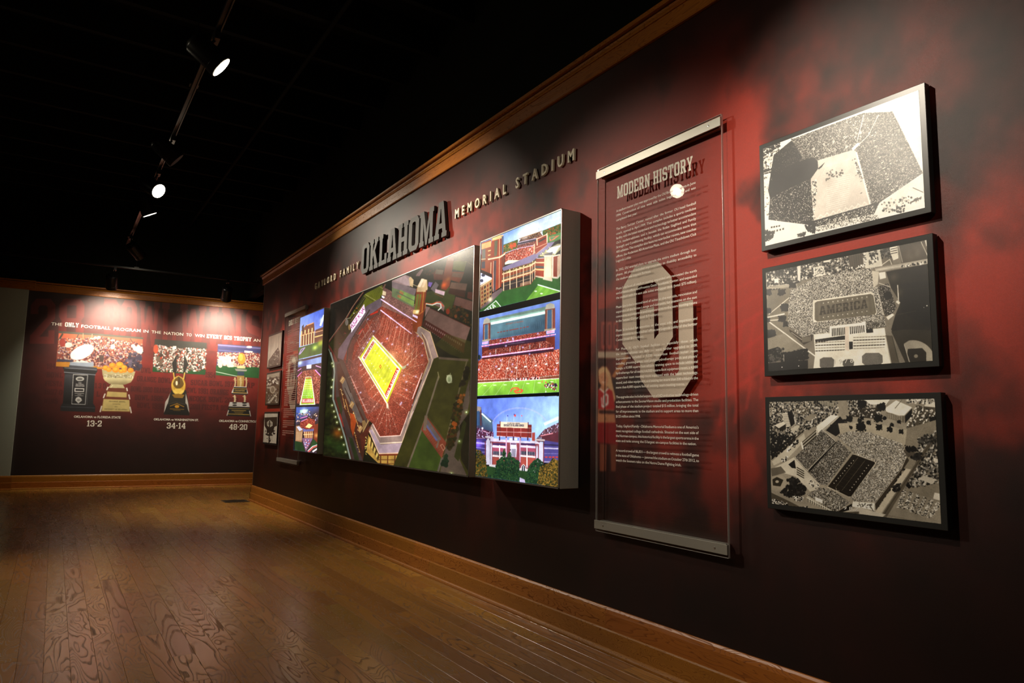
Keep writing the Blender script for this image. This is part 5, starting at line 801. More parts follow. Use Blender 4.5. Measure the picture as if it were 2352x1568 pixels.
    a.poly([(1450, 450), (1790, 350), (1820, 1420), (1240, 1330), (1400, 900)], (140, 133, 120), 1, .1); a.blobs([(1560, 540), (1800, 460), (1820, 1000), (1430, 1050), (1540, 780)], 330, 17, grey(34, 50, 200, 120, 26, 90, 220), .85); a.poly([(1620, 920), (1740, 960), (1700, 1010), (1560, 950)], (200, 194, 182)); a.poly([(1710, 740), (1800, 770), (1800, 810), (1715, 780)], (226, 220, 208)); a.poly([(1725, 1090), (1810, 1110), (1800, 1180), (1710, 1150)], (222, 216, 204))
    a.poly([(1340, 1060), (1820, 1180), (1820, 1420), (1250, 1310)], (150, 143, 130), 1, .08)
    for k in range(6): a.blobs([(1400+k*70, 1060+k*24), (1440+k*70, 1070+k*24), (1400+k*60, 1250+k*20), (1350+k*60, 1240+k*20)], 42, 8, grey(236, 40, 200), sq=True, asp=.7)
    a.poly([(1170, 1350), (1470, 900), (1580, 720), (1790, 420), (1790, 480), (1620, 720), (1240, 1345)], (104, 97, 86)); a.line([(1200, 1340), (1500, 880), (1790, 440)], 4, (60, 56, 48)); a.poly([(1130, 1270), (1440, 850), (1490, 860), (1170, 1330)], (196, 188, 172)); a.blobs([(1140, 1260), (1420, 860), (1400, 840), (1200, 1100)], 60, 15, grey(24, 40)); a.blobs([(1310, 1010), (1390, 1000), (1380, 1080), (1310, 1080)], 24, 14, grey(34, 60)); a.blobs([(1480, 700), (1600, 700), (1600, 760), (1490, 760)], 30, 16, grey(40, 60)); a.blobs([(1560, 560), (1740, 540), (1740, 610), (1570, 600)], 34, 16, grey(46, 70, 90))
    # stands
    a.crowd([(750, 530), (860, 480), (1080, 490), (1400, 600), (1450, 740), (1400, 830), (1130, 1190), (920, 1180), (890, 1140), (1140, 790), (910, 700), (880, 640)], (150, 143, 130), grey(232, 206, 70, 100, 180), (2, 2), .7)
    a.crowd([(740, 600), (760, 560), (890, 690), (650, 1020), (580, 1010), (460, 880)], (96, 90, 80), grey(206, 170, 40, 60, 130), (2, 2), .7); a.poly([(465, 870), (735, 570), (745, 590), (475, 885)], (26, 24, 20))
    a.crowd([(330, 740), (600, 460), (735, 575), (450, 870)], (92, 86, 76), grey(200, 160, 40, 60, 130), (2, 2), .7); a.line([(600, 458), (738, 580), (452, 875)], 5, (214, 208, 196)); a.line([(330, 740), (455, 870)], 5, (206, 200, 188))
    for k in range(5): a.line([(380+k*56, 690-k*56), (500+k*52, 820-k*56)], 3, (220, 214, 202), .7)
    a.poly([(395, 590), (545, 460), (555, 520), (415, 650)], (90, 84, 74)); 
    for k in range(4): a.line([(400, 605+k*16), (550, 475+k*16)], 5, (232, 228, 216) if k % 2 == 0 else (50, 46, 40))
    a.line([(395, 590), (410, 655)], 16, (226, 220, 208)); a.line([(545, 455), (552, 520)], 10, (226, 220, 208))
    a.poly([(1400, 840), (1450, 735), (1470, 770), (1140, 1270), (1130, 1190)], (72, 66, 58)); 
    a.line([(1440, 740), (1395, 850), (1130, 1200)], 5, (196, 190, 178)); a.line([(900, 600), (1230, 700)], 3, (60, 56, 50), .6); a.ell(1110, 930, 34, 30, (110, 104, 94), .5); a.poly([(1410, 670), (1460, 640), (1540, 700), (1460, 740)], (90, 84, 76)); a.blobs([(1430, 620), (1540, 640), (1540, 680), (1450, 680)], 24, 16, grey(28, 40))
    a.poly([(650, 1040), (920, 700), (1150, 790), (880, 1140)], (196, 188, 174)); a.poly([(660, 1030), (905, 712), (925, 712), (1125, 785), (1130, 800), (890, 1130), (865, 1130)], (42, 38, 32))
    for k in range(22):
        t = k/21; a.line([(665+t*240, 1030-t*312), (868+t*258, 1128-t*340)], 4, (78, 71, 60) if k % 2 else (56, 51, 44), .9)
    for k in range(10):
        t = (k+.5)/10; a.ell(710+t*215, 1010-t*250, 5, 5, (226, 220, 208)); a.ell(870+t*205, 1080-t*275, 5, 5, (226, 220, 208))
    a.line([(735, 1040), (960, 740)], 3, (140, 133, 120)); a.line([(800, 1070), (1030, 770)], 3, (140, 133, 120)); a.line([(740, 1045), (745, 1070), (775, 1075)], 4, (206, 200, 190))
    a.crowd([(450, 1110), (580, 1040), (700, 1060), (880, 1190), (740, 1290), (480, 1130)], (110, 104, 92), grey(220, 50, 70, 180), (2, 2), .7); a.poly([(450, 1120), (740, 1290), (740, 1310), (455, 1180)], (190, 184, 170)); 
    for k in range(13): a.line([(460+k*22, 1150+k*9), (462+k*22, 1185+k*9)], 6, (60, 56, 48))
    a.line([(445, 1140), (745, 1300)], 6, (236, 232, 222)); a.poly([(530, 1130), (605, 1165), (605, 1200), (535, 1170)], (238, 234, 224)); a.poly([(910, 1180), (1125, 1195), (1125, 1275), (1080, 1260), (900, 1230)], (234, 230, 218)); a.blobs([(940, 1190), (1100, 1200), (1090, 1250), (940, 1230)], 12, 8, grey(60)); a.line([(1080, 1220), (1115, 1280)], 6, (50, 46, 40))
    a.poly([(740, 1290), (900, 1200), (900, 1250), (790, 1310)], (44, 41, 35)); a.poly([(790, 1290), (960, 1240), (1240, 1310), (1180, 1350), (800, 1320)], (196, 190, 178)); a.poly([(810, 1285), (970, 1280), (970, 1310), (820, 1310)], (96, 90, 80))
    # baseball field, cars, dark trees at the lower left
    a.poly([(90, 860), (320, 740), (450, 880), (580, 1010), (560, 1060), (480, 1080), (340, 930)], (206, 200, 186)); a.poly([(265, 810), (325, 765), (340, 850), (300, 845)], (30, 28, 24)); a.poly([(90, 850), (190, 830), (240, 890), (100, 930)], (110, 104, 94)); 
    for r_ in range(4): a.line([(350, 840+r_*22), (420, 880+r_*22)], 9, (70, 65, 56)); 
    a.blobs([(480, 960), (580, 1010), (560, 1060), (470, 1020)], 20, 8, grey(60, 240)); a.poly([(88, 930), (200, 915), (275, 985), (250, 1040), (150, 1080), (88, 1060)], (168, 160, 146)); a.poly([(105, 960), (150, 935), (215, 965), (185, 1030), (110, 1020)], (60, 56, 48)); a.ell(152, 982, 18, 14, (176, 168, 154))
    a.blobs([(250, 960), (330, 930), (440, 1050), (420, 1120), (280, 1140), (180, 1090), (280, 1000)], 150, 17, grey(30, 44, 60, 36), .9); a.poly([(90, 1090), (300, 1190), (450, 1270), (400, 1290), (90, 1250)], (92, 86, 76)); a.blobs([(95, 1150), (260, 1200), (250, 1245), (95, 1240)], 60, 9, grey(240, 30, 200), sq=True, asp=.8); a.blobs([(305, 1115), (420, 1140), (400, 1180), (330, 1170)], 34, 9, grey(240, 40), sq=True, asp=.9); a.blobs([(340, 1240), (450, 1230), (460, 1280), (400, 1280)], 34, 9, grey(240, 30), sq=True, asp=.8)
    return ('1982', (776, 1258), (965, 1276), 36)

def paint_small(a, i):
    """the three portrait prints at the far end of the wall"""
    a.crop(590, 680, 3.733); P = [[(98, 335), (213, 300), (197, 600), (95, 603)], [(88, 668), (195, 655), (182, 928), (80, 930)], [(66, 1000), (172, 997), (162, 1272), (56, 1266)]][i]
    P = [(P[0][0]-20, P[0][1]-30), (P[1][0]+20, P[1][1]-30), (P[2][0]+20, P[2][1]+30), (P[3][0]-20, P[3][1]+30)]
    if i == 0:
        a.grad(P, (150, 143, 132), (206, 198, 186), (150, 320), (140, 480)); a.poly([(95, 600), (100, 550), (180, 440), (196, 470), (200, 610)], (92, 84, 74), 1, .3); a.line([(188, 340), (186, 450)], 3, (110, 104, 96)); a.blobs([(100, 560), (182, 450), (196, 600), (98, 600)], 110, 6, grey(60, 120, 190, 90), .8)
    elif i == 1:
        a.poly(P, (96, 90, 80)); a.poly([(86, 668), (195, 652), (193, 690), (86, 705)], (170, 163, 150)); a.blobs([(84, 700), (192, 690), (184, 925), (80, 928)], 170, 7, grey(200, 60, 120, 150, 40, 90), .8); a.ell(135, 800, 24, 34, (176, 168, 156)); a.ell(135, 800, 14, 22, (130, 124, 112)); a.line([(120, 900), (165, 840)], 8, (206, 200, 188)); a.line([(105, 905), (140, 860)], 6, (196, 190, 178)); a.blobs([(84, 700), (185, 695), (182, 760), (84, 770)], 30, 7, grey(226, 60))
    else:
        a.poly(P, (206, 200, 188)); a.poly([(66, 1040), (175, 1035), (172, 1110), (150, 1120), (140, 1160), (100, 1170), (66, 1110)], (60, 56, 48)); a.poly([(85, 1080), (110, 1060), (135, 1080), (135, 1110), (110, 1125), (88, 1110)], (190, 184, 172)); a.ell(110, 1095, 16, 12, (150, 144, 132)); a.line([(110, 1070), (104, 1265)], 9, (50, 46, 40)); a.line([(75, 1110), (95, 1140)], 12, (40, 37, 32)); a.line([(150, 1110), (130, 1140)], 12, (40, 37, 32)); a.blobs([(70, 1140), (160, 1140), (150, 1200), (75, 1190)], 26, 6, grey(30, 50)); a.blobs([(85, 1180), (140, 1180), (130, 1260), (90, 1260)], 18, 4, grey(60))

def paint_long_mural(a):
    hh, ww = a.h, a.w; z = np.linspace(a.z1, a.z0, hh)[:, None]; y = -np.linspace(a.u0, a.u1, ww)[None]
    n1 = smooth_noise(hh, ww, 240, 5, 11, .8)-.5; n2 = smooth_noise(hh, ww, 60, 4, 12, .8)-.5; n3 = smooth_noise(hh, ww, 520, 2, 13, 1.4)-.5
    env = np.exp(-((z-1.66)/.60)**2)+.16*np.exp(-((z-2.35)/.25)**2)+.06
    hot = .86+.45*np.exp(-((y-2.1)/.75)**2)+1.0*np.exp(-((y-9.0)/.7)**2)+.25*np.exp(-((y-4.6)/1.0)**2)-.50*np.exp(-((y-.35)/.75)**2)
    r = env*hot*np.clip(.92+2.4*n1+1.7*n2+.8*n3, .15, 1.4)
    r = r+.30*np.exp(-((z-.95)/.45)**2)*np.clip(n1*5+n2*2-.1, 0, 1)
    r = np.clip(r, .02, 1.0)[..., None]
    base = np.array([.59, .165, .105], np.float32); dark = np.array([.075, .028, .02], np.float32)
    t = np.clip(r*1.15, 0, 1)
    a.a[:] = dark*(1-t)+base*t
    # lattice of stadium seating shining through the red, left of the framed prints
    a.crop(1640, 600, 3.136); R = (176, 44, 34)
    a.line([(0, 600), (120, 500), (200, 450), (350, 360)], 24, R, .5); a.line([(0, 700), (110, 705), (270, 590), (360, 520)], 26, R, .5); a.line([(0, 980), (90, 960), (230, 860), (370, 760)], 26, R, .45)
    for p in [[(200, 450), (160, 700), (150, 960)], [(300, 380), (260, 560), (250, 860)], [(60, 720), (60, 960), (40, 1180)], [(350, 560), (345, 780)], [(165, 960), (150, 1160)], [(260, 880), (230, 1060)], [(340, 800), (335, 980)]]: a.line(p, 24, R, .42)
    for pts in [[(20, 130), (330, -40)], [(0, 270), (340, 110)], [(0, 420), (340, 230)]]: a.line(pts, 22, (170, 44, 32), .35)
    # the cheerleader with the sign, left edge of the clear panel
    a.crop(1320, 760, 2.8); sk = (196, 132, 96); sk2 = (176, 112, 78)
    a.poly([(140, 130), (330, 120), (330, 175), (145, 172)], (172, 146, 126)); a.poly([(150, -140), (330, -160), (330, 130), (150, 130)], (92, 26, 22)); 
    for x in (185, 222, 262): a.poly([(x-16, -60), (x+16, -62), (x+15, 110), (x, 122), (x-15, 110)], (150, 60, 50)); a.poly([(x-5, -40), (x+5, -40), (x+5, 90), (x-5, 90)], (84, 24, 20))
    a.poly([(300, 190), (340, 150), (345, 175), (255, 300), (235, 290)], (176, 108, 60)); a.poly([(150, 250), (175, 226), (205, 230), (228, 270), (240, 330), (262, 430), (250, 470), (235, 400), (215, 360), (155, 330)], (196, 150, 106)); a.ell(184, 305, 31, 47, sk); a.poly([(150, 290), (160, 240), (195, 232), (222, 262), (212, 300), (200, 262), (170, 268)], (206, 164, 120)); a.ell(172, 298, 4, 2.5, (90, 50, 36)); a.ell(198, 298, 4, 2.5, (90, 50, 36)); a.line([(173, 326), (186, 331), (198, 325)], 4, (240, 226, 216)); a.line([(184, 303), (183, 314)], 3, (150, 88, 64))
    a.poly([(165, 350), (206, 350), (212, 380), (188, 398), (160, 380)], sk2); a.poly([(148, 372), (165, 370), (188, 396), (212, 366), (240, 385), (258, 490), (250, 505), (148, 500)], (160, 24, 24)); a.line([(160, 370), (188, 396), (214, 368)], 9, (222, 214, 206)); a.poly([(148, 500), (252, 503), (262, 590), (142, 588)], sk2); a.line([(160, 518), (262, 522)], 22, (60, 24, 20)); a.ell(198, 565, 4, 8, (130, 80, 56))
    a.poly([(142, 588), (264, 588), (276, 730), (140, 715)], (128, 20, 22)); a.poly([(160, 720), (205, 728), (200, 900), (160, 900)], (120, 60, 40)); a.poly([(228, 728), (272, 725), (262, 900), (232, 900)], (112, 56, 38))
    a.hole([(190, 402), (204, 398), (216, 410), (216, 470), (204, 480), (190, 476), (182, 462), (182, 414)], [(196, 416), (205, 414), (206, 462), (197, 464)], (216, 206, 202)); a.hole([(166, 425), (178, 425), (178, 470), (186, 478), (198, 470), (198, 486), (184, 494), (170, 486)], [(171, 431), (173, 431), (173, 470), (171, 470)], (216, 206, 202))
    a.soften(3, 0); a.speckle(.04)

def paint_far_mural(a):
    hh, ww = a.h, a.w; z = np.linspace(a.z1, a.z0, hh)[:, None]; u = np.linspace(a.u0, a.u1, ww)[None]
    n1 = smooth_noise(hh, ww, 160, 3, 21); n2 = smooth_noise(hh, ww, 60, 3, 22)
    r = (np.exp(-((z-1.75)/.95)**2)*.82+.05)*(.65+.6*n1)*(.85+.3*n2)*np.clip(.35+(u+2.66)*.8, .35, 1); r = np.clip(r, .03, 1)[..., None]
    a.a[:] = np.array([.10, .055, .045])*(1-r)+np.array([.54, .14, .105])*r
    a.crop(0, 600, 2.8)
    for txt, p, q in [('28', (190, 530), (535, 530)), ('BOWL', (660, 530), (1130, 560)), ('WINS', (1150, 560), (1700, 600))]:
        a.text(txt, p, q, (10, -290), (150, 40, 28), .45)
    D_ = (52, 12, 10)
    for t in [('1947', (300, 690), (375, 690)), ('BOWL', (298, 745), (405, 750)), ('FIESTA', (290, 800), (400, 805)), ('1997 O', (285, 855), (400, 860)), ('WINS', (280, 912), (370, 916)),
              ('ORANGE BOWL', (880, 770), (1100, 785)), ('OWL', (905, 715), (970, 720)), ('SUGAR BOWL 1973', (1225, 795), (1520, 808)), ('AP', (1585, 812), (1635, 815)), ('BOWL 1980 ORANGE', (840, 835), (1090, 850)), ('OWL 1981 ORANGE', (1200, 845), (1470, 860)), ('BOWL 1985', (865, 890), (1050, 900)), ('NCOCK BOWL 2002', (1215, 898), (1530, 912)), ('2011 FIESTA BOWL', (1220, 950), (1500, 962)), ('BOWL 1996', (880, 940), (1050, 950)), ('1 3 O', (610, 815), (680, 818)), ('L', (620, 870), (640, 870)), ('1954', (1320, 745), (1385, 750))]:
        a.text(t[0], t[1], t[2], (2, -34), D_, .62)
    # first photograph: the crowd behind the big trophies
    a.crop(110, 740, 7.129); ph = [(180, 150), (1555, 245), (1525, 805), (130, 720)]
    a.grad(ph, (206, 96, 60), (120, 60, 50), (800, 200), (800, 700)); a.line([(185, 160), (860, 205), (1555, 262)], 34, (74, 70, 56)); a.line([(240, 190), (180, 290)], 26, (60, 56, 46)); a.line([(500, 200), (470, 260)], 18, (70, 60, 48)); a.line([(1350, 270), (1400, 350)], 20, (90, 60, 44))
    pc = [(214, 196, 180), (140, 62, 50), (186, 132, 108), (100, 56, 64), (196, 160, 136), (84, 38, 38), (156, 140, 166), (64, 34, 40)]
    a.blobs([(180, 260), (520, 260), (860, 240), (1550, 350), (1535, 680), (1200, 760), (600, 720), (160, 620)], 2600, 12, pc, .9); a.blobs([(1180, 560), (1540, 470), (1530, 760), (1200, 760)], 60, 30, [(60, 50, 70), (90, 80, 100), (44, 36, 50)], .8); a.poly([(160, 600), (420, 620), (400, 650), (140, 640)], (60, 56, 76)); a.poly([(135, 650), (380, 650), (900, 740), (880, 765), (130, 720)], (196, 130, 34)); a.blobs([(700, 230), (870, 240), (860, 260), (700, 270)], 8, 14, [(255, 240, 220)]); a.ell(1060, 400, 36, 40, (250, 240, 230)); a.blobs([(1370, 370), (1540, 400), (1540, 500), (1400, 480)], 20, 24, [(240, 226, 206)]); a.poly([(835, 540), (920, 540), (905, 650), (850, 640)], (70, 50, 44)); a.ell(240, 330, 50, 70, (150, 50, 40)); a.ell(340, 370, 60, 46, (214, 200, 196))
    a.line([(577, 180), (577, 280)], 6, (226, 200, 150)); a.line([(725, 190), (722, 260)], 6, (226, 200, 150))
    # crystal ball trophy on a black plinth
    a.poly([(240, 730), (800, 740), (810, 800), (770, 860), (740, 1330), (775, 1380), (770, 1470), (205, 1450), (210, 1370), (250, 1310), (275, 850), (265, 790)], (34, 32, 34)); a.grad([(275, 850), (405, 850), (380, 1340), (245, 1330)], (60, 60, 66), (20, 18, 18), (340, 850), (300, 1300)); a.poly([(360, 650), (750, 655), (748, 730), (355, 720)], (150, 160, 176)); a.poly([(350, 700), (800, 740), (805, 775), (340, 760)], (70, 72, 80)); a.line([(275, 745), (800, 780)], 12, (120, 124, 134)); a.line([(265, 815), (780, 860)], 14, (130, 134, 144)); a.line([(215, 1380), (770, 1400)], 6, (90, 94, 104)); a.line([(660, 860), (640, 1350)], 6, (90, 90, 96))
    a.hole([(412, 848), (655, 858), (615, 1350), (385, 1340)], [(422, 860), (645, 868), (606, 1340), (394, 1330)], (206, 206, 204)); a.ell(525, 925, 70, 38, (186, 186, 182)); a.ell(525, 928, 44, 20, (60, 58, 58), .7)
    a.text('THE', (498, 998), (552, 1000), (0, -18), (226, 224, 220)); a.text('NATIONAL', (458, 1022), (592, 1026), (0, -18), (226, 224, 220)); a.text('CHAMPION', (452, 1050), (596, 1055), (0, -22), (226, 224, 220)); a.hole([(436, 1075), (596, 1080), (592, 1140), (434, 1136)], [(452, 1090), (580, 1094), (578, 1126), (450, 1122)], (226, 224, 220)); a.line([(440, 1160), (590, 1166)], 12, (190, 188, 184), .8); a.line([(485, 1180), (545, 1182)], 10, (190, 188, 184), .8); a.line([(442, 1198), (580, 1202)], 10, (190, 188, 184), .8); a.poly([(500, 1215), (545, 1240), (560, 1280), (520, 1310), (500, 1330), (475, 1305), (445, 1275), (460, 1235)], (200, 198, 194)); a.ell(502, 1272, 28, 18, (100, 98, 96), .6)
    a.ell(558, 488, 205, 105, (252, 248, 240), 1, -.42, 40); a.poly([(470, 610), (520, 640), (540, 615), (640, 640), (680, 660), (370, 650), (460, 640)], (226, 220, 212))
    # bowl of oranges
    a.poly([(885, 770), (1430, 810), (1400, 920), (1360, 980), (1255, 1020), (1010, 1010), (930, 950), (895, 860)], (176, 164, 120)); a.grad([(900, 900), (1400, 920), (1355, 985), (1255, 1022), (1010, 1010), (930, 955)], (206, 194, 146), (136, 122, 84), (1150, 920), (1150, 1020)); a.line([(930, 870), (1390, 900)], 46, (146, 136, 102), .6); a.blobs([(920, 840), (1400, 860), (1390, 915), (930, 900)], 60, 9, [(206, 198, 170), (120, 110, 80), (226, 218, 190)], .8); a.poly([(1035, 1010), (1230, 1020), (1280, 1110), (970, 1090)], (190, 178, 132)); a.line([(1060, 1030), (1010, 1090)], 14, (226, 216, 176)); a.line([(885, 768), (1430, 812)], 10, (206, 196, 160))
    for x, y, r_ in [(945, 745, 52), (1055, 705, 56), (1175, 695, 64), (1250, 740, 50), (1110, 775, 60), (1250, 785, 48), (1355, 785, 50), (1000, 775, 46), (1200, 800, 40)]: a.ell(x, y, r_, r_*.8, (226, 134, 22)); a.ell(x-8, y-10, r_*.6, r_*.45, (246, 164, 44), .8)
    a.poly([(960, 1070), (1305, 1080), (1310, 1250), (1340, 1260), (1370, 1480), (850, 1465), (905, 1240), (940, 1240)], (112, 54, 30)); a.poly([(975, 1130), (1292, 1148), (1288, 1230), (955, 1215)], (196, 172, 106)); a.poly([(912, 1255), (1335, 1270), (1340, 1460), (880, 1450)], (206, 184, 116))
    for x0, y0, x1, y1 in [(985, 1060, 965, 1105), (1290, 1075, 1300, 1120), (935, 1170, 910, 1235), (1325, 1185, 1340, 1255), (880, 1370, 855, 1465), (1345, 1385, 1365, 1482)]: a.line([(x0, y0), (x1, y1)], 22, (226, 222, 210))
    a.text('ORANGE BOWL', (1000, 1302), (1270, 1312), (0, -22), (110, 96, 56), .8); a.text('CHAMPION', (1060, 1345), (1185, 1350), (0, -18), (120, 104, 60), .7); a.text('2001', (1092, 1388), (1142, 1390), (0, -16), (110, 96, 56), .7); a.text('UNIVERSITY OF OKLAHOMA', (925, 1428), (1300, 1440), (0, -20), (120, 104, 60), .9)
    # second photograph
    a.crop(330, 760, 6.271); a.poly([(160, 115), (910, 170), (885, 630), (125, 585)], (52, 48, 40)); a.poly([(135, 520), (895, 560), (885, 630), (125, 585)], (30, 76, 34)); pw = [(90, 60, 50), (70, 56, 50), (226, 222, 214), (206, 200, 194), (200, 190, 190), (120, 60, 40), (190, 80, 60), (150, 140, 130), (244, 240, 236)]
    a.blobs([(170, 200), (460, 240), (900, 260), (890, 560), (600, 590), (240, 590), (135, 500)], 1500, 11, pw, .92); a.ell(175, 260, 36, 66, (190, 76, 44)); a.ell(230, 375, 40, 40, (190, 60, 34)); a.poly([(420, 215), (470, 215), (470, 260), (420, 258)], (240, 230, 220)); a.blobs([(200, 330), (280, 330), (260, 500), (180, 500)], 20, 20, [(70, 50, 40), (110, 90, 76)])
    # third photograph
    a.poly([(1070, 185), (1700, 225), (1660, 680), (1040, 635)], (64, 60, 104)); a.line([(1070, 200), (1690, 250)], 20, (150, 140, 200), .6); a.line([(1075, 240), (1680, 290)], 16, (50, 50, 110)); a.line([(1080, 275), (1680, 330)], 12, (120, 120, 190), .6); a.ell(1520, 230, 40, 16, (240, 235, 240)); a.poly([(1450, 280), (1570, 290), (1565, 320), (1450, 310)], (240, 220, 210)); a.poly([(1042, 500), (1670, 520), (1660, 680), (1040, 635)], (36, 88, 40)); a.line([(1042, 585), (1340, 650)], 10, (206, 220, 206))
    a.blobs([(1060, 310), (1690, 320), (1670, 520), (1300, 510), (1060, 490)], 1400, 9, [(240, 220, 196), (206, 180, 150), (160, 50, 50), (110, 36, 40), (226, 206, 190), (150, 100, 80)], .92); a.blobs([(1060, 370), (1300, 370), (1290, 500), (1080, 500)], 60, 22, [(246, 232, 206), (230, 214, 190)])
    # rose bowl style trophy: golden ball between two dark blades
    a.poly([(475, 330), (478, 560), (462, 610), (455, 690), (425, 690), (418, 560), (400, 470)], (40, 34, 30)); a.poly([(585, 325), (645, 470), (600, 580), (600, 690), (575, 690), (570, 560)], (40, 34, 30)); a.line([(470, 340), (402, 465), (420, 560)], 6, (226, 214, 196)); a.line([(588, 330), (645, 470)], 6, (230, 220, 200))
    a.poly([(345, 1010), (400, 850), (610, 850), (650, 1060), (660, 1215), (290, 1200), (310, 1020)], (34, 30, 24)); a.poly([(385, 880), (345, 1060), (290, 1180), (310, 1020), (350, 960)], (190, 184, 176)); a.poly([(605, 890), (640, 1030), (660, 1180), (600, 1060)], (190, 184, 176)); a.poly([(340, 1055), (480, 900), (620, 1060), (655, 1212), (285, 1200)], (22, 20, 16)); a.poly([(375, 950), (600, 960), (600, 1060), (350, 1050)], (40, 36, 28)); a.line([(350, 1055), (460, 1020), (610, 1060)], 5, (120, 110, 90), .6)
    a.ell(500, 785, 104, 138, (212, 164, 46), 1, 0, 30); a.ell(500, 740, 80, 90, (74, 52, 18), .75); a.ell(475, 750, 16, 34, (250, 240, 206)); a.ell(500, 870, 78, 44, (236, 200, 90), .9); a.line([(510, 655), (510, 760)], 20, (70, 50, 24)); a.hole([(500, 640), (560, 680), (592, 760), (580, 860), (500, 915), (420, 860), (408, 760), (440, 680)], [(500, 652), (552, 688), (582, 762), (572, 852), (500, 902), (430, 852), (418, 762), (448, 690)], (250, 220, 120), .7); a.poly([(405, 915), (500, 900), (590, 920), (560, 965), (440, 960)], (150, 110, 34)); a.ell(480, 1086, 34, 22, (206, 146, 30)); a.line([(380, 1080), (480, 1045), (580, 1090)], 14, (176, 126, 30), .8); a.line([(378, 1120), (580, 1128)], 12, (170, 122, 30), .7); a.line([(425, 1140), (530, 1144)], 9, (170, 122, 30), .6); a.line([(430, 600), (440, 690)], 18, (226, 180, 80)); a.line([(590, 600), (575, 690)], 18, (226, 190, 90))
    # tall trophy of small figures
    a.ell(1410, 398, 56, 82, (206, 150, 50)); a.ell(1400, 380, 30, 50, (236, 190, 90), .8); a.poly([(1350, 500), (1460, 500), (1465, 540), (1345, 535)], (226, 200, 150)); a.poly([(1310, 540), (1490, 555), (1480, 580), (1330, 575)], (150, 146, 140)); a.poly([(1350, 580), (1450, 585), (1445, 640), (1350, 640)], (50, 64, 84)); a.poly([(1342, 640), (1450, 645), (1440, 800), (1345, 795)], (170, 134, 70))
    for x in (1315, 1395, 1475): a.ell(x, 680, 12, 14, (214, 196, 150)); a.line([(x, 690), (x+6, 740), (x-2, 800)], 20, (206, 186, 136)); a.line([(x-26, 700), (x+26, 706)], 8, (206, 186, 136))
    a.poly([(1300, 795), (1480, 800), (1505, 900), (1262, 890)], (206, 202, 196)); a.poly([(1298, 805), (1482, 812), (1486, 892), (1290, 882)], (34, 32, 28)); a.line([(1292, 828), (1482, 834)], 8, (206, 160, 60)); a.line([(1288, 884), (1482, 892)], 9, (206, 160, 60)); a.text('CHAMPION', (1310, 866), (1455, 870), (0, -20), (206, 162, 70)); a.poly([(1262, 890), (1505, 902), (1490, 920), (1275, 912)], (50, 46, 42))
    for x in (1310, 1452): a.ell(x, 935, 14, 14, (214, 200, 164)); a.line([(x, 940), (x+6, 980), (x, 1030)], 26, (196, 180, 140)); a.line([(x-28, 940), (x+22, 950)], 9, (196, 180, 140)); a.ell(x, 1035, 34, 12, (30, 28, 26)); a.ell(x, 1075, 32, 16, (40, 38, 36))
    a.poly([(1240, 1020), (1515, 1030), (1530, 1095), (1220, 1085)], (196, 192, 188)); a.poly([(1225, 1085), (1528, 1098), (1540, 1230), (1195, 1222)], (34, 32, 28)); a.line([(1228, 1112), (1522, 1120)], 7, (206, 166, 70)); a.line([(1212, 1192), (1520, 1204)], 9, (206, 166, 70)); a.line([(1268, 1140), (1472, 1146)], 12, (190, 150, 60), .8); a.line([(1300, 1160), (1440, 1164)], 8, (190, 150, 60), .7); a.line([(1312, 1178), (1425, 1182)], 8, (190, 150, 60), .7); a.line([(1222, 1140), (1200, 1215)], 14, (206, 202, 196)); a.line([(1524, 1150), (1540, 1225)], 14, (206, 202, 196))
    for x in (1310, 1452): a.ell(x, 1035, 34, 11, (30, 28, 26)); a.ell(x, 1068, 32, 12, (44, 42, 40))
    a.soften(3, .08, 4); a.speckle(.03)
# ------------------------------------------------------------------ materials of the room
M = {}
M['black_paint'] = plain('black_paint', lin((26, 27, 22)), .9, spec=.1)
M['black_metal'] = plain('black_metal', (.012, .012, .013), .32, spec=.5)
M['grey_wall'] = plain('grey_green_paint', lin((170, 176, 158)), .75, grain=.1)
M['silver'] = plain('silver_metal', (.55, .54, .52), .35, 1.0, grain=.05)
M['brushed'] = plain('brushed_metal', (.36, .345, .30), .42, .6, grain=.12, scale=900)
M['letter_metal'] = plain('letter_metal', (.05, .048, .046), .6, .2, grain=.1, scale=700)
M['cream_letter'] = plain('cream_letter', lin((236, 224, 196)), .5, grain=.05)
M['box_metal'] = plain('lightbox_metal', (.42, .40, .35), .6, .1, grain=.1)
M['frame_black'] = plain('black_frame_board', (.012, .012, .011), .36, spec=.5)
M['white_vinyl'] = plain('white_vinyl', lin((238, 230, 214)), .6)
M['beige_vinyl'] = plain('beige_vinyl', lin((206, 186, 166)), .6)
M['para_vinyl'] = plain('paragraph_vinyl', lin((244, 238, 228)), .6)
M['grey_vinyl'] = plain('grey_vinyl', lin((176, 140, 126)), .6)
M['year_white'] = plain('year_white', lin((206, 202, 194)), .6)
M['bronze'] = plain('bronze_register', lin((60, 50, 34)), .5, .4)
M['floor_oak'] = oak('floor_oak', 1, lin((70, 38, 12)), lin((158, 103, 38)), lin((192, 132, 56)), .235, vary=.2, spec=1.0)
M['trim_oak'] = oak('trim_oak', 1, lin((104, 54, 16)), lin((156, 88, 26)), lin((176, 106, 38)), .36, 2.4, vary=.10)
M['trim_oak_x'] = oak('trim_oak_across', 0, lin((104, 54, 16)), lin((156, 88, 26)), lin((176, 106, 38)), .36, 2.4, vary=.10)
def lamp_mat(name, s, c=WARM):
    t = NT(name); e = t.n('Emission', Color=(*c, 1), Strength=s); t.l(e.outputs[0], t.out.inputs[0]); return t.m
M['lamp_on'] = lamp_mat('lit_lamp_lens', 30, (1, .86, .62)); M['lamp_off'] = plain('unlit_lens', (.5, .5, .52), .15, .3)
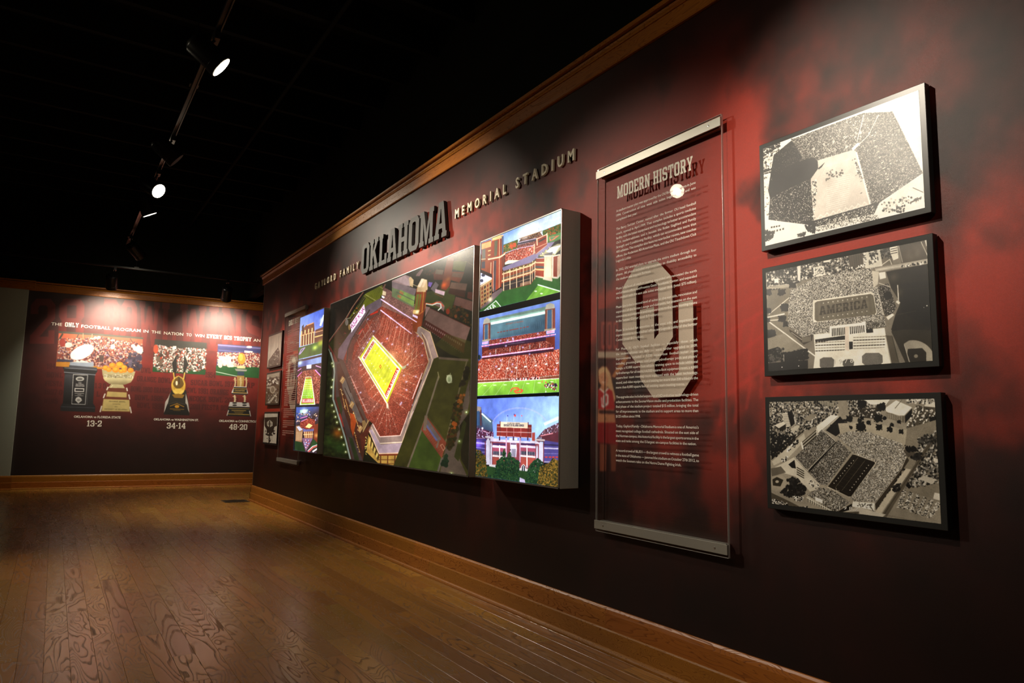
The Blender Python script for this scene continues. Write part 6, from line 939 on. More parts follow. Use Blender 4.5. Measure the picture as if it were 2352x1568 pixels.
def acrylic(name, edge):
    t = NT(name); tr = t.n('BsdfTransparent', Color=(.97, .97, .97, 1)); gl = t.n('BsdfGlossy', Roughness=.012, Color=(1, 1, 1, 1)); lw = t.n('LayerWeight', Blend=.28)
    gm = t.n('NewGeometry'); fr = t.math('MULTIPLY', lw.outputs['Fresnel'], t.math('SUBTRACT', 1.0, gm.outputs['Backfacing']))
    mx = t.n('MixShader'); t.l(fr, mx.inputs[0]); t.l(tr.outputs[0], mx.inputs[1]); t.l(gl.outputs[0], mx.inputs[2]); last = mx
    if edge:
        df = t.n('BsdfDiffuse', Color=(.75, .72, .68, 1)); gg = t.n('BsdfGlossy', Roughness=.15); m3 = t.n('MixShader'); m3.inputs[0].default_value = .4; t.l(df.outputs[0], m3.inputs[1]); t.l(gg.outputs[0], m3.inputs[2])
        m2 = t.n('MixShader'); m2.inputs[0].default_value = .8; t.l(tr.outputs[0], m2.inputs[1]); t.l(m3.outputs[0], m2.inputs[2]); last = m2
    t.l(last.outputs[0], t.out.inputs[0]); return t.m
M['acrylic_clear'] = NT('clear_acrylic_back'); _t = M['acrylic_clear']; _n = _t.n('BsdfTransparent', Color=(.97, .97, .97, 1)); _t.l(_n.outputs[0], _t.out.inputs[0]); M['acrylic_clear'] = _t.m
M['acrylic'] = acrylic('clear_acrylic', False); M['acrylic_edge'] = acrylic('acrylic_edge', True)

# ------------------------------------------------------------------ room shell
rng = random.Random(5)
XL, YB, ZW, ZC = -3.9, -2.6, 2.90, 4.35
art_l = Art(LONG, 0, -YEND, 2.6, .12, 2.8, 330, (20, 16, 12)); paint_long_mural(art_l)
def wall_with_print(name, pl, u0, u1, z0, z1, art_z, thick, img, mat_side):
    o = MB().pbox(pl, u0, z0, u1, z1, -thick, -.002).build(name, mat_side); tag(o, kind='structure')
    return o
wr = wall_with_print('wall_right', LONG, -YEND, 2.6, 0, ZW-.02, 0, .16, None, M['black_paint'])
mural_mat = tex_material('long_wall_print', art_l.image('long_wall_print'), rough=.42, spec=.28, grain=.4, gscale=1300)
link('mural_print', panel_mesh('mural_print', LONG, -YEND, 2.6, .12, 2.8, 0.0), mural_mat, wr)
cs = MB().pbox(LONG, -YEND-.006, .19, -YEND+.004, 2.78, -.16, .003).build('corner_strip', M['silver'], wr)
tag(cs, 'thin silver corner strip')
UE = -2.641                                                       # where the grey pier ends on the far wall
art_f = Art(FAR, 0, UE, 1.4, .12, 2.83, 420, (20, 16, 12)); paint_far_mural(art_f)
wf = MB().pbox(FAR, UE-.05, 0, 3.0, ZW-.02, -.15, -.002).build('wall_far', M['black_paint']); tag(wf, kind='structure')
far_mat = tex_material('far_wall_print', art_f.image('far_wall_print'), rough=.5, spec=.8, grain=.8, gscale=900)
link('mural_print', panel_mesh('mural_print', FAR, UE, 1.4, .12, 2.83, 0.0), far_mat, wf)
wl = MB().pbox(FAR, -6.6, 0, UE, ZW-.02, -.15, .05).build('wall_left', M['grey_wall']); tag(wl, kind='structure')
tag(MB().box(XL-.15, YB, 0, XL, 12.4, ZC).build('wall_side', M['black_paint']), kind='structure')
tag(MB().box(XL, YB-.15, 0, D+.16, YB, ZC).build('wall_back', M['black_paint']), kind='structure')
ce = MB().box(XL-.15, YB-.15, ZC, 5.2, 15.0, ZC+.1).build('ceiling', M['black_paint']); tag(ce, kind='structure')
for k in range(25):
    y = YB+.4+k*.61; MB().box(XL, y, ZC-.26, 5.0, y+.05, ZC).build('joist', M['black_paint'], ce)
for x in (-1.35, 1.55): MB().tube((x, YB+.1, ZC-.33), (x, 12.0, ZC-.33), .018, seg=10).build('conduit', M['black_paint'], ce, 40)
# dark shaft walls above the printed walls
tag(MB().box(D+.3, YB, ZW+.06, D+.4, 15, ZC).build('wall_upper_right', M['black_paint']), kind='structure')
tag(MB().pbox(FAR, -7, ZW+.06, 4, ZC, -.4, -.3).build('wall_upper_far', M['black_paint']), kind='structure')

# ------------------------------------------------------------------ floor boards
fl = MB().box(XL, YB, -.03, 4.3, 12.6, -.004).build('floor', plain('sub_floor', (.03, .014, .006), .8)); tag(fl, kind='structure')
BW = .0915; boards = []
k0 = int((XL-.136)/BW)-1
for k in range(k0, 60):
    x0 = .136+BW*k; x1 = x0+BW
    if x0 > 4.2: break
    if x0 < XL: continue
    y = YB-rng.random(); top = 12.3
    if x0 > D-.01: y = YEND+.03
    elif x1 > D-.002:
        boards.append((x0, YEND+.03, x1, YEND+.9)); boards.append((x0, YEND+.9, x1, 12.3)); x1 = D-.002; top = YEND+.03
    while y < top-.001:
        L = rng.choice([.35, .5, .6, .75, .9, 1.1, 1.3]); y1 = min(y+L, top); boards.append((x0, max(y, YB), x1, y1)); y = y1
def in_view(b):
    best = 0
    for px_, py_ in ((b[0], b[1]), (b[2], b[3]), ((b[0]+b[2])/2, (b[1]+b[3])/2)):
        d = np.array([px_, py_, 0])-CAM; Z = d@CF
        if Z < .3: continue
        X = W/2+FPX*(d@CR)/Z; Y = H/2-FPX*(d@CU)/Z
        if -60 < X < W+60 and -60 < Y < H+120: best = max(best, (b[3]-b[1])/Z**2)
    return best
sc_ = sorted(boards, key=lambda b: -in_view(b)); near = [b for b in sc_[:292] if in_view(b) > 0]; near_set = set(near); rest = [b for b in boards if b not in near_set]
def board_geo(mb, b, g=.0004):
    x0, y0, x1, y1 = b[0]+g, b[1]+g*.8, b[2]-g, b[3]-g*.8; dz = rng.uniform(-.0003, .0003); e = .0006; n = len(mb.v)
    mb.v += [(x0, y0, -.004), (x1, y0, -.004), (x1, y1, -.004), (x0, y1, -.004), (x0, y0, -e+dz), (x1, y0, -e+dz), (x1, y1, -e+dz), (x0, y1, -e+dz), (x0+e, y0+e*.6, dz), (x1-e, y0+e*.6, dz), (x1-e, y1-e*.6, dz), (x0+e, y1-e*.6, dz)]
    for i in range(4):
        j = (i+1) % 4; mb.f += [(n+i, n+j, n+4+j, n+4+i), (n+4+i, n+4+j, n+8+j, n+8+i)]
    mb.f += [(n+8, n+9, n+10, n+11)]
for b in near:
    mb = MB(); board_geo(mb, b); me = mb.mesh('plank'); set_shift(me, rng); link('plank', me, M['floor_oak'], fl)
mb = MB(); 
for b in rest: board_geo(mb, b)
me = bpy.data.meshes.new('planks_beyond'); me.from_pydata(mb.v, [], mb.f); me.update()
at_ = me.color_attributes.new('shift', 'FLOAT_COLOR', 'POINT'); cc = []
for b in rest: cc += [rng.random(), rng.random(), rng.random(), 1.0]*12
at_.data.foreach_set('color', cc); o = link('floor_boards', me, M['floor_oak'], fl); tag(o, kind='stuff')

# ------------------------------------------------------------------ oak baseboards and crowns
def prof_sweep(pl, prof, u0, u1):
    mb = MB(); mb.extrude([pl.p(u0, z, o) for o, z in prof], pl.p(u0, 0, 0), pl.p(u1, 0, 0)); return mb
def run(name, pl, pieces, u0, u1, z0=0.0, mat=None, lens=2.4, seed=1, off=0.0):
    """a run of trim made of board lengths butted together; pieces: (name, profile)"""
    r = random.Random(seed); root = MB().pbox(pl, u0+.002, z0, u1-.002, z0+.02, off, off+.004).build(name, mat); tag(root, kind='structure')
    for pn, prof in pieces:
        u = u0; first = True
        while u < u1-.01:
            L = lens*(.55+.9*r.random()); v = min(u+L, u1)
            if u1-v < .4: v = u1
            m_ = prof_sweep(pl, [(o+off, z) for o, z in prof], u+(0 if first else .0008), v); me = m_.mesh(pn); set_shift(me, r); link(pn, me, mat, root); u = v; first = False
    return root
BASE = [('cap_board', [(0, .095), (.016, .095), (.016, .166), (.012, .182), (.006, .190), (0, .191)]),
        ('base_board', [(0, .002), (.024, .002), (.024, .094), (.021, .100), (0, .100)]),
        ('shoe_molding', [(.0245, .001), (.040, .001), (.0395, .009), (.036, .016), (.031, .0195), (.0245, .021)])]
CROWN = [('crown_board', [(0, 2.776), (.014, 2.776), (.018, 2.781), (.020, 2.852), (0, 2.852)]),
         ('crown_bead', [(0, 2.8525), (.026, 2.8525), (.030, 2.858), (.026, 2.864), (.030, 2.868), (.034, 2.876), (0, 2.876)]),
         ('crown_cap', [(0, 2.884), (.050, 2.884), (.054, 2.888), (.054, 2.902), (.050, 2.905), (0, 2.905)])]
run('baseboard_right', LONG, BASE, -YEND-.02, 2.5, 0, M['trim_oak'], 2.6, 3)
run('trim_1', LONG, CROWN, -YEND-.045, 2.5, 2.78, M['trim_oak'], 3.4, 4)
run('baseboard_far', FAR, BASE, UE+.0, 2.0, 0, M['trim_oak_x'], 2.2, 5)
run('trim_2', FAR, CROWN, UE-.02, 2.2, 2.78, M['trim_oak_x'], 3.0, 6)
run('baseboard_left', FAR, BASE, -5.9, UE+.03, 0, M['trim_oak_x'], 2.2, 7, .05)
run('trim_3', FAR, CROWN, -5.9, UE+.08, 2.78, M['trim_oak_x'], 3.0, 8, .06)
# returns of trim round the free end of the long wall
MB().box(D-.024, YEND, .002, D+.16, YEND+.024, .10).build('base_return', M['trim_oak_x'], wr)
MB().box(D-.016, YEND, .10, D+.16, YEND+.016, .19).build('base_return', M['trim_oak_x'], wr)
MB().box(D-.02, YEND, 2.776, D+.16, YEND+.045, 2.852).build('crown_return', M['trim_oak_x'], wr)
MB().box(D-.054, YEND, 2.884, D+.16, YEND+.054, 2.905).build('crown_return', M['trim_oak_x'], wr)
# ------------------------------------------------------------------ track lighting
def add_spot(name, P, T, power, cone, blend):
    ld = bpy.data.lights.new(name, 'SPOT'); ld.energy = power; ld.color = WARM; ld.spot_size = math.radians(cone); ld.spot_blend = blend; ld.shadow_soft_size = .03
    o = bpy.data.objects.new(name, ld); scene.collection.objects.link(o); d = (Vector(T)-Vector(P)).normalized(); o.location = Vector(P)+d*.012
    o.rotation_euler = d.to_track_quat('-Z', 'Y').to_euler(); return o
def head(key, label, track_z, track_xy, reach=.16):
    P, T, power, cone, blend = LAMPS[key]; P = Vector(P); d = (Vector(T)-P).normalized(); back = P-d*.225; R = .073
    root = empty('track_spotlight', P); tag(root, label, 'spotlight', 'black track spotlights')
    def rel(mb): mb.v = [tuple(Vector(v)-P) for v in mb.v]; return mb
    hs = MB().lathe(back, d, [(0, .001), (0, R*.80), (.012, R*.95), (.02, R), (.165, R), (.167, R*1.03), (.215, R*1.05), (.2155, R*.98), (.203, R*.93), (.200, R*.9)], 32)
    rel(hs).build('housing', M['black_metal'], root, 35)
    ln = MB(); seg = 28; ax = d; t = ax.orthogonal().normalized(); w = ax.cross(t); c = P-d*.008; ln.v = [tuple(c+(t*math.cos(g)+w*math.sin(g))*R*.93) for g in [2*math.pi*i/seg for i in range(seg)]]; ln.f = [tuple(range(seg))]
    rel(ln).build('lens', M['lamp_on'] if power else M['lamp_off'], root)
    mid = back+d*.07; tp = Vector((track_xy[0], track_xy[1], track_z)); knuckle = Vector((mid.x*.4+tp.x*.6, mid.y*.4+tp.y*.6, mid.z+(tp.z-mid.z)*.45))
    ar = MB().tube(mid, knuckle, .008, seg=10); ar.tube(knuckle, tp-Vector((0, 0, .03)), .008, seg=10); rel(ar).build('arm', M['black_metal'], root, 40)
    rel(MB().box(tp.x-.016, tp.y-.05, tp.z-.045, tp.x+.016, tp.y+.05, tp.z)).build('adapter', M['black_metal'], root)
    rel(MB().lathe(back, -d, [(0, R*.5), (.012, R*.5), (.014, R*.3), (.014, .0005)], 20)).build('rear_cap', M['black_metal'], root, 35)
    if power:
        s = add_spot('spotlight_beam', P, T, power, cone, blend); s.parent = root; s.location = s.location-P
    return root
def track(label, a, b, rods):
    a = Vector(a); b = Vector(b); dv = (b-a).normalized(); n = Vector((-dv.y, dv.x, 0)); root = empty('lighting_track', a); tag(root, label, 'track')
    mb = MB(); q = [(n*.018+Vector((0, 0, .022))), (n*-.018+Vector((0, 0, .022))), (n*-.018), (n*-.010), (n*-.010+Vector((0, 0, .012))), (n*.010+Vector((0, 0, .012))), (n*.010), (n*.018)]
    mb.extrude([v for v in q], Vector((0, 0, 0)), b-a); mb.build('rail', M['black_metal'], root)
    for t in rods:
        p = (b-a)*t; MB().tube(p+Vector((0, 0, .02)), p+Vector((0, 0, ZC-.02-a.z)), .004, seg=8).build('hanging_rod', M['black_metal'], root, 40)
        (MB().box(p.x-.03, p.y-.03, .022, p.x+.03, p.y+.03, .034)).build('clamp', M['black_metal'], root)
    return root
TZ = 3.38
track('long black ceiling track running alongside the printed wall', (.66, -1.4, TZ), (.66, 10.9, TZ), (.08, .3, .55, .8, .97))
track('black ceiling track crossing in front of the far wall', (-2.6, 11.22, 3.09), (2.9, 11.08, 3.09), (.1, .35, .62, .92))
track('black ceiling track left of the long one, over the open floor', (-.92, 3.6, 3.52), (-.92, 8.4, 3.52), (.1, .5, .9))
head('behind', 'black track spotlight behind the camera position on the long track', TZ, (.66, -.8))
head('near', 'black track spotlight nearest the camera, above the framed black and white prints', TZ, (.66, 1.85))
head('left', 'black track spotlight on the left track, aimed at the clear text panel', 3.52, (-.92, 4.75))
head('floor', 'added unseen fill spotlight on the left track, brightening the floor', 3.52, (-.92, 7.25))  # added fill light in a spotlight housing, outside the view
head('one', 'large lit track spotlight at the top of the picture, seen from the side', TZ, (.66, 4.5))
head('two', 'unlit black track spotlight below the large lit one', TZ, (.66, 6.42))
head('three', 'lit track spotlight whose round lens faces the camera', TZ, (.66, 7.4))
head('four', 'lit track spotlight pointing down, its lens a thin bright oval', TZ, (.66, 8.3))
head('five', 'dark track spotlight at the far end of the long track', TZ, (.66, 10.35))
head('six', 'dark track spotlight over the bowl of oranges on the far wall', 3.09, (.55, 11.14))
head('seven', 'dark track spotlight over the right of the far wall near the corner', 3.09, (2.03, 11.1))

# ------------------------------------------------------------------ framed black and white prints
def framed(label, u0, u1, z0, z1, art_fn, border, dens, group, year=None, i=None, off=.031):
    root = MB().pbox(LONG, u0, z0, u1, z1, .004, off).build('framed_photo', M['frame_black']); bevel(root, .0012, 1); tag(root, label, 'picture', group)
    b = border; a = Art(LONG, off+.0006, u0+b, u1-b, z0+b, z1-b, dens, (230, 226, 216)); a.fine = .58; y = art_fn(a) if i is None else art_fn(a, i); a.soften(1, .07); a.speckle(.06); a.a = np.clip((a.a-.5)*1.28+.5, .03, 1)
    m = tex_material('print_'+art_fn.__name__+str(i or ''), a.image('print_'+art_fn.__name__+str(i or '')), rough=.29, spec=.75, grain=.22, gscale=2600, alb=.78)
    link('photo_print', panel_mesh('photo_print', LONG, u0+b, u1-b, z0+b, z1-b, off+.0006), m, root)
    if y:
        txt, p, q, hgt = y; c = a.c; (ua, za), (ub, zb) = LONG.at(c[0]+p[0]/c[2], c[1]+p[1]/c[2], off), LONG.at(c[0]+q[0]/c[2], c[1]+q[1]/c[2], off)
        lu = LONG.at(c[0]+p[0]/c[2], c[1]+(p[1]-hgt)/c[2], off)[1]-za
        place_sans('year_lettering', txt, LONG, ua, ub, (za+zb)/2, (za+zb)/2, lu, off+.0012, M['year_white'], root, space=1.5)
    return root
G = 'black and white stadium photographs at the near end of the wall'
framed('framed black and white aerial photo marked 1956, top of the near three', -1.660, -1.052, 1.660, 2.070, paint_1956, .018, 1150, G)
framed('framed black and white aerial photo marked 1976, middle of the near three', -1.660, -1.052, 1.196, 1.596, paint_1976, .018, 1150, G)
framed('framed black and white aerial photo marked 1982, lowest of the near three', -1.660, -1.052, .727, 1.121, paint_1982, .018, 1150, G)
G = 'small black and white photographs at the far end of the wall'
framed('small black framed photo of packed stands, top of the far three', -8.965, -8.328, 1.640, 2.058, paint_small, .022, 400, G, i=0)
framed('small black framed aerial photo of a round field, middle of the far three', -8.945, -8.298, 1.190, 1.588, paint_small, .022, 400, G, i=1)
framed('small black framed pale photo with a dark splash shape, lowest of the far three', -8.945, -8.296, .725, 1.112, paint_small, .022, 400, G, i=2)

# ------------------------------------------------------------------ lightboxes
def lightbox(label, u0, u1, z0, z1, depth, pics, emit, group=None):
    root = MB().pbox(LONG, u0, z0, u1, z1, .001, depth).build('lightbox', M['box_metal']); bevel(root, .002, 1); tag(root, label, 'lightbox', group)
    r = .006; fr = MB()
    for (a, b, c, d_) in ((u0, z0, u1, z0+r), (u0, z1-r, u1, z1), (u0, z0, u0+r, z1), (u1-r, z0, u1, z1)): fr.pbox(LONG, a, b, c, d_, depth-.002, depth+.003)
    tag(fr.build('rim', M['silver'], root), 'thin silver rim')
    face = plain('face_black', (.01, .01, .012), .2); MB().pbox(LONG, u0+r, z0+r, u1-r, z1-r, depth, depth+.0008).build('face_panel', face, root)
    for n, (p0, q0, p1, q1, fn, dens) in enumerate(pics):
        a = Art(LONG, depth+.0014, p0, p1, q0, q1, dens, (10, 10, 12)); a.fine = .75; fn(a); a.soften(1 if dens != (300, 620) else 2, .13, 3+n)
        g_ = a.a.mean(2, keepdims=True); a.a = g_+(a.a-g_)*.92; nm = 'backlit_'+fn.__name__+str(n)
        if fn is paint_aerial: a.a = np.clip(a.a, 0, 1)**1.2
        m = tex_material(nm, a.image(nm), emit=emit, rough=.22, spec=.3)
        link('backlit_picture', panel_mesh('backlit_picture', LONG, p0, p1, q0, q1, depth+.0014), m, root)
    return root
lightbox('wide central lightbox with the night aerial view of the lit stadium', -6.52, -3.762, .688, 2.119, .065, [(-6.512, .696, -3.770, 2.111, paint_aerial, (300, 620))], 1.4)
U0, U1 = -3.600, -2.782; e = .012
zb = [LONG.at(1100, 716.5, .119)[1], LONG.at(1100, 730.5, .119)[1], LONG.at(1096, 909.5, .119)[1], LONG.at(1096, 916, .119)[1]]
lightbox('narrow lightbox right of the big aerial view, with three stacked stadium pictures', U0, U1, .702, 2.096, .118,
         [(U0+.010, zb[0], U1-.010, 2.088, paint_r1, 620), (U0+.010, zb[2], U1-.010, zb[1], paint_r2, 620), (U0+.010, .710, U1-.010, zb[3], paint_r3, 620)], 1.5)
lightbox('narrow lightbox left of the big aerial view, with three stacked stadium pictures', -7.315, -6.530, .706, 2.081, .118, [(-7.307, .714, -6.538, 2.073, paint_l, 420)], 1.5)

# ------------------------------------------------------------------ clear text panels
PARA = ["A stadium master plan was approved by the OU Board of Regents in June", "1994. Construction of nine west side suites began in 1995 and was", "completed that year.#", "",
"The Barry Switzer Center, named after the former OU head football", "coach, opened in April 1999. That complex includes a sports medicine", "facility with the latest equipment and technology to better accommodate", "OU's student-athletes, and it houses the Robin Siegfried and Family", "Strength and Conditioning Facility, which can accommodate more than", "400 athletes. The complex also features new locker rooms, new coaches", "offices, the Anderson All-American Plaza, and the OU Touchdown Club", "Legends Lobby.#", "",
"In 2002, OU enacted plans to upgrade the entire stadium through four", "phases. All phases included improvements to disability accessibility to", "the stadium and support facilities.#", "",
"Phase I replaced all stadium seating, expanded and renovated the north", "end athletics offices and Prentice Gautt Academic Center, and expanded", "the stadium with the east side suites and upper deck (total: $75 million).", "",
"Phase II included a second level of suites on the east side, renovation and", "expansion of the Santee Lounge and club seats, fan amenities on the east", "concourse, and expansion and improvements to the team meeting rooms", "in the Switzer Center (total: $ 9 million).#", "",
"Phase III included fan amenities on the west side, and expansion and", "improvements to the coaches' offices and Legends Lobby of the Switzer", "Center (total: $12 million).#", "",
"For Phase IV, OU's football facilities \u2014 especially those which", "the student-athletes use daily \u2014 were further upgraded in 2009.", "Improvements included a 9,000 square-foot football locker room", "including grooming areas, cold plunge hydrotherapy pools and players'", "lounge, a 10,000 square-foot athletic training space to include additional", "hydrotherapy for all teams, a 6,500 square-foot equipment room, a 4,000", "square-foot team meeting room equipped with the latest technology,", "sound, and video equipment, and seating for more than 200 added to the", "more than 8,000 square feet of existing team meeting rooms.#", "",
"The upgrades also included expansion of HD and other technology-driven", "enhancements to the SoonerVision studio and production facilities. The", "final phase of the stadium project totaled $15 million, bringing the total", "for all improvements to the stadium and its support areas to more than", "$125 million since 1998.#", "",
"Today, Gaylord Family - Oklahoma Memorial Stadium is one of America's", "most recognized college football cathedrals. Situated on the east side of", "the Norman campus, this historical facility is the largest sports arena in the", "state and ranks among the 15 largest on-campus facilities in the nation.#", "",
"A record crowd of 86,031 \u2014 the largest crowd to witness a football game", "in the state of Oklahoma \u2014 jammed the stadium on October 27th 2012, to", "watch the Sooners take on the Notre Dame Fighting Irish.#"]
EMB_OUT = [(1457.6, 612.8), (1510.5, 600), (1540, 632.8), (1543.3, 639.5), (1545.3, 773.5), (1541, 780), (1511, 828), (1503.3, 829), (1503.3, 854.6), (1511, 864.7), (1552.1, 861.3), (1559.3, 850.8), (1558, 694.4), (1591.5, 687.8), (1593.7, 859.4), (1561.7, 910.6), (1500.4, 913.4), (1470.3, 869.9), (1469.8, 831.7), (1461, 833.6), (1429.2, 789.6), (1428.8, 665), (1433.5, 654.3)]
EMB_IN = [(1460.3, 667.6), (1467, 656.3), (1503.1, 646.9), (1511, 654.3), (1512.5, 765.4), (1502.4, 778.8), (1501.8, 704.5), (1469.6, 711.2), (1469.6, 783.5), (1462.3, 777.5)]
def text_panel(label, u0, u1, z0, z1, du, title, title_u, paragraphs, lettering_mat):
    X0, X1 = .024, .034
    root = empty('text_panel', LONG.p((u0+u1)/2, z0, 0)); tag(root, label, 'sign')
    P0 = root.location
    def put(o): o.data.transform(Matrix.Translation(-P0)); o.parent = root; return o
    sheet = MB().pbox(LONG, u0+.001, z0+.001, u1-.001, z1-.001, X0, X1).build('acrylic_sheet', M['acrylic_clear']); sheet.data.materials.append(M['acrylic'])
    for f_ in sheet.data.polygons: f_.material_index = 1 if f_.normal.x < -.9 else 0
    put(tag(sheet, 'clear acrylic sheet'))
    ed = MB(); 
    for (a, b, c, d_) in ((u0, z0, u0+.001, z1), (u1-.001, z0, u1, z1), (u0, z0, u1, z0+.001), (u0, z1-.001, u1, z1)): ed.pbox(LONG, a, b, c, d_, X0, X1)
    put(tag(ed.build('sheet_edge', M['acrylic_edge']), 'polished edge of the sheet'))
    for zc in (z1-.031, z0+.031):
        o = MB().pbox(LONG, u0-.002, zc-.019, u1+.0005, zc+.019, X1+.0005, X1+.007).build('metal_bar', M['brushed']); bevel(o, .0006, 1); put(o)
        put(MB().pbox(LONG, u0+.02, zc-.019, u1-.02, zc+.019, .002, X0-.0005).build('wall_cleat', M['brushed']))
    for uu in (u0+.06, u1-.06):
        for zz in (z1-.031, z0+.031): put(MB().lathe(LONG.p(uu, zz, X1+.007), LONG.N, [(0, .005), (.0012, .0045), (.0018, .0005)], 14).build('screw', M['silver'], None, 35))
    # emblem on the back of the sheet
    conv = lambda L: [(LONG.at(x, y, X0)[0]+du, LONG.at(x, y, X0)[1]) for x, y in L]
    put(link('emblem', outline_mesh('emblem', [conv(EMB_OUT), conv(EMB_IN)], lambda a, b: LONG.p(a, b, X0-.0008)), M['beige_vinyl']))
    tb = LONG.at(1418, 456.5, X1)[1]; th = .0605
    put(place_slab('title_lettering', title, LONG, title_u[0], title_u[1], tb, tb, th, X1+.0006, M['white_vinyl'], None))
    ua = LONG.at(1415.3, 760, X1)[0]+du; ub = LONG.at(1602, 760, X1)[0]+du; za = LONG.at(1415.4, 487.7, X1)[1]; zz_ = LONG.at(1415.4, 1059, X1)[1]; n = len(PARA)
    if paragraphs:
        wd = {}; V = []; F = []
        def ww(t):
            if t not in wd: wd[t] = sans(t, .004)
            return wd[t]
        ref = PARA[6].split(); kx = (ub-ua)/(sum(ww(t)[2] for t in ref)+.22*(len(ref)-1)); cap = .0118
        for r_, line in enumerate(PARA):
            if not line: continue
            last = line.endswith('#'); ws = line.rstrip('#').split(); zb_ = za+(zz_-za)*r_/(n-1); tw = sum(ww(t)[2] for t in ws)*kx; k_ = kx
            if last: gap = .30*kx
            else:
                gap = (ub-ua-tw)/max(1, len(ws)-1)
                if gap < .2*kx: k_ = kx*(ub-ua)/(tw+.22*kx*(len(ws)-1)); gap = .22*k_
            u = ua
            for t in ws:
                v_, f_, w_, ch = ww(t); m0 = len(V); V += [(u+x*k_, zb_+y*cap/ch) for x, y in v_]; F += [tuple(m0+i for i in q) for q in f_]; u += w_*k_+gap
        me = bpy.data.meshes.new('text_lettering'); me.from_pydata([LONG.p(a, b, X1+.0006) for a, b in V], [], F); put(link('text_lettering', me, lettering_mat))
    else:
        r = random.Random(9); mb = MB()
        for r_, line in enumerate(PARA):
            if not line: continue
            zb_ = za+(zz_-za)*r_/(n-1); u = ua; end = ub if not line.endswith('#') else ua+(ub-ua)*(.2+.5*r.random())
            while u < end-.02:
                L = r.uniform(.03, .09); v = min(u+L, end); mb.quad(LONG.p(u, zb_, X1+.0006), LONG.p(v, zb_, X1+.0006), LONG.p(v, zb_+.008, X1+.0006), LONG.p(u, zb_+.008, X1+.0006)); u = v+.008
        put(tag(mb.build('text_lines', lettering_mat), kind='stuff'))
    return root
text_panel('tall clear text panel headed MODERN HISTORY between the lightboxes and framed prints', -2.610, -1.836, .524, 2.262, 0.0, 'MODERN HISTORY', (-2.462, -1.989), True, M['para_vinyl'])
text_panel('clear text panel headed EARLY HISTORY at the far end beside the left lightbox', -8.230, -7.430, .545, 2.246, -5.60, 'EARLY HISTORY', (-8.06, -7.56), False, M['grey_vinyl'])

# ------------------------------------------------------------------ raised letters of the wall title
def letter_name(ch, i, word, n):
    o = ['first', 'second', 'third', 'fourth', 'fifth', 'sixth', 'seventh', 'eighth']
    return '%s letter of %s' % ('last' if i == n-1 else o[i], word)
def raised(words, u0, u1, zb, cap, style, mat, off, depth, group, desc):
    chars = []
    for wi, w in enumerate(words):
        if wi: chars.append(None)
        for i, ch in enumerate(w): chars.append((ch, i, w))
    if style == 'slab': kx = cap*.93; widths = [SLAB[c[0]][0] if c else 0 for c in chars]
    else: widths = [sans(c[0])[2] if c else 0 for c in chars]
    if style == 'slab': tot = sum(widths); n = len(chars)-1; kx = (u1-u0)/(tot+.075*n); gap = .075*kx; sp = 0
    else: kx = cap/.73*.88; n = sum(1 for c in chars)-1; gap = (u1-u0-sum(widths)*kx)/(n+.35*(len(words)-1)); sp = gap*.35
    u = u0
    for c, w in zip(chars, widths):
        if c is None: u += gap+sp-gap; u += gap; continue
        ch, i, word = c
        if style == 'slab': me = outline_mesh('metal_letter', SLAB[ch][1], lambda x, y: LONG.p(u+x*kx, zb+y*cap, off), Vector(LONG.N)*depth)
        else:
            V, F, _, hh_ = sans(ch, .025); me = flat_to_mesh('metal_letter', V, F, lambda x, y: LONG.p(u+x*kx, zb+y*cap/hh_, off), Vector(LONG.N)*depth)
        o = link('raised_letter', me, mat); tag(o, '%s letter %s, %s' % (desc, ch, letter_name(ch, i, word, len(word))), 'letter', group); u += w*kx+gap
raised(['OKLAHOMA'], -5.845, -4.230, 2.290, .262, 'slab', M['letter_metal'], .006, .022, 'large metal letters spelling OKLAHOMA', 'large grey metal')
raised(['GAYLORD', 'FAMILY'], -7.215, -5.955, 2.372, .064, 'sans', M['cream_letter'], .004, .012, 'small raised letters left of OKLAHOMA', 'small cream raised')
raised(['MEMORIAL', 'STADIUM'], -4.135, -2.828, 2.388, .064, 'sans', M['cream_letter'], .004, .012, 'small raised letters right of OKLAHOMA', 'small cream raised')

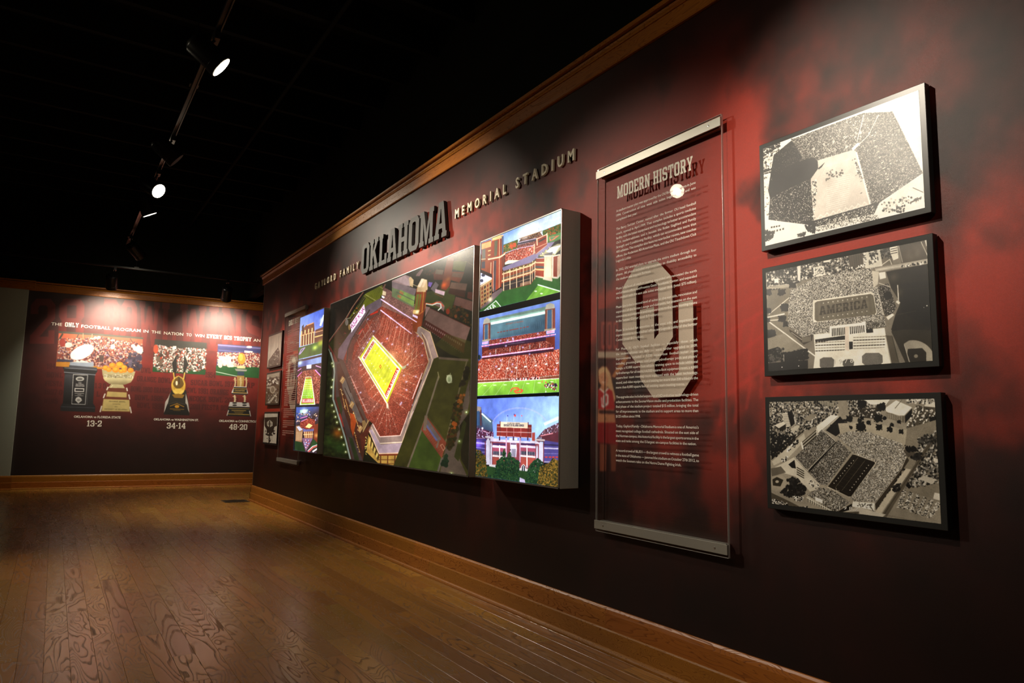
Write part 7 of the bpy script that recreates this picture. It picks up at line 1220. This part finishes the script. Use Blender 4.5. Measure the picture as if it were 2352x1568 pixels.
# ------------------------------------------------------------------ lettering printed on the far wall
def far_line(txt, x0, y0, x1, y1, cap, style='sans', bold=0.0, mat=None, zfix=None):
    (ua, za), (ub, zb_) = FAR.at(x0, y0), FAR.at(x1, y1); c = FAR.at(x0, y0-cap)[1]-za; z_ = (za+zb_)/2
    f = place_sans if style == 'sans' else place_slab; kw = dict(bold=bold) if style == 'sans' else {}
    return f('wall_lettering', txt, FAR, ua, ub, z_, z_, c, .0012, mat or M['white_vinyl'], wf, **kw)
for t in [('THE', 117.4, 746.7, 142.3, 748.3, 7.2, 'sans', 0), ('ONLY', 148.9, 749.9, 180.5, 751.6, 10, 'slab', 0), ('FOOTBALL', 186.3, 751.6, 253.9, 757.6, 7.4, 'sans', .008), ('PROGRAM', 260.9, 758.2, 322.8, 762.7, 7.4, 'sans', .006), ('IN', 329.3, 763.2, 340.6, 764.0, 6.8, 'sans', 0),
          ('THE', 344.4+3.5, 764.8, 369.5, 766.6, 6.8, 'sans', 0), ('NATION', 376.2, 767.6, 420.6, 770.8, 7, 'sans', .01), ('TO', 427.6, 771.4, 440, 772.4, 7, 'sans', 0), ('WIN', 447.5, 773, 469.5, 774.8, 7, 'sans', .01), ('EVERY', 474.3, 776, 509.7, 778.4, 9, 'slab', 0), ('BCS', 514, 779, 532.5, 780.4, 9, 'slab', 0), ('TROPHY', 536.8, 781, 577, 784, 9.2, 'slab', 0), ('AND', 582, 783.8, 606.5, 785.8, 6.8, 'sans', 0),
          ('OKLAHOMA vs FLORIDA STATE', 169.6, 958.2, 276.8, 961.4, 5.2, 'sans', .03), ('13-2', 199, 979, 233, 979.4, 14, 'slab', 0), ('OKLAHOMA vs WASHINGTON ST.', 353, 964.6, 456.3, 967, 5, 'sans', .03), ('34-14', 382.6, 983.7, 425.7, 984.4, 13.6, 'slab', 0), ('OKLAHOMA vs CONNECTICUT', 503, 968, 591.5, 970.5, 5, 'sans', .03), ('48-20', 526, 986.3, 567.6, 987, 13, 'slab', 0)]:
    far_line(*t)

# ------------------------------------------------------------------ floor register
p = [floor_at(507, 1147), floor_at(562, 1147), floor_at(565, 1153.5), floor_at(515, 1155)]
x0, x1 = 1.84, 2.13; y0, y1 = 9.28, 9.56
rg = MB().box(x0, y0, -.003, x1, y1, .0008); root = rg.build('floor_register', plain('register_dark', (.004, .004, .003), .8)); tag(root, 'dark metal floor vent beside the end of the long wall', 'vent')
fr = MB(); w_ = .018
for q in ((x0, y0, x1, y0+w_), (x0, y1-w_, x1, y1), (x0, y0+w_, x0+w_, y1-w_), (x1-w_, y0+w_, x1, y1-w_)): fr.box(q[0], q[1], .0008, q[2], q[3], .004)
fr.build('vent_frame', M['bronze'], root)
k = 0; y = y0+w_+.006
while y < y1-w_-.008: MB().box(x0+w_, y, .0008, x1-w_, y+.006, .0035).build('vent_slat', M['bronze'], root); y += .0125
